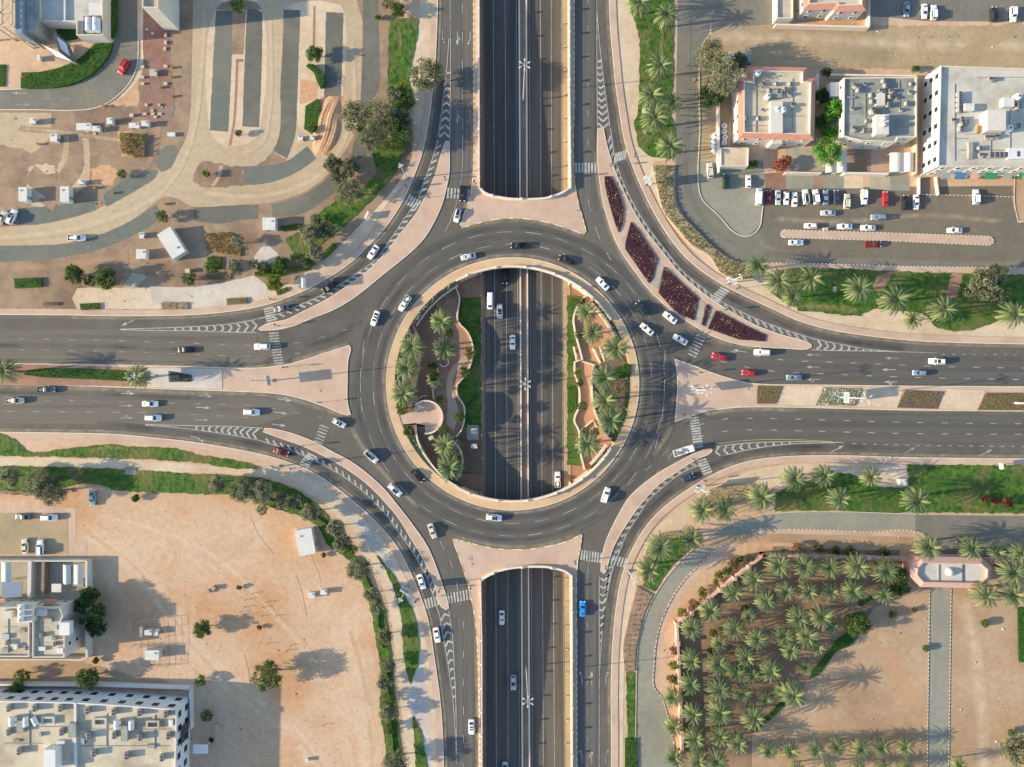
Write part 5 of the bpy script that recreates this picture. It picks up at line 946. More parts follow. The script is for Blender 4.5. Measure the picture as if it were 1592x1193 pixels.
T = [  # kind, x, y, radius, label
 ('grey', 664, 118, 22, 'grey-green tree leaning over the pavement of the northern approach road'), ('grey', 553, 183, 20, 'leftmost grey tree of the clump by the sand heap'), ('grey', 592, 182, 24, 'tall grey-green tree in the middle of the north-west clump'),
 ('green', 612, 212, 26, 'darker green tree at the lower right of the north-west clump'), ('grey', 580, 215, 18, 'small grey tree at the lower left of the north-west clump'), ('grey', 626, 190, 15, 'grey tree at the right edge of the north-west clump'), ('grey', 518, 256, 13, 'left one of two round grey trees above the lane bend'), ('grey', 545, 260, 14, 'right one of two round grey trees above the lane bend'),
 ('grey', 545, 299, 18, 'grey tree overhanging the lawn below the lane bend'), ('grey', 527, 278, 12, 'small grey tree beside the grey gravel wedge'), ('green', 490, 85, 13, 'round dark green tree standing alone on the tan island'), ('yellow', 371, 10, 11, 'yellowish tree at the top of the tan island'),
 ('green', 588, 27, 5, 'small round green bush by the gravel verge'), ('green', 618, 17, 12, 'bright green tree above the lawn strip at the top'), ('grey', 604, 5, 9, 'grey tree at the top edge by the lawn strip'), ('yellow', 628, 138, 11, 'yellow-green bush in the lower lawn strip'), ('green', 632, 158, 12, 'round green bush at the foot of the lawn strip'), ('pale', 612, 146, 11, 'pale bush left of the yellow-green bush'),
 ('pale', 484, 364, 15, 'pale tree over the angular lawn'), ('grey', 508, 358, 13, 'grey tree on the right side of the angular lawn'), ('pale', 490, 392, 12, 'pale tree at the lower corner of the angular lawn'), ('green', 478, 405, 11, 'green bush below the angular lawn'), ('green', 492, 342, 9, 'small green bush at the top of the angular lawn'),
 ('green', 410, 417, 10, 'green bush left of the white paved corner'), ('green', 438, 412, 13, 'green tree above the white paved corner'), ('green', 424, 419, 9, 'small green bush between two others near the white paving'), ('pale', 394, 408, 7, 'pale bush beside the white paved triangle'), ('yellow', 427, 440, 13, 'yellowish tree left of the standing panel'),
 ('green', 116, 427, 15, 'left one of two dark green trees north of the western road'), ('green', 165, 434, 17, 'right one of two dark green trees north of the western road'), ('dark', 141, 437, 9, 'dark bush between the two green trees'), ('green', 295, 434, 11, 'green bush by the white paved yard'), ('green', 331, 416, 11, 'green bush below the rows of brown plants'), ('pale', 365, 419, 11, 'pale tree right of the green bush near the white yard'), ('pale', 370, 376, 9, 'pale round tree at the corner of the brown plant rows'),
 ('green', 252, 338, 10, 'green tree above the long white tilted container'), ('green', 191, 271, 7, 'round green shrub beside the orange plot'), ('yellow', 321, 270, 6, 'small yellowish tree on the teardrop island'), ('pale', 371, 208, 5, 'small pale shrub at the end of the striped island'), ('green', 486, 202, 7, 'dark green bush above two white boxes'),
 ('grey', 1108, 92, 24, 'big grey-green tree north-west of the terracotta villa'), ('pale', 1122, 118, 26, 'broad olive tree touching the terracotta villa'), ('dark', 1105, 148, 20, 'dark tree in the shade west of the villa'), ('grey', 1150, 95, 11, 'small grey tree at the corner of the villa'),
 ('bright', 1294, 172, 17, 'bright green bamboo-like tree between the two villas'), ('bright', 1286, 236, 21, 'bright green bushy tree in front of the villas'), ('bright', 1288, 205, 12, 'bright green tree in the shaded gap between the villas'), ('dark', 1284, 112, 8, 'dark green bush at the north end of the villa gap'), ('dark', 1278, 150, 12, 'dark tree against the east wall of the terracotta villa'), ('green', 1277, 190, 12, 'shaded green tree in the villa gap'),
 ('red', 1212, 258, 11, 'crimson bougainvillea at the villa gate'), ('red', 1222, 250, 9, 'orange-red bougainvillea beside the crimson one'), ('green', 1170, 256, 8, 'green bush right of the flat garage roof'), ('green', 1423, 108, 6, 'small green bush at the corner of the grey roof villa'),
 ('grey', 1528, 440, 20, 'lower mass of the grey tree on the lawn near the right edge'), ('grey', 1548, 428, 16, 'upper right grey tree on the lawn near the right edge'), ('grey', 1512, 455, 13, 'left small grey tree on the lawn near the right edge'), ('grey', 1548, 458, 14, 'lower right grey tree on the lawn near the right edge'),
 ('grey', 66, 750, 20, 'grey-brown tree on the lawn above the parked teal car'), ('grey', 83, 765, 18, 'grey-brown tree lower right of its twin by the lawn'), ('pale', 18, 742, 13, 'pale tree on the lawn at the left edge'), ('pale', 115, 735, 8, 'small pale tree on the lawn above the footpath'), ('green', 212, 775, 6, 'low green weed patch in the sand below the lawn'),
 ('pale', 337, 752, 13, 'pale tree on the curving lawn, first of the row'), ('grey', 378, 762, 17, 'grey tree on the curving lawn, second of the row'), ('pale', 405, 765, 16, 'pale twiggy tree on the curving lawn, third of the row'), ('grey', 440, 780, 12, 'grey tree on the curving lawn, fourth of the row'), ('pale', 463, 778, 9, 'pale tree on the curving lawn, fifth of the row'), ('pale', 483, 798, 13, 'pale tree on the curving lawn, sixth of the row'), ('pale', 408, 792, 8, 'low pale bush at the sandy edge of the lawn'),
 ('pale', 522, 820, 12, 'pale tree beside the white shed'), ('grey', 532, 842, 13, 'grey tree right of the white shed'), ('green', 545, 856, 11, 'green tree below right of the white shed'), ('grey', 558, 884, 16, 'big grey tree on the lawn curve'), ('pale', 578, 925, 11, 'pale tree on the lawn below the big grey tree'), ('pale', 585, 944, 9, 'small pale tree further down the lawn curve'),
 ('grey', 598, 990, 11, 'grey tree on the southern lawn, first from the top'), ('grey', 603, 1032, 10, 'grey tree on the southern lawn, second from the top'), ('grey', 598, 1060, 11, 'grey tree on the southern lawn, third from the top'), ('green', 604, 1086, 10, 'green tree on the southern lawn, fourth from the top'), ('pale', 602, 1110, 11, 'pale tree on the southern lawn, fifth from the top'), ('green', 606, 1132, 9, 'green tree on the southern lawn, sixth from the top'), ('grey', 616, 1184, 17, 'large grey tree on the southern lawn at the bottom edge'),
 ('dark', 140, 925, 15, 'upper lobe tree of the dark evergreens by the white villa'), ('dark', 146, 955, 19, 'middle dark evergreen beside the white villa'), ('dark', 150, 975, 15, 'lower dark evergreen beside the white villa'), ('dark', 128, 940, 12, 'dark evergreen against the villa wall'), ('green', 138, 1054, 17, 'dark bushy tree in the lane north of the long white building'), ('green', 36, 1050, 11, 'green tree in the lane at the left'), ('green', 28, 1070, 12, 'green tree leaning over the long white building'),
 ('green', 316, 978, 14, 'round green tree alone on the sand'), ('green', 417, 1050, 22, 'large round green tree on the sand'), ('green', 322, 1112, 9, 'green bush in the shade on the sand'), ('green', 312, 1058, 9, 'low green bush by the long white building'), ('green', 150, 1027, 5, 'tiny green bush south of the evergreens'), ('brown', 372, 914, 4, 'little dry bush on the sand'), ('brown', 403, 976, 4, 'little dry bush in the shadow of the round tree'), ('brown', 503, 863, 4, 'little dry bush at the corner of the white shed'), ('dark', 329, 1150, 4, 'dark bush by the white side canopy'),
 ('green', 1330, 970, 18, 'light green broad tree at the edge of the grove'), ('bright', 1336, 960, 10, 'bright green tree above the broad one at the grove edge'), ('green', 1347, 972, 9, 'green bush right of the broad tree at the grove edge'), ('green', 1393, 895, 16, 'green tree left of the gatehouse'), ('dark', 1398, 912, 14, 'dark tree left of the gatehouse'), ('green', 1385, 920, 10, 'green bush below the palms near the gatehouse'),
 ('grey', 1583, 1165, 22, 'large grey tree in the lower right corner'), ('green', 1572, 1140, 6, 'small green bush above the corner tree'), ('green', 1530, 969, 6, 'round green shrub on the sand right of the drive'), ('green', 1438, 1008, 5, 'small green shrub at the kerb of the drive'), ('brown', 1388, 956, 7, 'dark low shrub left of the drive'), ('brown', 1420, 948, 5, 'smaller dark shrub nearer the drive'), ('dark', 1109, 984, 7, 'dark round shrub inside the grove'), ('dark', 1158, 947, 6, 'dark shrub at the top of the grove'), ('dark', 1105, 1012, 6, 'dark shrub lower in the grove'),
 ('maroon', 1531, 776, 7, 'left dark red shrub on the eastern lawn'), ('maroon', 1547, 780, 6, 'middle dark red shrub on the eastern lawn'), ('maroon', 1566, 781, 9, 'right dark red shrub on the eastern lawn'),
 ('green', 1130, 886, 7, 'green shrub outside the slanting grove wall, uppermost left'), ('green', 1117, 893, 7, 'green shrub outside the slanting grove wall, second'), ('green', 1150, 870, 6, 'green shrub near the top corner of the grove wall'), ('green', 1167, 870, 6, 'green shrub right beside the top corner of the grove wall'), ('yellow', 1112, 905, 5, 'yellowish shrub outside the slanting grove wall'), ('green', 1093, 920, 8, 'green shrub halfway along the slanting grove wall'), ('yellow', 1060, 952, 8, 'yellow-green shrub at the west corner of the grove wall'), ('brown', 1078, 940, 9, 'dry brush beside the slanting grove wall'), ('brown', 1140, 876, 9, 'dry brush by the upper grove wall'),
 ('brown', 1048, 1012, 8, 'dry brush outside the west grove wall'), ('yellow', 1046, 1035, 8, 'yellowish bush outside the west grove wall'), ('brown', 1043, 1055, 7, 'second dry brush outside the west grove wall'), ('yellow', 1052, 1058, 6, 'yellowish bush beside the second dry brush'), ('dark', 1272, 852, 7, 'dark shrub north of the grove wall, first'), ('dark', 1300, 855, 7, 'dark shrub north of the grove wall, second'), ('dark', 1322, 856, 8, 'dark shrub north of the grove wall, third'), ('dark', 1375, 858, 8, 'dark shrub north of the grove wall, fourth'), ('brown', 1240, 850, 7, 'dry shrub north of the grove wall'),
 ('green', 697, 517, 8, 'dark green bush beside the northernmost west garden palm'), ('yellow', 730, 550, 9, 'yellow-green bush inside the wavy wall'), ('green', 722, 579, 9, 'green shrub in the lower bend of the wavy wall'), ('dark', 684, 621, 7, 'dark bush right of the round plaza'), ('green', 714, 648, 9, 'green shrub in the bend of the wavy wall beside the plaza'), ('yellow', 714, 712, 6, 'yellow-green bush by the two southern garden palms'), ('green', 690, 668, 8, 'green bush just below the round plaza'), ('green', 625, 635, 10, 'green bush left of the round plaza'), ('green', 636, 670, 9, 'green bush below the plaza entry'), ('dark', 672, 570, 8, 'dark bush beside the little semicircular planter'), ('dark', 675, 585, 8, 'dark bush above the smallest garden palm'),
 ('green', 903, 470, 8, 'green bush at the north tip of the east garden'), ('green', 900, 520, 7, 'green bush along the wavy sunlit wall'), ('yellow', 900, 580, 7, 'yellow-green bush below the east garden stairs'), ('yellow', 902, 596, 6, 'second yellow-green bush below the east garden stairs'), ('green', 905, 632, 8, 'green bush inside the lower wavy wall'), ('green', 910, 672, 8, 'green bush above the southern east garden palm'), ('green', 925, 672, 7, 'green bush right above the southern east garden palm')]
for k_, x, y, r_, lb in T: tree(k_, x, y, r_*(1.18 if k_ in ('grey', 'pale') else 1.06), lb, 'bush' if r_ < 10 else 'tree', 'bush' if r_ < 10 else 'tree')

def hedge(pts, h, lb, mats=('hedge_g', 'hedge_g2', 'leaf_dark'), dens=5.0, size=.22, name='hedge', cat='hedge', core='hedge_g', z0=0.0, group=None, smooth=False, rows=False, wts=(3, 2, 1.5)):
    """clipped mass of leaves over a dark core; plants are drawn on the top and sides"""
    p = [ext(q) for q in pts]; p = catmull(p) if smooth else p; w = wl(p, z0+h); n = len(w); b = MB(); r = random.Random(len(lb)*7+int(p[0][0]))
    b.cap([w], z0+h*.55, 0); b.sides(w, z0-.05, z0+h*.55, 0)
    xs = [q[0] for q in w]; ys = [q[1] for q in w]; x0, x1, y0, y1 = min(xs), max(xs), min(ys), max(ys)
    x0, x1, y0, y1 = max(x0, -175), min(x1, 175), max(y0, -135), min(y1, 135)
    N = int(min(14000, (x1-x0)*(y1-y0)*dens))
    def inside(x, y):
        c = False
        for i in range(n):
            a, d = w[i], w[i-1]
            if (a[1] > y) != (d[1] > y) and x < (d[0]-a[0])*(y-a[1])/(d[1]-a[1])+a[0]: c = not c
        return c
    for i in range(N):
        x, y = r.uniform(x0, x1), r.uniform(y0, y1)
        if not inside(x, y): continue
        if rows and (math.sin(y*rows)+.5*math.sin(x*rows*.8)) < -.25: continue
        ph = math.sin(x*.9+math.sin(y*.7)*2)+math.sin(y*1.1+x*.3)+r.gauss(0, .7); m = 1+(0 if ph > .2 else (1 if ph > -1 else 2))
        if wts[m-1] == 0 or r.random() < .3: m = 1+r.choices([0, 1, 2], wts)[0]
        leaf(b, (x, y, z0+h*r.uniform(.5, 1.0)), size, m, 1.0, r)
    return tag(b.build(name, [MAT[core]] + [MAT[q] for q in mats]), lb, cat, group)
# north-west plots
hedge([(64, 573), (120, 573), (198, 577), (198, 593), (140, 590), (66, 587), (34, 583), (40, 576)], 1.0, 'long bright green hedge on the western median')
hedge([(19, 433), (62, 431), (62, 446), (21, 448)], 1.2, 'rectangular dark green hedge north of the western road')
hedge([(122, 472), (152, 471), (152, 481), (124, 482)], 1.0, 'low olive hedge block beside the western road pavement', ('hedge_b', 'hedge_y', 'hedge_g'))
hedge([(65, 470), (90, 470), (90, 475), (66, 476)], .8, 'low brown hedge strip near the western road pavement', ('hedge_b', 'hedge_r', 'hedge_b'), core='hedge_b')
hedge([(250, 470), (291, 470), (291, 481), (250, 481)], .7, 'brown planted bed in the white paved yard', ('hedge_b', 'hedge_y', 'hedge_r'), core='dirt')
hedge([(351, 464), (383, 462), (384, 472), (352, 474)], .9, 'small ochre hedge block by the slip road pavement', ('hedge_y', 'hedge_b', 'hedge_g'), core='hedge_b', rows=3.5)
hedge([(321, 399), (343, 399), (342, 418), (322, 420)], .9, 'square yellow-green hedge below the brown plant rows', ('hedge_y', 'hedge_g2', 'hedge_g'))
hedge([(321, 428), (357, 427), (357, 434), (322, 435)], .7, 'brown hedge strip at the top of the white paved yard', ('hedge_b', 'hedge_r', 'hedge_b'), core='hedge_b')
hedge([(319, 363), (350, 361), (363, 365), (366, 380), (374, 386), (373, 398), (340, 393), (320, 388)], .8, 'plot of small dark brown plants in rows', ('hedge_b', 'wood', 'leaf_grey3'), 14, core='wood')
hedge([(184, 205), (208, 208), (222, 212), (222, 242), (205, 243), (186, 236)], 1.6, 'dark ochre thicket of dry plants in the orange plot', ('hedge_b', 'leaf_dark', 'hedge_y'), 9, .3, core='wood')
hedge([(474, 164), (493, 152), (500, 170), (495, 195), (486, 205), (472, 200)], 1.2, 'patch of yellow-green crop rows on the tan island', ('hedge_y', 'hedge_g2', 'hedge_g'), rows=5)
hedge([(478, 97), (486, 98), (498, 108), (503, 120), (502, 131), (496, 134), (491, 124), (486, 110), (474, 100)], 2.2, 'curved caterpillar-shaped dark green hedge', ('hedge_g', 'leaf_green', 'hedge_g2'), 16, smooth=True)
hedge([(434, 352), (465, 347), (470, 356), (440, 360)], .8, 'olive hedge wedge beside the square white kiosk', ('hedge_b', 'hedge_y', 'hedge_g'))
hedge([(428, 452), (446, 446), (448, 452), (431, 459)], .8, 'olive hedge block left of the standing panel', ('hedge_y', 'hedge_b', 'hedge_g'))
hedge([(30, 119), (60, 117), (95, 110), (125, 95), (150, 70), (173, 65), (168, 82), (155, 100), (130, 120), (94, 133), (57, 136), (30, 136)], 1.3, 'thick dark green hedge inside the north-west road bend', ('hedge_g', 'hedge_g2', 'leaf_dark'), smooth=True)
hedge([(32, 112), (60, 111), (95, 103), (122, 90), (148, 65), (155, 58), (160, 66), (150, 78), (126, 97), (96, 110), (60, 118), (32, 118)], .7, 'yellow-green hedge band above the dark hedge in the road bend', ('hedge_y', 'hedge_g2', 'hedge_b'), smooth=True)
hedge([(0, 100), (8, 100), (6, 134), (0, 135)], .5, 'dark green plot by the left edge of the road'); hedge([(85, 40), (119, 41), (118, 58), (100, 62), (88, 52)], 1.0, 'dark hedge behind the folded white canopy', ('leaf_dark', 'hedge_g', 'leaf_dark'))
hedge([(163, 0), (180, 0), (179, 40), (172, 57), (162, 56)], 1.8, 'tall yellow-green hedge right of the tank yard', ('hedge_g2', 'hedge_y', 'hedge_g'))
# north-east
hedge([(1015, 257), (1048, 256), (1048, 306), (1055, 326), (1084, 358), (1113, 386), (1141, 405), (1170, 408), (1172, 432), (1148, 434), (1122, 424), (1103, 397), (1075, 380), (1053, 354), (1032, 328), (1023, 294), (1018, 272)], 1.0, 'long brownish hedge curving beside the service street', ('hedge_b', 'leaf_green', 'hedge_y'), 7, .3, core='dirt_olive', smooth=True, wts=(3, 4, 2))
FB = ('flower_purple', 'flower_plum', 'flower_pale'); gF = 'purple flower beds of the north-east island'
hedge([(940, 274), (950, 274), (962, 297), (970, 324), (968, 347), (962, 361), (957, 349), (947, 315), (941, 290)], .45, 'narrow purple flower bed nearest the northern approach', FB, 9, .2, 'flower_bed', 'flower bed', 'flower_purple', .2, gF, wts=(5, 3, 1))
hedge([(981, 345), (993, 358), (1022, 403), (1015, 433), (1009, 440), (972, 386), (973, 375)], .45, 'largest diamond-shaped purple flower bed', FB, 8, .2, 'flower_bed', 'flower bed', 'flower_purple', .2, gF, wts=(6, 3, .8))
hedge([(1033, 415), (1086, 464), (1079, 498), (1050, 484), (1024, 455)], .45, 'purple flower bed with many pale tufts in the middle of the island', FB, 8, .2, 'flower_bed', 'flower bed', 'flower_purple', .2, gF, wts=(4, 3, 1.6))
hedge([(1099, 473), (1105, 478), (1096, 507), (1091, 504)], .45, 'smallest sliver of purple flower bed between two paths', FB, 9, .2, 'flower_bed', 'flower bed', 'flower_purple', .2, gF)
hedge([(1114, 483), (1160, 507), (1191, 521), (1190, 531), (1150, 528), (1101, 511)], .45, 'wedge-shaped purple flower bed at the eastern tip of the island', FB, 8, .2, 'flower_bed', 'flower bed', 'flower_purple', .2, gF, wts=(5, 3, 1.2))
gM = 'flower beds of the eastern median'
hedge([(1178, 600), (1217, 601), (1206, 628), (1177, 628)], .4, 'olive flower bed with a violet patch on the eastern median', ('hedge_b', 'hedge_y', 'flower_violet'), 8, .2, 'flower_bed', 'flower bed', 'hedge_b', .2, gM)
hedge([(1282, 603), (1341, 605), (1330, 631), (1268, 630)], .4, 'white flowering bed on the eastern median', ('flower_white', 'leaf_green2', 'hedge_y'), 12, .2, 'flower_bed', 'flower bed', 'leaf_grey2', .2, gM, wts=(8, 2, 2))
hedge([(1408, 607), (1468, 609), (1457, 636), (1395, 634)], .4, 'brown and violet flower bed on the eastern median', ('hedge_b', 'leaf_grey3', 'flower_violet'), 8, .2, 'flower_bed', 'flower bed', 'hedge_b', .2, gM)
hedge([(1534, 611), (1592, 613), (1592, 640), (1520, 638)], .4, 'olive flower bed at the right end of the eastern median', ('hedge_b', 'hedge_y', 'leaf_grey3'), 8, .2, 'flower_bed', 'flower bed', 'hedge_b', .2, gM)
hedge([(264, 577.5), (297, 584), (297, 593), (264, 593)], .4, 'dark planted bed on the western median', ('leaf_dark', 'leaf_grey3', 'hedge_g'), 8, .2, 'flower_bed', 'flower bed', 'metal_dark', .2)
# sunken garden rims
def arcbed(a0, a1, r0, r1, lb, mats, h=.45, z0=-.1): hedge(circle(CX, CY, r0, 26, a0, a1) + circle(CX, CY, r1, 26, a0, a1)[::-1], h, lb, mats, 9 if a1-a0 < 40 else 3, .2, 'flower_bed', 'flower bed', 'leaf_dark', z0, 'rim beds of the sunken garden', wts=(4, 2, 2))
arcbed(117, 150, 178.5, 183, 'white-flowered rim bed north-west of the sunken garden', ('flower_white', 'leaf_dark', 'flower_violet'))
arcbed(152, 190, 178, 183, 'white-flowered rim bed beside the western palms', ('flower_white', 'leaf_green', 'flower_violet')); arcbed(202, 244, 175, 182.5, 'white and violet rim bed south-west of the sunken garden', ('flower_violet', 'flower_white', 'leaf_green'))
arcbed(22, 46, 178, 184, 'pale violet rim bed behind the north-east garden wall', ('flower_white', 'leaf_dark', 'flower_violet')); arcbed(-47, -34, 177, 183, 'pale violet rim bed behind the south-east garden wall', ('flower_white', 'leaf_dark', 'flower_violet')); arcbed(-30, 10, 176, 182, 'thin white rim bed beside the eastern palms', ('flower_white', 'leaf_green', 'leaf_dark'))
hedge([(954, 572), (982, 566), (982, 583), (958, 590)], 1.0, 'clipped green hedge in the east palm bed'); hedge([(957, 593), (979, 590), (979, 625), (973, 640), (955, 632)], .5, 'brown and purple bed in the east garden', ('flower_purple', 'hedge_b', 'flower_violet'), 8, .2, 'flower_bed', 'flower bed', 'hedge_b', -.2)
hedge([(944, 645), (974, 640), (968, 655), (950, 670)], .7, 'dark green bed around the largest east garden palm', ('leaf_dark', 'hedge_g', 'hedge_y'))
hedge([(888, 466), (896, 464), (893, 500), (888, 500)], .5, 'tawny ground plants at the top of the east grass strip', ('hedge_b', 'hedge_y', 'hedge_g'), z0=-5.7, dens=3); hedge([(884, 600), (896, 600), (896, 640), (884, 640)], .4, 'tawny ground plants halfway down the east grass strip', ('hedge_b', 'hedge_y', 'hedge_g'), z0=-5.7, dens=3)
# south-east
hedge([(1090, 771), (1108, 760), (1124, 755), (1150, 752), (1180, 757), (1166, 772), (1148, 780), (1130, 786), (1100, 782)], .8, 'tawny hedge behind two palms by the eastern slip road', ('hedge_b', 'hedge_y', 'hedge_r'), smooth=True, core='dirt_olive')
hedge([(1001, 870), (1012, 843), (1032, 829), (1056, 826), (1062, 834), (1036, 846), (1020, 866), (1006, 900), (998, 905)], .8, 'tawny hedge round the small lawn by the grey lane', ('hedge_b', 'hedge_y', 'hedge_g'), smooth=True, core='dirt_olive')
hedge([(991, 912), (1015, 926), (1003, 952), (994, 985), (989, 1010), (987, 1045), (972, 1045), (969, 1010), (975, 975), (984, 940)], .7, 'long russet hedge between cream path and grey lane', ('hedge_r', 'hedge_b', 'hedge_y'), smooth=True, core='dirt', rows=4)
hedge([(972, 1150), (990, 1150), (991, 1192), (971, 1192)], .9, 'dark hedge at the bottom of the narrow lawn', ('leaf_dark', 'hedge_g', 'hedge_b'))
hedge([(1339, 985), (1322, 1005), (1303, 1012), (1290, 1028), (1270, 1052), (1259, 1056), (1262, 1046), (1282, 1022), (1298, 1000), (1318, 985), (1336, 972)], .6, 'thin bright green hedge line inside the grove', smooth=True, dens=7)
hedge([(1215, 1092), (1222, 1096), (1196, 1122), (1172, 1140), (1166, 1136), (1192, 1114)], .6, 'thin dark hedge line at the lower left of the grove', ('leaf_dark', 'hedge_g', 'leaf_dark'), dens=7)
hedge([(1583, 945), (1589, 945), (1592, 1034), (1585, 1030)], .6, 'thin bright hedge line along the right edge', dens=7); hedge([(1334, 938), (1358, 925), (1362, 930), (1338, 944)], .5, 'short green hedge under the grove palms', dens=7)

GM = ('leaf_grey2', 'leaf_pale', 'leaf_green2')
def border(px, w0, lb, n=6, h=1.3, mats=GM, core='hedge_g2'):
    r = random.Random(len(lb)); p = catmull(px, False, 9); a = [offs(p, -w0*(.45+.55*abs(math.sin(i*1.3+r.random()))))[i] for i in range(len(p))]; c = [offs(p, w0*(.45+.55*abs(math.sin(i*1.7+1+r.random()))))[i] for i in range(len(p))]
    hedge(a+c[::-1], h, lb, mats, n, .22, 'shrub_border', 'shrubs', core)
border([(315, 765), (350, 764), (390, 772), (430, 788), (470, 800), (500, 818), (515, 838)], 6, 'feathery grey-green shrubs along the sandy edge of the curving lawn')
border([(548, 868), (562, 895), (575, 930), (584, 965), (590, 1010)], 5, 'feathery grey shrubs along the inner edge of the south-west lawn')
border([(597, 1030), (598, 1080), (602, 1130), (607, 1180)], 6, 'feathery grey shrubs along the southern lawn edge near the bottom')
border([(612, 170), (625, 200), (622, 232), (600, 262)], 7, 'dense green shrubs under the north-west tree clump', mats=('leaf_green', 'leaf_green2', 'leaf_grey'))
border([(450, 398), (475, 402), (500, 398), (520, 380)], 5, 'olive shrubs below the angular lawn', mats=('leaf_green', 'hedge_y', 'leaf_grey'))
border([(395, 425), (420, 428), (450, 420), (480, 414)], 4, 'olive shrubs along the white paved corner', mats=('leaf_green', 'hedge_y', 'leaf_grey'))
border([(1060, 975), (1057, 1010), (1046, 1060), (1050, 1110), (1052, 1160)], 3, 'sparse dry shrubs along the outside of the west grove wall', 4, .8, ('hedge_b', 'hedge_y', 'leaf_grey')) if False else None
border([(1200, 854), (1260, 856), (1330, 858), (1400, 860)], 4, 'low dark scrub along the north side of the grove wall', 4, .6, ('leaf_dark', 'hedge_b', 'leaf_green'), 'dirt')
border([(0, 766), (60, 768), (110, 762)], 4, 'low olive scrub at the lower edge of the western lawn', 4, .8, ('hedge_b', 'leaf_grey', 'leaf_green2'), 'dirt')
# ---------------------------------------------------------------- buildings
def part(b, name, m, root, smooth=False): return b.build(name, m, root, smooth)
def inset(loop, d):
    """inset a world loop by d metres (convexish loops)"""
    n = len(loop); area = sum(loop[i][0]*loop[(i+1) % n][1]-loop[(i+1) % n][0]*loop[i][1] for i in range(n)); s = 1 if area > 0 else -1; out = []
    for i in range(n):
        a, p, c = (Vector(loop[(i+k) % n]) for k in (-1, 0, 1)); u = (p-a).normalized(); v = (c-p).normalized(); n1 = Vector((-u.y, u.x))*s; n2 = Vector((-v.y, v.x))*s
        m = n1+n2; out.append(tuple(p+m*(d/max(.35, m.length_squared/2+1e-9))/1.0*.5*(2/1)*.5*2/2)) if False else out.append(tuple(p+m*(d/(1+n1.dot(n2)+1e-6))))
    return out
def ring(b, o, i, zo, zi, m=0):
    n = len(o)
    for k in range(n):
        j = (k+1) % n; b.face([(*o[k], zo), (*o[j], zo), (*i[j], zi), (*i[k], zi)], m)
def building(name, lb, px, h, wallm='white_wall', roofm='roof_cream', par=.8, pw=.3, trim=None, windows=True, floors=2, cat='building', group=None, base=0.0, win=(1.0, 1.3), step=4.0, skip=()):
    loop = [W(x, y, h)[:2] for x, y in px]; n = len(loop)
    area = sum(loop[i][0]*loop[(i+1) % n][1]-loop[(i+1) % n][0]*loop[i][1] for i in range(n))
    if area < 0: loop = loop[::-1]; px = px[::-1]
    cx = sum(p[0] for p in loop)/n; cy = sum(p[1] for p in loop)/n; root = thing(name, lb, cat, (cx, cy, 0), 0, group)
    L0 = [(p[0]-cx, p[1]-cy) for p in loop]
    b = MB(); b.sides(L0, base, h, 0); part(b, 'wall', MAT[wallm], root)
    ii = inset(L0, pw); b = MB(); b.cap([ii], h-.05); part(b, 'roof', MAT[roofm], root)
    b = MB()
    if trim:
        o2 = inset(L0, -.35); i2 = inset(L0, 1.15); ring(b, o2, i2, h+.05, h+.75); ring(b, o2, L0, h+.05, h-.1); part(b, 'tiled_edge', MAT[trim], root)
        b = MB(); i3 = inset(L0, 1.15+pw); ring(b, i2, i3, h+.80, h+.80); b.sides(i2, h+.70, h+.80); b.sides(i3, h-.05, h+.80); part(b, 'parapet', MAT[wallm], root)
    else:
        ring(b, L0, ii, h+par, h+par); b.sides(L0, h+.002, h+par); b.sides(ii, h-.06, h+par); part(b, 'parapet', MAT[wallm], root)
    if windows:
        for k in range(n):
            if k in skip: continue
            a, c = Vector(L0[k]), Vector(L0[(k+1) % n]); L_ = (c-a).length; u = (c-a)/L_; nn = Vector((u.y, -u.x)); cnt = int(L_/step)
            mid = (a+c)/2+Vector((cx, cy))
            if cnt < 1 or nn.dot(mid) > 0 or mid.length > 190: continue  # far walls cannot be seen from here or there
            for f in range(floors):
                z = h*(f+.5)/floors-.4
                for q in range(cnt):
                    p = a+u*(L_*(q+.5)/cnt); ang = math.atan2(u.y, u.x); wv = bpy.data.objects.new('window', WIN[0]); col.objects.link(wv); wv.parent = root; wv.location = (p.x+nn.x*.03, p.y+nn.y*.03, z); wv.rotation_euler = (0, 0, ang); wv.scale = (win[0], 1, win[1])
                    gv = bpy.data.objects.new('pane', WIN[1]); col.objects.link(gv); gv.parent = wv
    return root
def wm():
    b = MB(); 
    for c, d in (((-.55, 0, 0), (.1, .12, 1.1)), ((.55, 0, 0), (.1, .12, 1.1)), ((0, 0, 1.0), (1.0, .12, .1)), ((0, 0, -.02), (1.3, .2, .08))): b.box(c, d)
    a = bpy.data.meshes.new('window'); a.from_pydata(b.v, [], b.f); a.materials.append(MAT['metal_white']); a.update(); b = MB(); b.box((0, 0, .05), (1.0, .05, .95)); g = bpy.data.meshes.new('pane'); g.from_pydata(b.v, [], b.f); g.materials.append(MAT['glass']); g.update(); return a, g
WIN = wm()
def rbox(root, name, x0, y0, x1, y1, z0, z1, m, zref=None):
    """box part given in pixels at height zref"""
    zr = z1 if zref is None else zref; a, c = W(x0, y0, zr), W(x1, y1, zr); b = MB(); b.box(((a[0]+c[0])/2-root.location.x, (a[1]+c[1])/2-root.location.y, z0), (abs(c[0]-a[0]), abs(c[1]-a[1]), z1-z0)); return part(b, name, MAT[m], root)
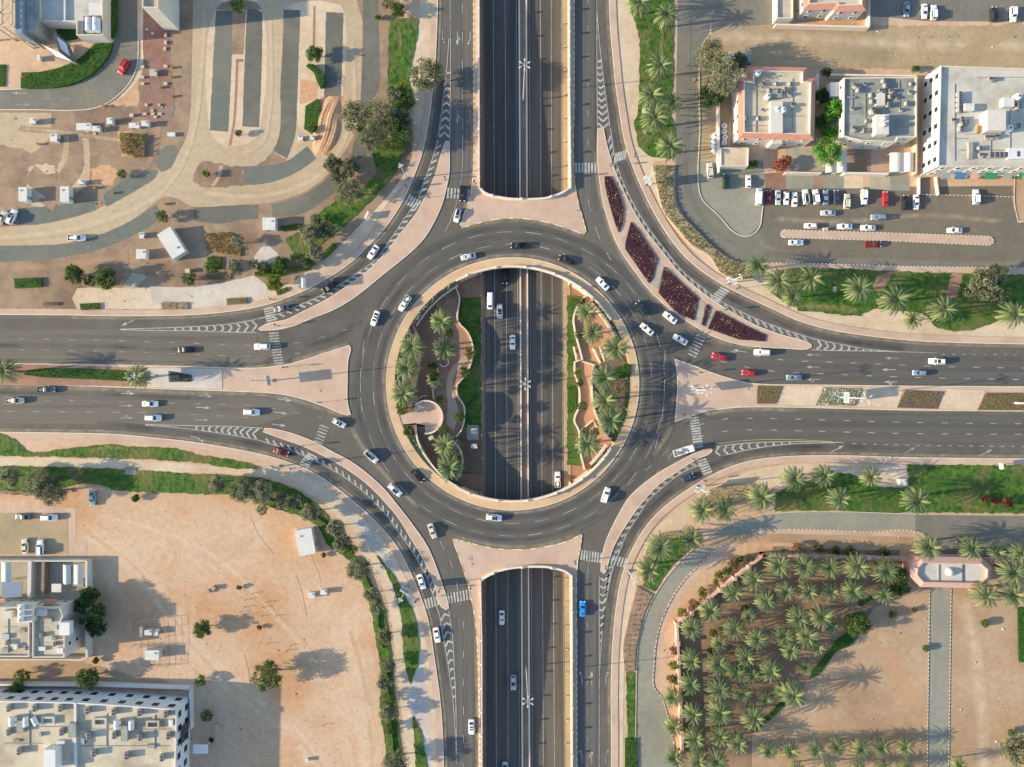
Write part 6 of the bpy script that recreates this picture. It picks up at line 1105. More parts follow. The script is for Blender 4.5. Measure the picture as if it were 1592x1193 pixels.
def arcroof(root, name, x0, y0, x1, y1, z0, z1, m):
    """barrel-roofed car shade running north-south"""
    a, c = W(x0, y0, z1), W(x1, y1, z1); b = MB(); n = 8; xs = [a[0]+(c[0]-a[0])*i/n for i in range(n+1)]; zs = [z0+(z1-z0)*math.sin(math.pi*i/n) for i in range(n+1)]; lx, ly = root.location.x, root.location.y
    for i in range(n):
        for dz in (0, -.08): b.face([(xs[i]-lx, a[1]-ly, zs[i]+dz), (xs[i+1]-lx, a[1]-ly, zs[i+1]+dz), (xs[i+1]-lx, c[1]-ly, zs[i+1]+dz), (xs[i]-lx, c[1]-ly, zs[i]+dz)])
    return part(b, name, MAT[m], root)
def shade(x0, y0, x1, y1, lb, z=2.8, group=None, m='cabin_white', curved=True, name='car_shade'):
    c = W((x0+x1)/2, (y0+y1)/2, z); root = thing(name, lb, 'car shade', (c[0], c[1], 0), 0, group)
    if curved: arcroof(root, 'roof', x0, y0, x1, y1, z-.6, z, m)
    else: rbox(root, 'roof', x0, y0, x1, y1, z-.2, z, m)
    for u in (x0+1, x1-1):
        for v in (y0+1, y1-1):
            w = W(u, v, z); b = MB(); b.tube((w[0]-c[0], w[1]-c[1], 0), (w[0]-c[0], w[1]-c[1], z-.55), .06, .06, 6); part(b, 'post', MAT['metal_white'], root)
B1 = building('villa', 'villa with terracotta tiled parapet and cream roof beside the big olive tree', [(1164, 105), (1253, 107), (1253, 123), (1266, 124), (1264, 217), (1149, 214), (1149, 121), (1164, 122)], 6.5, trim='terracotta')
rbox(B1, 'stair_tower', 1198, 158, 1217, 207, 6.45, 7.9, 'white_wall'); rbox(B1, 'porch', 1200, 208, 1216, 224, 0, 5.2, 'white_wall'); rbox(B1, 'roof_room', 1195, 140, 1216, 152, 6.45, 7.4, 'roof_grey')
B2 = building('villa', 'flat grey-roofed villa crowded with roof machinery, middle of the three', [(1311, 122), (1424, 121), (1424, 214), (1395, 215), (1392, 222), (1340, 220), (1310, 213)], 6.5, roofm='roof_grey', par=.5)
rbox(B2, 'stair_tower', 1362, 178, 1382, 209, 6.45, 8.8, 'white_wall'); rbox(B2, 'light_well', 1362, 145, 1376, 164, 6.45, 7.4, 'white_wall'); rbox(B2, 'side_room', 1291, 128, 1306, 150, 0, 4, 'cool_wall'); rbox(B2, 'duct', 1318, 150, 1330, 153, 6.45, 6.9, 'metal_grey')
B3 = building('apartment_building', 'largest white apartment building at the right with windows on its west wall', [(1460, 104), (1484, 105), (1700, 112), (1700, 262), (1456, 260)], 8.3, roofm='roof_white', step=4.6, win=(1.5, 1.8), floors=3)
rbox(B3, 'penthouse', 1535, 171, 1564, 203, 8.25, 11.2, 'white_wall'); rbox(B3, 'roof_box', 1500, 161, 1515, 172, 8.25, 9.8, 'cabin_white'); rbox(B3, 'roof_box', 1560, 152, 1577, 166, 8.25, 9.8, 'cabin_white'); rbox(B3, 'roof_box', 1520, 195, 1530, 206, 8.25, 9.0, 'wood'); rbox(B3, 'roof_box', 1568, 230, 1610, 247, 8.25, 9.4, 'cool_wall'); rbox(B3, 'roof_box', 1506, 221, 1513, 247, 8.25, 9.0, 'roof_grey')
for x0, x1, m_ in ((1463, 1480, 'roof_grey'), (1484, 1503, 'blue_awning'), (1508, 1522, 'terracotta_pale'), (1530, 1552, 'green_awning'), (1560, 1575, 'roof_grey'), (1583, 1592, 'green_awning')):
    a, c = W(x0, 272, 3.2), W(x1, 266, 3.8); b = MB(); lx, ly = B3.location.x, B3.location.y; y_ = W(0, 260, 8.3)[1]-.02
    b.face([(a[0]-lx, y_-2.0-ly, 3.0), (c[0]-lx, y_-2.0-ly, 3.0), (c[0]-lx, y_-ly, 3.9), (a[0]-lx, y_-ly, 3.9)]); b.face([(a[0]-lx, y_-2.0-ly, 2.8), (c[0]-lx, y_-2.0-ly, 2.8), (c[0]-lx, y_-2.0-ly, 3.0), (a[0]-lx, y_-2.0-ly, 3.0)]); part(b, 'awning', MAT[m_], B3)
B0 = building('villa', 'villa with terracotta roof edge cut by the top of the picture', [(1250, -70), (1342, -70), (1345, 16), (1298, 17), (1296, 13), (1250, 15)], 6.0, trim='terracotta')
B0b = building('annex', 'low white flat-roofed annex left of the topmost villa', [(1207, -60), (1233, -60), (1232, 30), (1207, 30)], 3.2, roofm='roof_cream', windows=False, par=.5)
B4 = building('villa', 'white villa at the left edge with three steel tanks on its stair tower', [(-60, 943), (48, 943), (48, 1020), (-60, 1020)], 7.0, step=3.5); rbox(B4, 'stair_tower', 27, 940, 50, 968, 6.95, 9.4, 'white_wall'); rbox(B4, 'clay_hood', -4, 931, 8, 936, 5.0, 5.8, 'terracotta')
B4b = building('villa', 'white villa with stepped east wall beside the dark evergreens', [(53, 944), (96, 944), (101, 958), (94, 970), (103, 985), (103, 1021), (53, 1021)], 7.0, step=3.5); rbox(B4b, 'stair_tower', 92, 968, 108, 988, 6.95, 8.8, 'cool_wall'); rbox(B4b, 'clay_hood', 68, 934, 84, 941, 5.0, 6.2, 'terracotta')
B5 = building('school_building', 'long white building at the bottom left with rows of rooftop machines', [(-70, 1087), (115, 1091), (200, 1096), (276, 1102), (272, 1300), (-70, 1300)], 8.4, wallm='cool_wall', step=4.2, win=(2.1, 2.2), par=.6, pw=.35)
rbox(B5, 'roof_divider', 115, 1093, 118, 1250, 8.35, 9.1, 'cool_wall'); rbox(B5, 'stair_tower', 68, 1166, 86, 1200, 8.35, 11.4, 'cool_wall')
for x, y in ((74, 1121), (155, 1123), (237, 1127)):
    a, c = W(x-10, y-6, 9.2), W(x+10, y+6, 9.2); lx, ly = B5.location.x, B5.location.y; lo = [(a[0]-lx, a[1]-ly), (c[0]-lx, a[1]-ly), (c[0]-lx, c[1]-ly), (a[0]-lx, c[1]-ly)]; b = MB(); i_ = inset(lo, .45); ring(b, lo, i_, 9.2, 9.2); b.sides(lo, 8.3, 9.2); b.sides(i_, 8.37, 9.2); part(b, 'skylight', MAT['roof_white'], B5)
for x, y, w_, l_ in ((112, 1136, 6, 11), (193, 1141, 5, 12), (31, 1130, 5, 9)): rbox(B5, 'light_well', x-w_, y-l_, x+w_, y+l_, 8.35, 9.6, 'roof_grey')
# dark grille emblem on its east wall
ex = W(276, 0, 8.4)[0]+.35-B5.location.x; b = MB()
for i in range(4): b.box((ex, W(0, 1128+i*7, 4.5)[1]-B5.location.y, 3.0), (.14, .9, 3.4))
b.box((ex, W(0, 1138, 4.5)[1]-B5.location.y, 6.6), (.15, 6.2, .35)); b.box((ex, W(0, 1138, 4.5)[1]-B5.location.y, 2.4), (.15, 6.2, .35)); part(b, 'grille', MAT['metal_dark'], B5)
B7 = building('service_building', 'flat grey-white building with a tank yard at the top left', [(63, -60), (162, -60), (162, 57), (121, 57), (121, 36), (63, 34)], 4.5, roofm='roof_white', windows=False); rbox(B7, 'roof_hatch', 138, 4, 160, 24, 4.45, 4.9, 'cabin_white'); rbox(B7, 'roof_ridge', 99, -40, 101, 33, 4.45, 5.2, 'cool_wall'); rbox(B7, 'sunken_yard', 130, 25, 159, 55, 4.46, 4.56, 'hedge_b')
B8 = building('tower_block', 'narrow white tower cut by the top edge beside the brick yard', [(223, -60), (248, -60), (248, 15), (223, 14)], 12.0, roofm='roof_cream', windows=False)
GH = building('gatehouse', 'octagonal gatehouse with pink tiled edge and small white dome', [(1430, 867), (1525, 869), (1540, 882), (1539, 900), (1524, 913), (1431, 911), (1417, 896), (1418, 880)], 5.0, wallm='terracotta_pale', roofm='roof_white', trim='terracotta_pale', windows=False)
c_ = W(1478, 890, 5.6); b = MB(); b.dome((c_[0]-GH.location.x, c_[1]-GH.location.y, 4.97), 1.35, 1.25, 20, 6); part(b, 'dome', MAT['roof_white'], GH, True); rbox(GH, 'roof_joint', 1458, 878, 1459.3, 904, 4.96, 5.2, 'roof_grey', 5); rbox(GH, 'roof_joint', 1496, 878, 1497.3, 904, 4.96, 5.2, 'metal_dark', 5)
# lattice frame in the upper left corner
c_ = W(10, 15, 9); FR = thing('steel_frame', 'tall beige lattice frame structure in the upper left corner', 'pergola', (c_[0], c_[1], 0))
b = MB()
def P3(x, y, z): w = W(x, y, z); return (w[0]-c_[0], w[1]-c_[1], z)
for a, d in (((-60, 40), (22, 40)), ((18, -60), (18, 40)), ((-60, 20), (18, 20)), ((2, -60), (2, 40))): b.tube(P3(*a, 9), P3(*d, 9), .35, .35, 4)
for x in (-30, -14, 2): 
    for y in (-20, 0, 20): b.tube(P3(x, y, 9), P3(x+16, y+20, 9), .09, .09, 4); b.tube(P3(x+16, y, 9), P3(x, y+20, 9), .09, .09, 4)
part(b, 'lattice', MAT['beige_steel'], FR); b = MB()
for x, y in ((18, 40), (-10, 40), (2, 40), (18, 0), (-40, 40)): b.tube(P3(x, y, 9), (P3(x, y, 9)[0], P3(x, y, 9)[1], 0), .28, .3, 6)
for x, y in ((18, 40), (2, 40)): b.tube(P3(x, y, 9), (P3(x, y, 9)[0]+3.2, P3(x, y, 9)[1]-2.4, 0), .22, .22, 6)
part(b, 'leg', MAT['beige_steel'], FR); b = MB(); b.box((P3(28, 10, 8)[0], P3(28, 10, 8)[1], 0), (2.0, 16, 7.8)); part(b, 'glass_wall', MAT['glass_pale'], FR); b = MB(); b.box((P3(42, -8, 8)[0], P3(42, -8, 8)[1], 0), (3.6, 20, 6.5)); part(b, 'side_wing', MAT['roof_grey'], FR)
c_ = W(98, 76, 3); CN = thing('folded_canopy', 'white folded canopy like a half-open book by the road bend', 'canopy', (c_[0], c_[1], 0))
def plate(name, q, m, t=.15):
    b = MB(); v = [P3(*p) for p in q]; b.face(v); b.face([(p[0], p[1], p[2]-t) for p in v][::-1])
    for i in range(4): a, d = v[i], v[(i+1) % 4]; b.face([a, d, (d[0], d[1], d[2]-t), (a[0], a[1], a[2]-t)])
    part(b, name, MAT[m], CN)
plate('frame_panel', [(81, 48, 5.4), (91, 79, 3.4), (121, 101, 1.0), (107, 68, 3.0)], 'canopy_frame'); plate('white_panel', [(88, 57, 5.0), (95, 77, 3.6), (109, 88, 2.3), (103, 68, 3.7)], 'cool_wall', .06)
plate('frame_panel', [(61, 67, 3.0), (90, 79, 3.8), (121, 101, 1.2), (88, 90, 1.4)], 'canopy_frame'); plate('white_panel', [(68, 71, 3.0), (90, 80.5, 3.75), (112, 96, 1.9), (88, 88, 1.75)], 'cool_wall', .06)
for q in ((81, 48, 4.5), (61, 67, 3.5), (107, 68, 5.0)): b = MB(); v = P3(*q); b.tube(v, (v[0], v[1], 0), .12, .12, 6); part(b, 'post', MAT['metal_grey'], CN)
# walls of the compounds
def wall(pts, h, lb, m='white_wall', w=.35, grp=None): return path_wall('boundary_wall', pts, h, 0, m, w, lb, smooth=False, group=grp, zref=h)[0]
wall([(0, 873), (134, 872.5)], 2.4, 'white boundary wall along the north side of the white villas'); wall([(134, 872.5), (134.5, 1023), (125, 1026)], 2.6, 'boundary wall on the east side of the white villas', w=.6); wall([(125, 1026), (0, 1025)], 2.6, 'boundary wall on the south side of the white villas'); wall([(46, 873), (45, 930)], 2.6, 'thick white wall between the two villa yards', w=1.1); wall([(67, 873), (66, 925)], 2.4, 'stone-topped wall on the left of the small green yard', 'dirt', w=.9)
wall([(0, 1063), (150, 1066), (295, 1071)], 2.2, 'white boundary wall north of the long white building', 'cool_wall', .6); wall([(295, 1071), (296, 1135)], 2.2, 'white boundary wall east of the long white building', 'cool_wall')
wall([(1206, 38), (1352, 42)], 2.2, 'cream boundary wall below the topmost villa', 'parapet', .5); wall([(1352, 42), (1354, 0)], 2.2, 'cream boundary wall right of the topmost villa', 'parapet')
wall([(1118, 268), (1118, 150)], 2.4, 'cream wall west of the terracotta villa', 'parapet', .5); wall([(1222, 268), (1278, 269)], 2.4, 'front garden wall of the terracotta villa', 'parapet'); wall([(1313, 269), (1382, 270)], 2.4, 'front garden wall of the grey-roofed villa', 'parapet', .6); wall([(1272, 115), (1272, 160)], 2.4, 'dark-topped wall east of the terracotta villa', 'parapet'); wall([(1292, 116), (1425, 118)], 2.6, 'back wall of the grey-roofed villa', 'parapet', .5)
wall([(1426, 118), (1425, 270)], 2.4, 'narrow wall between grey-roofed villa and apartment building', 'wall_tan'); wall([(1456, 275), (1460, 303)], 1.2, 'low wall left of the apartment forecourt', 'parapet'); wall([(1430, 276), (1430, 302)], 1.2, 'low wall right of the villa aprons', 'parapet')
def pwall(pts, h, lb, m='terracotta_pale'):
    o = wall(pts, h, lb, m, .75, 'pink walls of the grove'); root = thing('boundary_wall', lb, 'wall', (0, 0, 0), 0, 'pink walls of the grove'); o.name = 'coping_wall'; o.parent = root
    for k in ('label', 'category', 'group'): del o[k]
    for a, c in zip(pts, pts[1:]):
        n = max(1, int(math.hypot(c[0]-a[0], c[1]-a[1])/26))
        for i in range(n+1 if c == pts[-1] else n): x, y, _ = W(a[0]+(c[0]-a[0])*i/n, a[1]+(c[1]-a[1])*i/n, h); b = MB(); b.box((x, y, 0), (1.15, 1.15, h+.35)); b.box((x, y, h+.35), (1.4, 1.4, .15), taper=.6); part(b, 'pillar', MAT[m], root)
pwall([(1062, 1175), (1053, 971), (1187, 864)], 2.4, 'pink pillared wall on the west and slanting side of the grove'); pwall([(1187, 864), (1406, 869)], 2.4, 'pink pillared wall along the top of the grove'); pwall([(1541, 873), (1610, 876)], 2.4, 'short pink wall right of the gatehouse')
shade(0, 875, 15, 905, 'white barrel-roofed car shade at the left edge', group='white car shades'); shade(96, 879, 108, 909, 'left one of two white barrel-roofed car shades by the villa wall', group='white car shades'); shade(113, 879, 127, 909, 'right one of two white barrel-roofed car shades by the villa wall', group='white car shades')
shade(1385, 237, 1406, 267, 'left white barrel-roofed car shade before the grey-roofed villa', group='white car shades'); shade(1407, 237, 1422, 267, 'right white barrel-roofed car shade before the grey-roofed villa', group='white car shades'); shade(1302, 234, 1318, 268, 'white sail car shade below the bright green tree', group='white car shades'); shade(1285, 253, 1300, 268, 'small white car shade at the villa gate', group='white car shades')
shade(3, 905, 34, 930, 'flat blue-grey yard roof beside the left villa', m='glass_pale', curved=False, name='yard_roof'); shade(80, 908, 95, 921, 'small cream pavilion in the villa yard', m='cabin_white', curved=False, name='pavilion'); shade(300, 1158, 323, 1172, 'white flat canopy attached beside the long white building', m='metal_white', curved=False, name='canopy')
GR = building('garage', 'flat tan garage roof in front of the terracotta villa', [(1120, 230), (1164, 230), (1163, 259), (1120, 259)], 3.0, roofm='cream', windows=False, par=.25)
sheet('grass', [(84, 877), (96, 877), (96, 893), (84, 893)], 'grass', False, kind='stuff', label='tiny green lawn in the villa yard', cat='grass'); sheet('grass', [(16, 876), (42, 876), (42, 903), (16, 903)], 'grass_dark', False, kind='stuff', label='dark yard lawn with a round table', cat='grass')
sheet('pavement', [(0, 873), (134, 873), (134, 1025), (0, 1025)], 'concrete_warm', False, z=.058)
# ---------------------------------------------------------------- rooftop machines, tanks, small buildings
def proto(name, cat, parts):
    """parts: (name, MB, material key, smooth)"""
    return [(n_, (lambda me: (me.from_pydata(b.v, [], b.f), me.materials.append(MAT[m_]), me.update(), me)[-1])(bpy.data.meshes.new(n_))) for n_, b, m_ in parts]
def put(P, name, lb, cat, loc, rz=0.0, group=None, sc=1.0):
    o = thing(name, lb, cat, loc, rz, group, sc)
    for n_, me in P: c = bpy.data.objects.new(n_, me); col.objects.link(c); c.parent = o
    return o
b1 = MB(); b1.box((0, 0, .15), (1.1, 1.9, 1.25)); b2 = MB(); b2.tube((.1, .45, 1.40), (.1, .45, 1.48), .40, .38, 12); b2.tube((.1, -.45, 1.40), (.1, -.45, 1.48), .40, .38, 12); b3 = MB(); b3.box((0, .7, 0), (1.2, .12, .15)); b3.box((0, -.7, 0), (1.2, .12, .15)); b4 = MB(); b4.box((-.75, 0, .3), (.4, 1.2, .5))
AC = proto('ac', 'x', [('casing', b1, 'metal_grey'), ('fan', b2, 'metal_dark'), ('skid', b3, 'metal_dark'), ('duct', b4, 'roof_white')])
b1 = MB(); b1.tube((0, -1.3, 1.0), (0, 1.3, 1.0), .75, .75, 14); b1.dome((0, 0, 1.7), .25, .2, 8, 3); b2 = MB(); b2.box((0, .8, 0), (1.2, .2, .5)); b2.box((0, -.8, 0), (1.2, .2, .5)); TK = proto('tank', 'x', [('drum', b1, 'tank'), ('cradle', b2, 'metal_grey')])
b1 = MB(); b1.tube((0, 0, .2), (0, 0, 1.5), .85, .85, 14); b1.dome((0, 0, 1.5), .85, .3, 14, 4); b2 = MB(); b2.tube((0, 0, 1.78), (0, 0, 1.9), .25, .22, 8); b3 = MB(); b3.box((0, 0, 0), (1.5, 1.5, .2)); RT = proto('tank', 'x', [('drum', b1, 'tank'), ('lid', b2, 'metal_dark'), ('base', b3, 'roof_grey')])
def many(P, name, cat, lst, h, lb, group, rz=0.0, sc=1.0):
    for i, q in enumerate(lst): x, y, _ = W(q[0], q[1], h+.8); put(P, name, lb % ORD[i], cat, (x, y, h-.04), rz if len(q) < 3 else q[2], group, sc if len(q) < 4 else q[3])
many(AC, 'air_conditioner', 'rooftop machine', [(x, y) for x, y in ((14, 1101), (54, 1101), (94, 1101), (136, 1105), (177, 1107), (217, 1108), (258, 1110))], 8.4, 'grey air conditioner in the top row on the long white building, %s from the left', 'machines on the long white building')
many(AC, 'air_conditioner', 'rooftop machine', [(x, y) for x, y in ((14, 1138), (96, 1138), (138, 1144), (178, 1143), (218, 1146), (262, 1144))], 8.4, 'grey air conditioner in the middle row on the long white building, %s from the left', 'machines on the long white building')
many(AC, 'air_conditioner', 'rooftop machine', [(x, y) for x, y in ((30, 1168), (146, 1171), (197, 1175), (252, 1178))], 8.4, 'grey air conditioner in the bottom row on the long white building, %s from the left', 'machines on the long white building')
many(TK, 'water_tank', 'water tank', [(19, 1121), (41, 1122), (55, 1121, .5), (182, 1126), (205, 1127)], 8.4, 'white horizontal tank on the long white building, %s from the left', 'tanks on the long white building')
many(RT, 'water_tank', 'water tank', [(33, 946), (33, 955), (32, 964)], 9.4, 'steel tank on the stair tower of the left villa, %s from the top', 'tanks of the left villa', sc=.85)
many(AC, 'air_conditioner', 'rooftop machine', [(64, 988), (90, 975), (84, 1002), (10, 1000), (40, 1008)], 7, 'white rooftop machine on the white villas, %s listed clockwise from the stair tower', 'machines on the white villas', sc=.7)
many(TK, 'water_tank', 'water tank', [(141, 41, 0, 1.5), (152, 41, 0, 1.5)], 4.6, 'large white cylinder tank in the tank yard, %s from the left', 'cylinders in the tank yard')
many(RT, 'water_tank', 'water tank', [(1178, 115), (1193, 151), (1208, 171), (1217, 172)], 6.5, 'white round tank on the terracotta villa, %s from the left', 'tanks of the terracotta villa')
many(AC, 'air_conditioner', 'rooftop machine', [(1187, 130, .4, .6), (1197, 141), (1210, 142), (1221, 139), (1208, 130, 0, .6), (1230, 130, 0, .6), (1161, 184), (1180, 184), (1233, 163, 1.5, .8), (1228, 146, 1.5, .7), (1186, 170, 1.5, .5)], 6.5, 'small rooftop unit on the terracotta villa, %s one counted down the roof', 'machines on the terracotta villa', sc=.75)
many(RT, 'water_tank', 'water tank', [(1374, 183), (1374, 193)], 8.8, 'white round tank on the stair tower of the grey-roofed villa, %s from the top', 'tanks of the grey-roofed villa', sc=.8)
many(AC, 'air_conditioner', 'rooftop machine', [(1375, 126), (1378, 133), (1370, 141, 1.5), (1386, 141, 1.5), (1356, 148), (1357, 158), (1385, 150), (1357, 173, .5, 1.1), (1382, 163), (1394, 151, 1.5, .6), (1411, 161), (1402, 170, 1.5, .6), (1330, 133, 1, .8), (1336, 140, 0, .8), (1328, 200, 1, .9), (1344, 203), (1326, 168, 1.5, .6), (1349, 188, 0, .6), (1418, 130, 0, .6), (1416, 143, 1.5, .7), (1345, 130, 1.5, .6)], 6.5, 'rooftop unit on the grey-roofed villa, %s one counted down the roof', 'machines on the grey-roofed villa', sc=.8)
many(AC, 'air_conditioner', 'rooftop machine', [(1492, 147), (1492, 155), (1492, 163), (1492, 171), (1483, 187, 1.5), (1495, 186), (1497, 194), (1494, 201), (1503, 190), (1541, 123, 1.5), (1535, 213, 1.5, .8), (1542, 213, 1.5, .8), (1550, 212, 1.5, .8), (1584, 158), (1584, 166), (1583, 196), (1526, 241, 1.5), (1540, 241), (1548, 241), (1555, 241), (1562, 241), (1582, 240), (1524, 230, 0, .7)], 8.3, 'rooftop unit on the apartment building, %s one counted down the roof', 'machines on the apartment building', sc=.85)
many(RT, 'water_tank', 'water tank', [(1567, 201), (1580, 152)], 8.3, 'pale round tank on the apartment building, %s from the left', 'tanks of the apartment building', sc=1.2)
many(RT, 'water_tank', 'water tank', [(1125, 197), (1125, 206), (1126, 215), (1125, 223), (1111, 212), (1111, 219), (1111, 227), (1111, 234)], 0, 'white round tank in the yard west of the terracotta villa, %s one', 'tanks in the side yard')

def kiosk(x, y, w, l, ang, h, lb, m='cabin_white', name='site_cabin', cat='cabin', z0=0.0):
    """w, l in pixels; ang in degrees of the long side"""
    c = W(x, y, z0+h); o = thing(name, lb, cat, (c[0], c[1], z0), math.radians(ang)); a, d = l*S*.99, w*S*.99
    b = MB(); b.box((0, 0, 0), (a-.15, d-.15, h-.15)); part(b, 'wall', MAT[m], o); b = MB(); b.box((0, 0, h-.15), (a, d, .15)); part(b, 'roof', MAT[m], o)
    if min(w, l) > 6:
        b = MB(); b.box((a*.25, d*.2, h), (.5, .5, .25), taper=.7); part(b, 'roof_vent', MAT['metal_grey'], o); b = MB(); b.box((-a*.2, -d/2+.06, .05), (.8, .06, min(2.0, h-.4))); part(b, 'door', MAT['metal_grey'], o)
    return o
K = [(266, 378, 24, 45, -57.5, 2.8, 'long white tilted container on the brown dirt'), (418, 348, 19, 20, 0, 2.6, 'square white kiosk with two roof vents'), (219, 395, 15, 15, 0, 2.2, 'white square box left of the tilted container'), (220, 366, 7, 9, 90, 1.2, 'small white box above the white square box'), (35, 302, 13, 22, 90, 2.4, 'left one of two pale cabins above the gravel strip'), (100, 302, 14, 24, 90, 2.4, 'right one of two pale cabins above the gravel strip'), (125, 283, 7, 9, 0, 1.5, 'small white box between cabin and orange plot'), (83, 214, 11, 12, 90, 1.8, 'white square cabinet on the tan yard'), (50, 188, 9, 9, 0, 1.6, 'white cabinet in a dark frame near the left road'), (130, 197, 11, 23, 0, 1.2, 'long white low box beside a small one'), (149, 200, 8, 12, 0, 1.6, 'small white box right of the long low box'), (170, 188, 10, 9, 0, 1.6, 'white square box alone below the road bend'),
     (208, 195, 8, 16, 0, 1.2, 'cream oblong box below the road bend'), (225, 192, 8, 11, 0, 1.6, 'white box touching the cream oblong one'), (238, 113, 10, 11, 0, 1.0, 'grey square slab cabinet on the brown yard'), (204, 179, 6, 7, 0, 1.2, 'little grey box left of the paved stones'), (467, 214, 7, 8, 90, 1.5, 'left one of two small white boxes by the sand heap'), (485, 214, 7, 7, 0, 1.4, 'right one of two small white boxes by the sand heap'), (266, 209, 6, 12, 0, .8, 'low white planter box near the gravel edge'),
     (474.5, 843, 26, 40, 100, 3.0, 'white-roofed shed on the sand beside the lawn'), (484, 926, 9, 10, 0, 1.4, 'left one of two white boxes in the small sand enclosure'), (503, 921, 8, 10, 0, 1.4, 'right one of two white boxes in the small sand enclosure'), (218, 983, 5, 16, 90, 1.6, 'grey cabinet at the left of the fenced transformers'), (230, 984, 8, 11, 0, 1.8, 'white transformer inside the fence'), (242, 984, 7, 9, 90, 1.5, 'small white cabinet inside the fence'), (236, 1019, 15, 22, 0, 2.3, 'white cabin with two dark vents inside the lower fence'),
     (1404, 750, 10, 11, 0, 1.6, 'white cabinet at the corner of the eastern lawn'), (670, 681, 6, 8, 30, .8, 'little grey box beside the garden stairs'), (291, 421, 6, 7, 0, 1.2, 'small grey box right of the tilted container shadow'), (322, 920, 6, 6, 20, .9, 'little grey box in the rubble on the sand'), (331, 915, 6, 6, 50, 1.1, 'pale block beside the rubble on the sand'), (337, 1133, 6, 10, 90, .8, 'grey frame box in the shade on the sand'), (477, 1183, 4, 6, 90, 1.0, 'dark box on the sand at the bottom'), (1002, 172, 6, 7, 90, 1.0, 'white cabinet at the edge of the palm lawn'),
     (227, 163, 5, 5, 0, .8, 'grey stone block in the yard, left of a pair'), (247, 163, 5, 5, 0, .8, 'grey stone block in the yard, right of a pair'), (236, 172, 5, 6, 0, .6, 'topmost stone block of the small cluster'), (237, 177, 5, 7, 0, .6, 'middle stone block of the small cluster'), (225, 177, 4, 7, 0, .6, 'left stone block of the small cluster'), (248, 177, 4, 8, 0, .6, 'right stone block of the small cluster'), (241, 182, 4, 6, 0, .6, 'bottom stone block of the small cluster'), (221, 104, 6, 7, 0, .9, 'whitish block at the road bend, upper'), (221, 120, 5, 6, 0, .9, 'whitish block at the road bend, middle'), (221, 130, 5, 7, 0, .9, 'whitish block at the road bend, lower'), (257, 103, 5, 7, 0, .8, 'grey block near the gravel strip, upper'), (257, 130, 5, 7, 0, .8, 'grey block near the gravel strip, lower'), (257, 54, 5, 8, 90, .9, 'grey cabinet on the brick yard, upper'), (257, 66, 5, 8, 90, .9, 'grey cabinet on the brick yard, middle'), (256, 76, 5, 7, 90, .7, 'grey cabinet on the brick yard, lower'), (237, 52, 5, 5, 0, .8, 'white stone on the brick yard'), (228, 46, 4, 5, 0, .7, 'grey stone at the top of the brick yard'), (147, 208, 5, 6, 0, .4, 'flat grey stone below the white boxes'),
     (60, 90, 5, 9, 90, 1.2, 'white cabinet on the plaza left of the folded canopy'), (1284, 356, 4, 7, 0, 1.0, 'small grey bin housing on the pink car park island')]
for q in K:
    small = q[2] <= 8 and q[3] <= 8 and q[0] < 270
    kiosk(q[0], q[1], q[2]*(.8 if small else 1), q[3]*(.8 if small else 1), q[4], q[5]*(.6 if small else 1), q[6], m='roof_cream' if 'grey' in q[6] or 'stone' in q[6] or 'block' in q[6] else 'cabin_white')
kiosk(737, 671, 9, 10, 0, 2.0, 'white electrical box with grey base by the underpass, upper', name='electrical_box', cat='electrical box', z0=-5.8); kiosk(737, 694, 7, 10, 0, 1.8, 'white electrical box by the underpass, lower', name='electrical_box', cat='electrical box', z0=-5.8)
for q, m_, lb in (([(203-9, 727), (212, 727), (212, 738), (195, 738)], 'concrete_grey', 0), ([(726, 661), (744, 661), (744, 684), (726, 684)], 'concrete_warm', 0)): sheet('pavement', q, m_, False, z=.2 if m_ == 'concrete_grey' else -5.7)
# sand heap
b = MB(); r = random.Random(3); cx_, cy_ = 508, 196; gx = 30; gy = 40
def hh(u, v): 
    d = max(0, 1-(abs(u)**2.4+abs(v)**2.4)); return .9*d**.7*(.9+.1*math.sin(u*9+v*4))+.045*math.sin(u*26+v*9)*d
for i in range(gx):
    for j in range(gy):
        q = []
        for a, c in ((i, j), (i+1, j), (i+1, j+1), (i, j+1)):
            u, v = a/gx*2-1, c/gy*2-1; px_, py_ = cx_+u*20-v*11*abs(v), cy_+v*46; w = W(px_, py_); q.append((w[0], w[1], max(0, hh(u, v))+.02))
        b.face(q)
tag(b.build('sand_heap', MAT['orange_soil'], None, True), 'heap of orange sand with ridges on the tan island', 'sand heap')
for i, (x, y) in enumerate(((61, 225), (62, 193), (163, 203), (149, 293), (176, 301), (258, 318), (163, 166), (250, 137), (268, 106), (267, 121), (268, 151))):
    if i == 0:
        b1 = MB(); b1.tube((0, 0, 0), (0, 0, .8), .35, .42, 10); b2 = MB(); b2.tube((0, 0, .8), (0, 0, .9), .45, .40, 10); BN = proto('bin', 'x', [('body', b1, 'yellow_box'), ('lid', b2, 'wood')])
    w = W(x, y); put(BN, 'litter_bin', 'yellow litter bin on the north-west lots, %s one counted from the left yard' % ORD[i], 'bin', (w[0], w[1], 0), 0, 'yellow bins of the north-west lots')
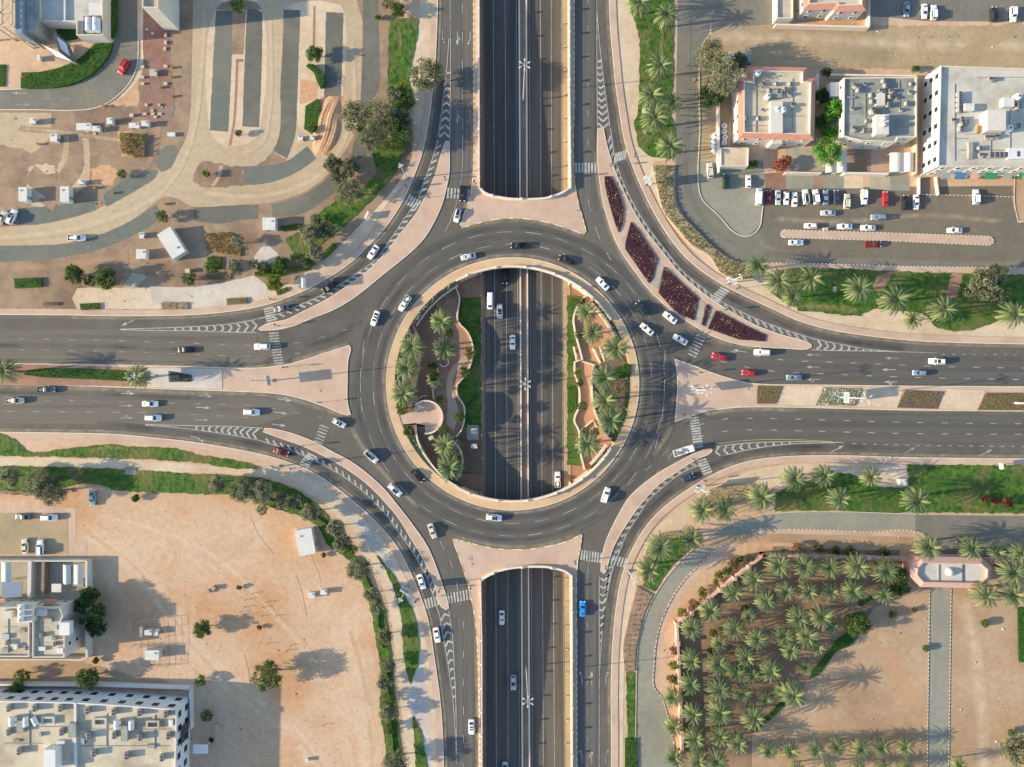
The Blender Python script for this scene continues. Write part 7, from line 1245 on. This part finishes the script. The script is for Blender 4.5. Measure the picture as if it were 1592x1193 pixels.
# fenced transformer yard
def fence(pts, h, lb):
    root = thing('wire_fence', lb, 'fence', (0, 0, 0)); 
    for a, c in zip(pts, pts[1:]):
        A, C = Vector(W(*a)), Vector(W(*c)); n = max(1, int((C-A).length/2.5))
        for i in range(n): p = A+(C-A)*i/n; b = MB(); b.tube(p, p+Vector((0, 0, h)), .06, .05, 6); part(b, 'post', MAT['metal_grey'], root)
        b = MB()
        for z in (.1, h*.35, h*.65, h*.95): b.tube(A+Vector((0, 0, z)), C+Vector((0, 0, z)), .025, .025, 4)
        part(b, 'wire', MAT['metal_grey'], root)
fence([(207, 961), (260, 960), (262, 1003), (208, 1003), (207, 961)], 2.2, 'wire fence round the transformer yard'); fence([(219, 1005), (263, 1005), (262, 1035), (219, 1035), (219, 1005)], 2.0, 'wire fence round the white cabin below the transformers')
# ---------------------------------------------------------------- lamps, masts, signals
def mast(x, y, h, lb, z0=0.0, heads=6, panel=None, grp='floodlight masts'):
    w = W(x, y, z0); o = thing('floodlight_mast', lb, 'lamp mast', (w[0], w[1], z0), 0, grp)
    b = MB(); b.tube((0, 0, 0), (0, 0, h), .20, .09, 10); part(b, 'pole', MAT['mast_grey'], o); b = MB(); b.tube((0, 0, 0), (0, 0, .35), .55, .5, 10); part(b, 'foot', MAT['metal_grey'], o)
    for i in range(heads):
        a = i*2*math.pi/heads+.5 if heads > 3 else math.atan2(-w[1], -w[0])+(i-1)*.6; R_ = 1.25 if heads > 3 else .8; c_, s_ = math.cos(a), math.sin(a)
        b = MB(); b.tube((0, 0, h), (R_*c_, R_*s_, h+.1), .06, .05, 6); b.box((R_*c_*1.15, R_*s_*1.15, h), (.75, .38, .2), a, taper=.8); part(b, 'lamp_head', MAT['mast_grey'], o)
    b = MB(); b.tube((0, 0, h-.2), (0, 0, h+.25), .3, .2, 8); part(b, 'hub', MAT['metal_grey'], o)
    if panel is not None:
        b = MB(); b.box((0, 0, 2.7), (.35, 3.1, 3.1), math.radians(panel)); part(b, 'advert_box', MAT['mast_grey'], o); b = MB(); b.box((0, 0, 2.95), (.39, 2.6, 2.6), math.radians(panel)); part(b, 'advert_face', MAT['glass_pale'], o)
mast(813.5, 156, 24, 'tallest kind of six-lamp mast in the northern underpass median', -4.4); mast(814.5, 597, 24, 'six-lamp mast at the very centre of the roundabout, in the underpass median', -5.8); mast(818, 1036, 24, 'six-lamp mast in the southern underpass median', -5.3)
mast(424, 592, 17, 'six-lamp mast with light box on the western pink island', .15, 6, 10); mast(1075, 606, 17, 'six-lamp mast with slanting light box on the eastern pink island', .15, 6, 45); mast(1306, 618, 16, 'mast with light box standing in the white flower bed', .15, 4, 0); mast(241, 585, 13, 'two-lamp mast beside the palm of the western median', .15, 3, 0)
for x, y, p_, lb in ((633, 278, None, 'floodlight pole on the north-west pavement'), (1003, 287, 40, 'floodlight pole with white sign box by the north-east slip road'), (1131, 440, 55, 'floodlight pole with sign box near the eastern palms'), (1083, 757, 130, 'floodlight pole with sign box by the tawny hedge'), (977, 888, None, 'floodlight pole beside the southern grey lane'), (434, 725, 70, 'floodlight pole with white sign box by the south-west footpath'), (633, 913, 60, 'floodlight pole with sign box near the southern leaf-shaped lawn')): mast(x, y, 14.5, lb, .15, 3, p_)
def signbox(x, y, ang, lb, h=3.0, z=2.6, w_=3.0, t=.5):
    w = W(x, y, z+h/2); o = thing('advert_sign', lb, 'sign', (w[0], w[1], 0), math.radians(ang)); b = MB(); b.tube((0, 0, 0), (0, 0, z), .12, .12, 8); part(b, 'post', MAT['metal_grey'], o); b = MB(); b.box((0, 0, z), (t, w_, h)); part(b, 'panel', MAT['metal_white'], o); return o
signbox(472, 441, 0, 'standing white advert panel by the slip road planters'); signbox(571, 335, -25, 'grey advert panel on the cream pavement of the north-west corner', 1.8, .4, 2.2); so = signbox(1586, 627, 90, 'orange and white sign on the eastern median at the right edge', 1.6, 3.0, 2.2); b = MB(); b.box((.0, .3, 3.1), (.6, 1.4, 1.4)); part(b, 'orange_face', MAT['orange_sign'], so); signbox(1557, 725, 10, 'small white sign at the lawn edge near the right', 1.2, 2.0, 1.8)
def hq():
    b1 = MB(); b1.tube((0, 0, 0), (0, 0, 3.2), .08, .07, 7); b2 = MB(); b2.box((.0, -.2, 2.4), (.35, .3, 1.05)); b3 = MB()
    for k in range(3): b3.tube((0, -.34, 2.6+k*.33), (0, -.42, 2.6+k*.33), .11, .13, 8)
    b4 = MB(); b4.tube((0, 0, 0), (0, 0, .12), .25, .22, 8); return proto('s', 'x', [('pole', b1, 'metal_dark'), ('signal_head', b2, 'metal_dark'), ('lens', b3, 'lamp_red'), ('foot', b4, 'metal_grey')])
SG = hq()
for x, y, a, lb in ((632, 291, 30, 'outer side of the north-west slip crossing'), (666, 307, 200, 'island side of the north-west slip crossing'), (692, 280, 100, 'west end of the northern left crossing'), (739, 286, 270, 'east end of the northern left crossing'), (425, 466, 20, 'outer side of the western slip crossing'), (432, 507, 190, 'island side of the western slip crossing'), (445, 571, 10, 'top edge of the western pink island'), (498, 626, 120, 'lower right of the western pink island'), (471, 693, 40, 'island side of the south-west slip crossing'), (457, 728, 220, 'outer side of the south-west slip crossing'), (683, 916, 90, 'west end of the southern left crossing'), (649, 931, 260, 'outer side of the southern slip crossing'), (733, 911, 280, 'east end of the southern left crossing'), (893, 873, 90, 'west end of the southern right crossing'), (941, 881, 270, 'island tip by the southern right crossing'), (975, 891, 60, 'outer side of the southern right slip crossing'), (949, 258, 60, 'island side of the north-east slip crossing'), (986, 244, 230, 'outer side of the north-east slip crossing'), (891, 275, 0, 'west end of the northern right crossing'), (1126, 482, 20, 'island side of the eastern slip crossing'), (1145, 449, 200, 'outer side of the eastern slip crossing'), (1087, 579, 20, 'top of the eastern pink island'), (1061, 645, 150, 'lower left of the eastern pink island'), (1077, 714, 20, 'island side of the south-east slip crossing'), (1094, 747, 200, 'outer side of the south-east slip crossing')):
    w = W(x, y, .2); put(SG, 'traffic_signal', 'dark pedestrian signal post on the %s' % lb, 'traffic signal', (w[0], w[1], .17), math.radians(a), 'pedestrian signals round the junction')
for i, (x, y) in enumerate(((394, 922), (384, 932), (382, 943), (375, 951), (418, 935), (409, 944), (409, 957), (430, 957), (417, 1000), (447, 1011), (452, 1003), (504, 1126))):
    w = W(x, y)
    if i == 0: b1 = MB(); b1.tube((0, 0, 0), (0, 0, .85), .09, .08, 6); b2 = MB(); b2.box((0, 0, .85), (.22, .22, .12)); MP = proto('m', 'x', [('shaft', b1, 'wood'), ('cap', b2, 'metal_dark')])
    put(MP, 'marker_post', 'small marker post with a long shadow on the sandy lot, %s one southward' % ORD[i], 'post', (w[0], w[1], 0), 0, 'marker posts on the sandy lot')

# pipes and cable trays on the roofs
for B_, h_, boxes in ((B1, 6.45, [(1175, 125, 1175.8, 205), (1180, 142, 1235, 142.8), (1232, 122, 1232.7, 200), (1218, 180, 1250, 180.7), (1160, 195, 1196, 195.7)]), (B2, 6.45, [(1345, 128, 1345.8, 205), (1320, 176, 1358, 177), (1385, 150, 1418, 150.8), (1398, 125, 1398.7, 175), (1325, 128, 1325.6, 165), (1386, 196, 1418, 197)]),
                      (B3, 8.25, [(1484, 130, 1484.8, 250), (1500, 208, 1560, 208.8), (1570, 150, 1570.8, 240), (1484, 215, 1505, 216), (1540, 210, 1540.8, 240), (1520, 120, 1592, 120.6), (1490, 233, 1590, 234)]), (B5, 8.35, [(10, 1130, 110, 1130.7), (125, 1134, 265, 1134.7), (45, 1105, 45.7, 1165), (165, 1110, 165.7, 1160), (240, 1112, 240.7, 1165), (125, 1160, 262, 1160.7), (5, 1156, 66, 1156.7)]), (B4b, 6.95, [(60, 950, 60.6, 1015), (60, 1000, 98, 1000.6)]), (B4, 6.95, [(5, 975, 40, 975.6), (12, 950, 12.6, 1015)])):
    for q in boxes: rbox(B_, 'roof_pipe', *q, h_, h_+.18, 'metal_grey')

for B_, h_, boxes in ((B4, 6.95, [(4, 950, 18, 962, 1.6, 'roof_white'), (2, 986, 14, 994, .6, 'metal_grey'), (20, 1002, 26, 1010, .8, 'cabin_white'), (30, 978, 38, 984, .7, 'roof_grey'), (3, 1008, 12, 1014, .5, 'roof_grey')]), (B4b, 6.95, [(56, 948, 70, 958, 1.3, 'white_wall'), (75, 962, 80, 968, .7, 'metal_grey'), (60, 1006, 70, 1012, .6, 'cabin_white'), (80, 990, 86, 996, .8, 'roof_grey'), (88, 1008, 98, 1016, 1.0, 'cool_wall')]),
                      (B5, 8.35, [(20, 1150, 30, 1154, .4, 'roof_grey'), (88, 1152, 100, 1158, .6, 'cabin_white'), (126, 1148, 131, 1158, .9, 'metal_grey'), (228, 1158, 240, 1163, .5, 'roof_grey'), (262, 1120, 268, 1130, .9, 'cool_wall'), (60, 1140, 64, 1146, .7, 'metal_grey')])):
    for q in boxes: rbox(B_, 'roof_box', *q[:4], h_, h_+q[4], q[5])
# ---------------------------------------------------------------- vehicles
def car_meshes(kind):
    """x forward; returns body MB, glass parts, details"""
    D = {'sedan': dict(L=4.8, W=1.84, h=.95, roof=1.44, a=(-1.75, 1.05), b=(-.95, .25), hood=.92, tail=.98), 'hatch': dict(L=4.2, W=1.76, h=.98, roof=1.5, a=(-2.0, .95), b=(-1.55, .25), hood=.95, tail=1.0), 'suv': dict(L=4.9, W=1.98, h=1.15, roof=1.82, a=(-2.3, 1.05), b=(-2.0, .45), hood=1.12, tail=1.15),
         'pickup': dict(L=5.3, W=1.9, h=1.1, roof=1.78, a=(-.55, 1.25), b=(-.35, .65), hood=1.08, tail=1.1), 'van': dict(L=5.6, W=2.0, h=1.2, roof=2.2, a=(-2.7, 2.15), b=(-2.6, 1.5), hood=1.15, tail=1.2)}[kind]
    L, Wd = D['L']/2, D['W']/2; b = MB(); st = []
    for f, hw, zt, zb in ((-1, .78, D['tail']*.72, .42), (-.985, .86, D['tail']*.93, .34), (-.9, .96, D['tail'], .26), (-.55, 1, D['tail']+.01, .22), (0, 1, D['h'], .22), (.5, 1, D['hood']+.03, .22), (.82, .95, D['hood']*.93, .24), (.95, .84, D['hood']*.80, .30), (1, .68, D['hood']*.62, .38)): st.append((f*L, hw*Wd, zt, zb))
    prof = lambda hw, zt, zb: [(-hw*.94, zb), (-hw, zb+(zt-zb)*.35), (-hw*.985, zb+(zt-zb)*.72), (-hw*.86, zt-.03), (-hw*.45, zt+.015), (0, zt+.02), (hw*.45, zt+.015), (hw*.86, zt-.03), (hw*.985, zb+(zt-zb)*.72), (hw, zb+(zt-zb)*.35), (hw*.94, zb)]
    rows = [[(x, y, z) for y, z in prof(hw, zt, zb)] for x, hw, zt, zb in st]
    for r0, r1 in zip(rows, rows[1:]):
        for k in range(10): b.face([r0[k], r0[k+1], r1[k+1], r1[k]])
        b.face([r0[10], r0[0], r1[0], r1[10]])
    b.face(rows[0][::-1]); b.face(rows[-1])
    (a0, a1), (b0, b1) = D['a'], D['b']; zl, zr = D['h']-.04, D['roof']; wl_, wr = Wd*.90, Wd*.70
    lo = [(a0, -wl_, zl), (a1, -wl_*.93, zl), (a1, wl_*.93, zl), (a0, wl_, zl)]; up = [(b0, -wr, zr-.05), (b1, -wr*.97, zr-.05), (b1, wr*.97, zr-.05), (b0, wr, zr-.05)]
    for k in range(4): b.face([lo[k], lo[(k+1) % 4], up[(k+1) % 4], up[k]])
    mid = [(b0+.18, -wr*.85, zr), (b1-.2, -wr*.82, zr+.01), (b1-.2, wr*.82, zr+.01), (b0+.18, wr*.85, zr)]; b.face(mid)
    for k in range(4): b.face([up[k], up[(k+1) % 4], mid[(k+1) % 4], mid[k]])
    if kind == 'pickup':
        for s_ in (-1, 1): b.box((-1.6, s_*.86, 1.08), (1.95, .1, .12))
        b.box((-2.58, 0, 1.08), (.1, 1.6, .12))
    if kind == 'suv':
        for s_ in (-1, 1): b.box((-.8, s_*.62, zr-.01), (2.2, .06, .08))
    for s_ in (-1, 1): b.box((a1-.35, s_*(Wd+.07), D['h']-.06), (.16, .2, .14))
    def pane(k, t0=.10, t1=.93, m0=.07, m1=.93, out=.012):
        p, q, r, s = Vector(lo[k]), Vector(lo[(k+1) % 4]), Vector(up[(k+1) % 4]), Vector(up[k]); n = (q-p).cross(s-p).normalized()
        f = lambda u, v: tuple((p+(q-p)*u)*(1-v)+(s+(r-s)*u)*v+n*out); g = MB(); g.face([f(m0, t0), f(m1, t0), f(m1, t1), f(m0, t1)]); return g
    parts = [('windscreen', pane(1), 'glass'), ('rear_window', pane(3), 'glass')]
    if kind != 'van': parts += [('side_window', pane(0, .15, .9, .12 if kind != 'suv' else .05), 'glass'), ('side_window', pane(2, .15, .9, .07, .88 if kind != 'suv' else .95), 'glass')]
    else: parts += [('side_window', pane(0, .35, .9, .72, .95), 'glass'), ('side_window', pane(2, .35, .9, .05, .28), 'glass')]
    if kind == 'pickup': g = MB(); g.box((-1.58, 0, 1.09), (1.9, 1.56, .03)); parts.append(('cargo_bed', g, 'bed_dark'))
    for s_ in (-1, 1):
        g = MB(); g.box((L*.915, s_*Wd*.62, D['hood']*.74), (.28, .42, .16), -s_*.35, taper=.8); parts.append(('headlight', g, 'lamp_clear'))
        g = MB(); g.box((-L*.965, s_*Wd*.68, D['tail']*.72), (.14, .36, .2), s_*.2, taper=.9); parts.append(('tail_light', g, 'lamp_red'))
        for x in (-L*.60, L*.62): g = MB(); g.tube((x, s_*(Wd-.24), .33), (x, s_*(Wd-.01), .33), .33, .33, 12); g.tube((x, s_*(Wd-.01), .33), (x, s_*(Wd+.005), .33), .2, .18, 8); parts.append(('wheel', g, 'rubber'))
    return b, parts, D
VM = {}
for k in ('sedan', 'hatch', 'suv', 'pickup', 'van'):
    b, parts, D = car_meshes(k); VM[k] = (b, proto(k, 'x', parts), D, {})
def car(x, y, ang, kind, colr, lb, z=0.0, sc=1.0, grp=None, sunroof=None):
    b, P, D, C = VM[kind]
    if colr not in C:
        me = bpy.data.meshes.new('body'); me.from_pydata(b.v, [], b.f); me.materials.append(MAT['paint_'+colr]); me.polygons.foreach_set("use_smooth", [True]*len(me.polygons)); me.update()
        try: me.set_sharp_from_angle(angle=math.radians(38))
        except Exception: pass
        C[colr] = me
    w = W(x, y, z+.9); o = put([('body', C[colr])] + P, {'sedan': 'sedan_car', 'hatch': 'hatchback_car', 'suv': 'suv_car', 'pickup': 'pickup_truck', 'van': 'delivery_van'}[kind], lb, {'pickup': 'pickup truck', 'van': 'van'}.get(kind, 'car'), (w[0], w[1], z), math.radians(ang), grp, sc)
    if sunroof: g = MB(); (b0, b1) = D['b']; l_ = (b1-b0)*(.95 if sunroof == 2 else .4); g.box(((b0+b1)/2 if sunroof == 2 else b1-.55, 0, D['roof']-.01), (l_, D['W']*.52, .035)); part(g, 'sunroof', MAT['glass'], o)
    return o
Z0 = .065
gR, gP, gT = 'cars on the roads of the junction', 'cars parked north-east', 'vehicles in the underpass'
CARS = [(192, 104, 240, 'suv', 'red', 'red car driving round the bend at the upper left', None), (18, 337, 65, 'suv', 'white', 'white car with dark sunroof on the gravel at the left edge', 1), (2, 339, 65, 'sedan', 'beige', 'beige car half out of the picture at the left edge', None), (119, 370, 0, 'pickup', 'white', 'white pickup on the tan lane at the left', None),
 (719, 301, 268, 'suv', 'black', 'black car on the northern left crossing', None), (711, 335, 257, 'hatch', 'white', 'white car with black roof just below the northern left crossing', 2), (580, 392, 236, 'sedan', 'white', 'white sedan on the north-west slip road', None), (728, 399, 192, 'sedan', 'silver', 'silver sedan in the inner ring lane at the top left', None), (807, 382, 179, 'pickup', 'black', 'black pickup at the top of the ring', None), (880, 404, 160, 'sedan', 'black', 'black sedan at the upper right of the ring', None),
 (937, 441, 134, 'sedan', 'white', 'white sedan in the ring near the top of the east garden', None), (629, 472, 236, 'pickup', 'white', 'white pickup with black load bed in the upper left of the ring', None), (583, 495, 251, 'sedan', 'white', 'white sedan in the outer ring lane at the left', 1), (511, 447, 212, 'sedan', 'black', 'black sedan on the western slip road', None), (437, 480, 192, 'sedan', 'grey', 'dark grey sedan on the western slip crossing', None), (407, 539, 180, 'suv', 'white', 'white wagon near the western crossing', None),
 (288, 544, 180, 'sedan', 'black', 'black sedan heading west on the upper western road', None), (72, 606, 0, 'pickup', 'grey', 'dark grey pickup in the top lane of the lower western road', None), (23, 623, 0, 'pickup', 'beige', 'cream pickup at the left end of the lower western road', None), (233, 628, 0, 'sedan', 'white', 'upper one of two white cars side by side on the western road', None), (238, 650, 0, 'suv', 'white', 'lower one of two white cars side by side on the western road', None), (391, 641, -2, 'suv', 'white', 'white car alone in the middle lane before the ring', None),
 (527, 658, -27, 'hatch', 'white', 'white hatchback entering the ring from the west', 1), (577, 710, -42, 'suv', 'white', 'white car with black roof at the lower left of the ring', 2), (437, 703, -18, 'sedan', 'dark red', 'dark red car on the south-west slip road', None), (649, 740, -44, 'sedan', 'black', 'black sedan in the inner lane at the lower left of the ring', None), (614, 762, -42, 'suv', 'white', 'white car in the outer lane at the lower left of the ring', 1), (672, 826, -71, 'sedan', 'beige', 'cream sedan leaving the ring southward', None),
 (768, 805, -7, 'suv', 'white', 'white car at the bottom of the ring', 1), (942, 770, 72, 'suv', 'white', 'white car with small dark sunroof at the lower right of the ring', None), (998, 479, 128, 'suv', 'dark green', 'black car in the palm shadow right of the ring, teal light painted on', None), (1006, 512, 140, 'sedan', 'white', 'lower left one of three white sedans queuing to enter the ring', None), (1042, 494, 143, 'sedan', 'white', 'upper right one of three white sedans queuing to enter the ring', None), (1058, 528, 150, 'sedan', 'white', 'rearmost of three white sedans queuing to enter the ring', None),  # black car right of the ring: its teal lighting is put into the paint
 (1119, 555, 166, 'sedan', 'red', 'bright red sedan on the eastern entry road', None), (1164, 580, 176, 'hatch', 'red', 'smaller red car with pale roof on the eastern road', None), (1185, 548, 177, 'suv', 'white', 'white boxy car by the tip of the purple beds', None), (1235, 587, 180, 'sedan', 'steel blue', 'blue-grey sedan in the lowest lane of the eastern road', None), (1457, 562, 178, 'suv', 'white', 'white car in the upper lane of the eastern road', 1), (1430, 580, 178, 'hatch', 'steel blue', 'blue-grey hatchback below the white car on the eastern road', None),
 (1069, 743, 24, 'hatch', 'navy', 'navy car on the south-east slip road', None), (655, 905, -72, 'sedan', 'white', 'white sedan above the southern slip crossing', None), (679, 988, -80, 'sedan', 'white', 'white sedan below the southern slip crossing', None), (733, 1131, -90, 'sedan', 'white', 'white sedan on the southern exit near the bottom', 1), (906, 947, 90, 'sedan', 'blue', 'bright blue sedan in the shadow of the southern parapet', None)]
for x, y, a, k, c, lb, sr in CARS: car(x, y, a, k, c, lb, Z0, 1.0, gR, sr)
for x, y, a, k, c, lb in ((780, 961, 270, 'sedan', 'white', 'white sedan in the southern underpass, nearest the bridge'), (798, 1062, 270, 'suv', 'silver', 'silver wagon in the right lane of the southern underpass'), (785, 1197, 270, 'sedan', 'silver', 'silver car cut by the bottom edge in the underpass'), (762, 468, 270, 'van', 'white', 'white van in the shaded underpass'), (777, 484, 270, 'suv', 'silver', 'grey car just ahead of the white van in the underpass'), (785, 430, 270, 'suv', 'black', 'black car coming out from under the northern bridge'), (797, 532, 270, 'sedan', 'white', 'white sedan beside the underpass median'), (867, 746, 90, 'pickup', 'white', 'white pickup going north near the southern bridge edge')):
    zz = fz((596.5-y)*S)+.01; car(x, y, a, k, c, lb, zz, .97, gT, 1 if c == 'silver' and k == 'suv' else None)
PK = [(1180, 306, 86, 'van', 'white', 'big white van at the left end of the parked row'), (1195, 307, 90, 'sedan', 'dark red', 'crimson car between the big van and a silver car'), (1210, 307, 270, 'sedan', 'silver', 'silver car third in the parked row'), (1223, 308, 270, 'hatch', 'white', 'small white hatchback fourth in the parked row'), (1236, 310, 90, 'sedan', 'white', 'white sedan fifth in the parked row'), (1253, 306, 96, 'suv', 'white', 'white car with dark roof sixth in the parked row'), (1269, 306, 98, 'suv', 'white', 'plain white car seventh in the parked row'), (1284, 307, 90, 'sedan', 'steel blue', 'dark blue car eighth in the parked row'), (1301, 307, 92, 'sedan', 'navy', 'navy car ninth in the parked row'), (1317, 313, 88, 'suv', 'beige', 'cream car tenth in the parked row'),
 (1344, 306, 270, 'suv', 'white', 'white car standing alone right of the cream one'), (1377, 309, 90, 'sedan', 'red', 'bright red car in the parked row'), (1408, 315, 88, 'suv', 'black', 'black car beside a white sedan in the parked row'), (1425, 314, 270, 'sedan', 'white', 'white sedan beside the black car in the parked row'), (1518, 306, 92, 'suv', 'white', 'white car alone before the apartment building'), (1164, 282, 90, 'hatch', 'white', 'small white car before the villa gate'), (1129, 282, 90, 'suv', 'dark green', 'dark green car before the tan garage'), (1104, 265, 95, 'suv', 'beige', 'cream car beside the service street'),
 (1288, 331, 180, 'sedan', 'silver', 'silver car driving behind the parked row'), (1366, 338, 180, 'suv', 'steel blue', 'blue-grey car driving behind the parked row'), (1261, 351, 180, 'hatch', 'white', 'left one of three white cars above the pink car park island'), (1314, 352, 180, 'sedan', 'white', 'middle one of three white cars above the pink car park island'), (1350, 354, 180, 'sedan', 'white', 'right one of three white cars above the pink car park island'), (1485, 358, 180, 'sedan', 'white', 'white sedan above the right end of the pink car park island'), (1238, 377, 0, 'sedan', 'white', 'white sedan below the left end of the pink car park island'), (1358, 380, 0, 'pickup', 'dark red', 'dark red pickup below the pink car park island'),
 (1410, 14, 270, 'sedan', 'steel blue', 'white car at the top right, blue of its shade painted on'), (1438, 17, 270, 'sedan', 'white', 'left one of two adjacent white cars at the top right'), (1452, 19, 90, 'suv', 'white', 'right one of two adjacent white cars at the top right'), (1546, 22, 90, 'suv', 'black', 'black car in the top right lot'), (1576, 22, 270, 'suv', 'white', 'white car near the top right corner'), (1163, 94, 92, 'sedan', 'steel blue', 'pale blue car beside the terracotta villa corner'), (1138, 91, 88, 'hatch', 'steel blue', 'blue car half hidden under the big olive tree'), (1151, 93, 90, 'sedan', 'black', 'black car between two blue ones by the villa')]  # shaded white car at the top right: blue of the shade is in its paint
for x, y, a, k, c, lb in PK: car(x, y, a, k, c, lb, .08, .95, gP, 2 if 'dark roof' in lb else None)
for x, y, a, k, c, lb in ((35, 804, 180, 'sedan', 'grey', 'dark grey sports car in the south-west lot'), (76, 805, 0, 'suv', 'white', 'white car beside the grey sports car'), (38, 850, 95, 'sedan', 'beige', 'cream car in the lower row of the south-west lot'), (62, 852, 90, 'suv', 'white', 'white car with dark roof in the lower row of the south-west lot'), (143, 775, 272, 'sedan', 'teal', 'teal car parked alone on the sand')): car(x, y, a, k, c, lb, .08, 1.0, 'cars in the south-west', None)
# lorry with a white platform
w = W(1063, 701, 1.2); o = thing('service_truck', 'white service truck with a cluttered open bed entering the eastern road', 'truck', (w[0], w[1], Z0), math.radians(18))
b = MB(); b.box((2.35, 0, .55), (1.5, 2.1, 1.75), taper=.9); part(b, 'cab', MAT['paint_white'], o); b = MB(); b.box((3.06, 0, 1.45), (.12, 1.7, .6)); part(b, 'windscreen', MAT['glass'], o); b = MB(); b.box((-.85, 0, .85), (4.8, 2.15, .2)); b.box((-.85, 1.02, 1.05), (4.8, .12, .3)); b.box((-.85, -1.02, 1.05), (4.8, .12, .3)); b.box((-3.2, 0, 1.05), (.12, 2.0, .3)); part(b, 'bed', MAT['paint_white'], o)
b = MB(); b.box((-.2, .3, 1.06), (.9, .8, .6)); b.box((-1.6, -.4, 1.06), (.8, .7, .5)); b.box((1.2, -.3, 1.06), (.6, 1.0, .8)); b.tube((-2.6, .3, 1.06), (-2.6, .3, 1.7), .3, .3, 10); part(b, 'equipment', MAT['metal_grey'], o); b = MB(); b.tube((-2.9, -.5, 1.3), (.6, .1, 1.7), .1, .1, 8); part(b, 'crane_arm', MAT['metal_dark'], o); b = MB(); b.box((-.2, 0, .45), (5.6, .9, .4)); part(b, 'chassis', MAT['metal_dark'], o)
for x in (-2.2, -1.1, 2.2):
    for s_ in (-1, 1): b = MB(); b.tube((x, s_*.75, .45), (x, s_*1.05, .45), .45, .45, 12); part(b, 'wheel', MAT['rubber'], o)
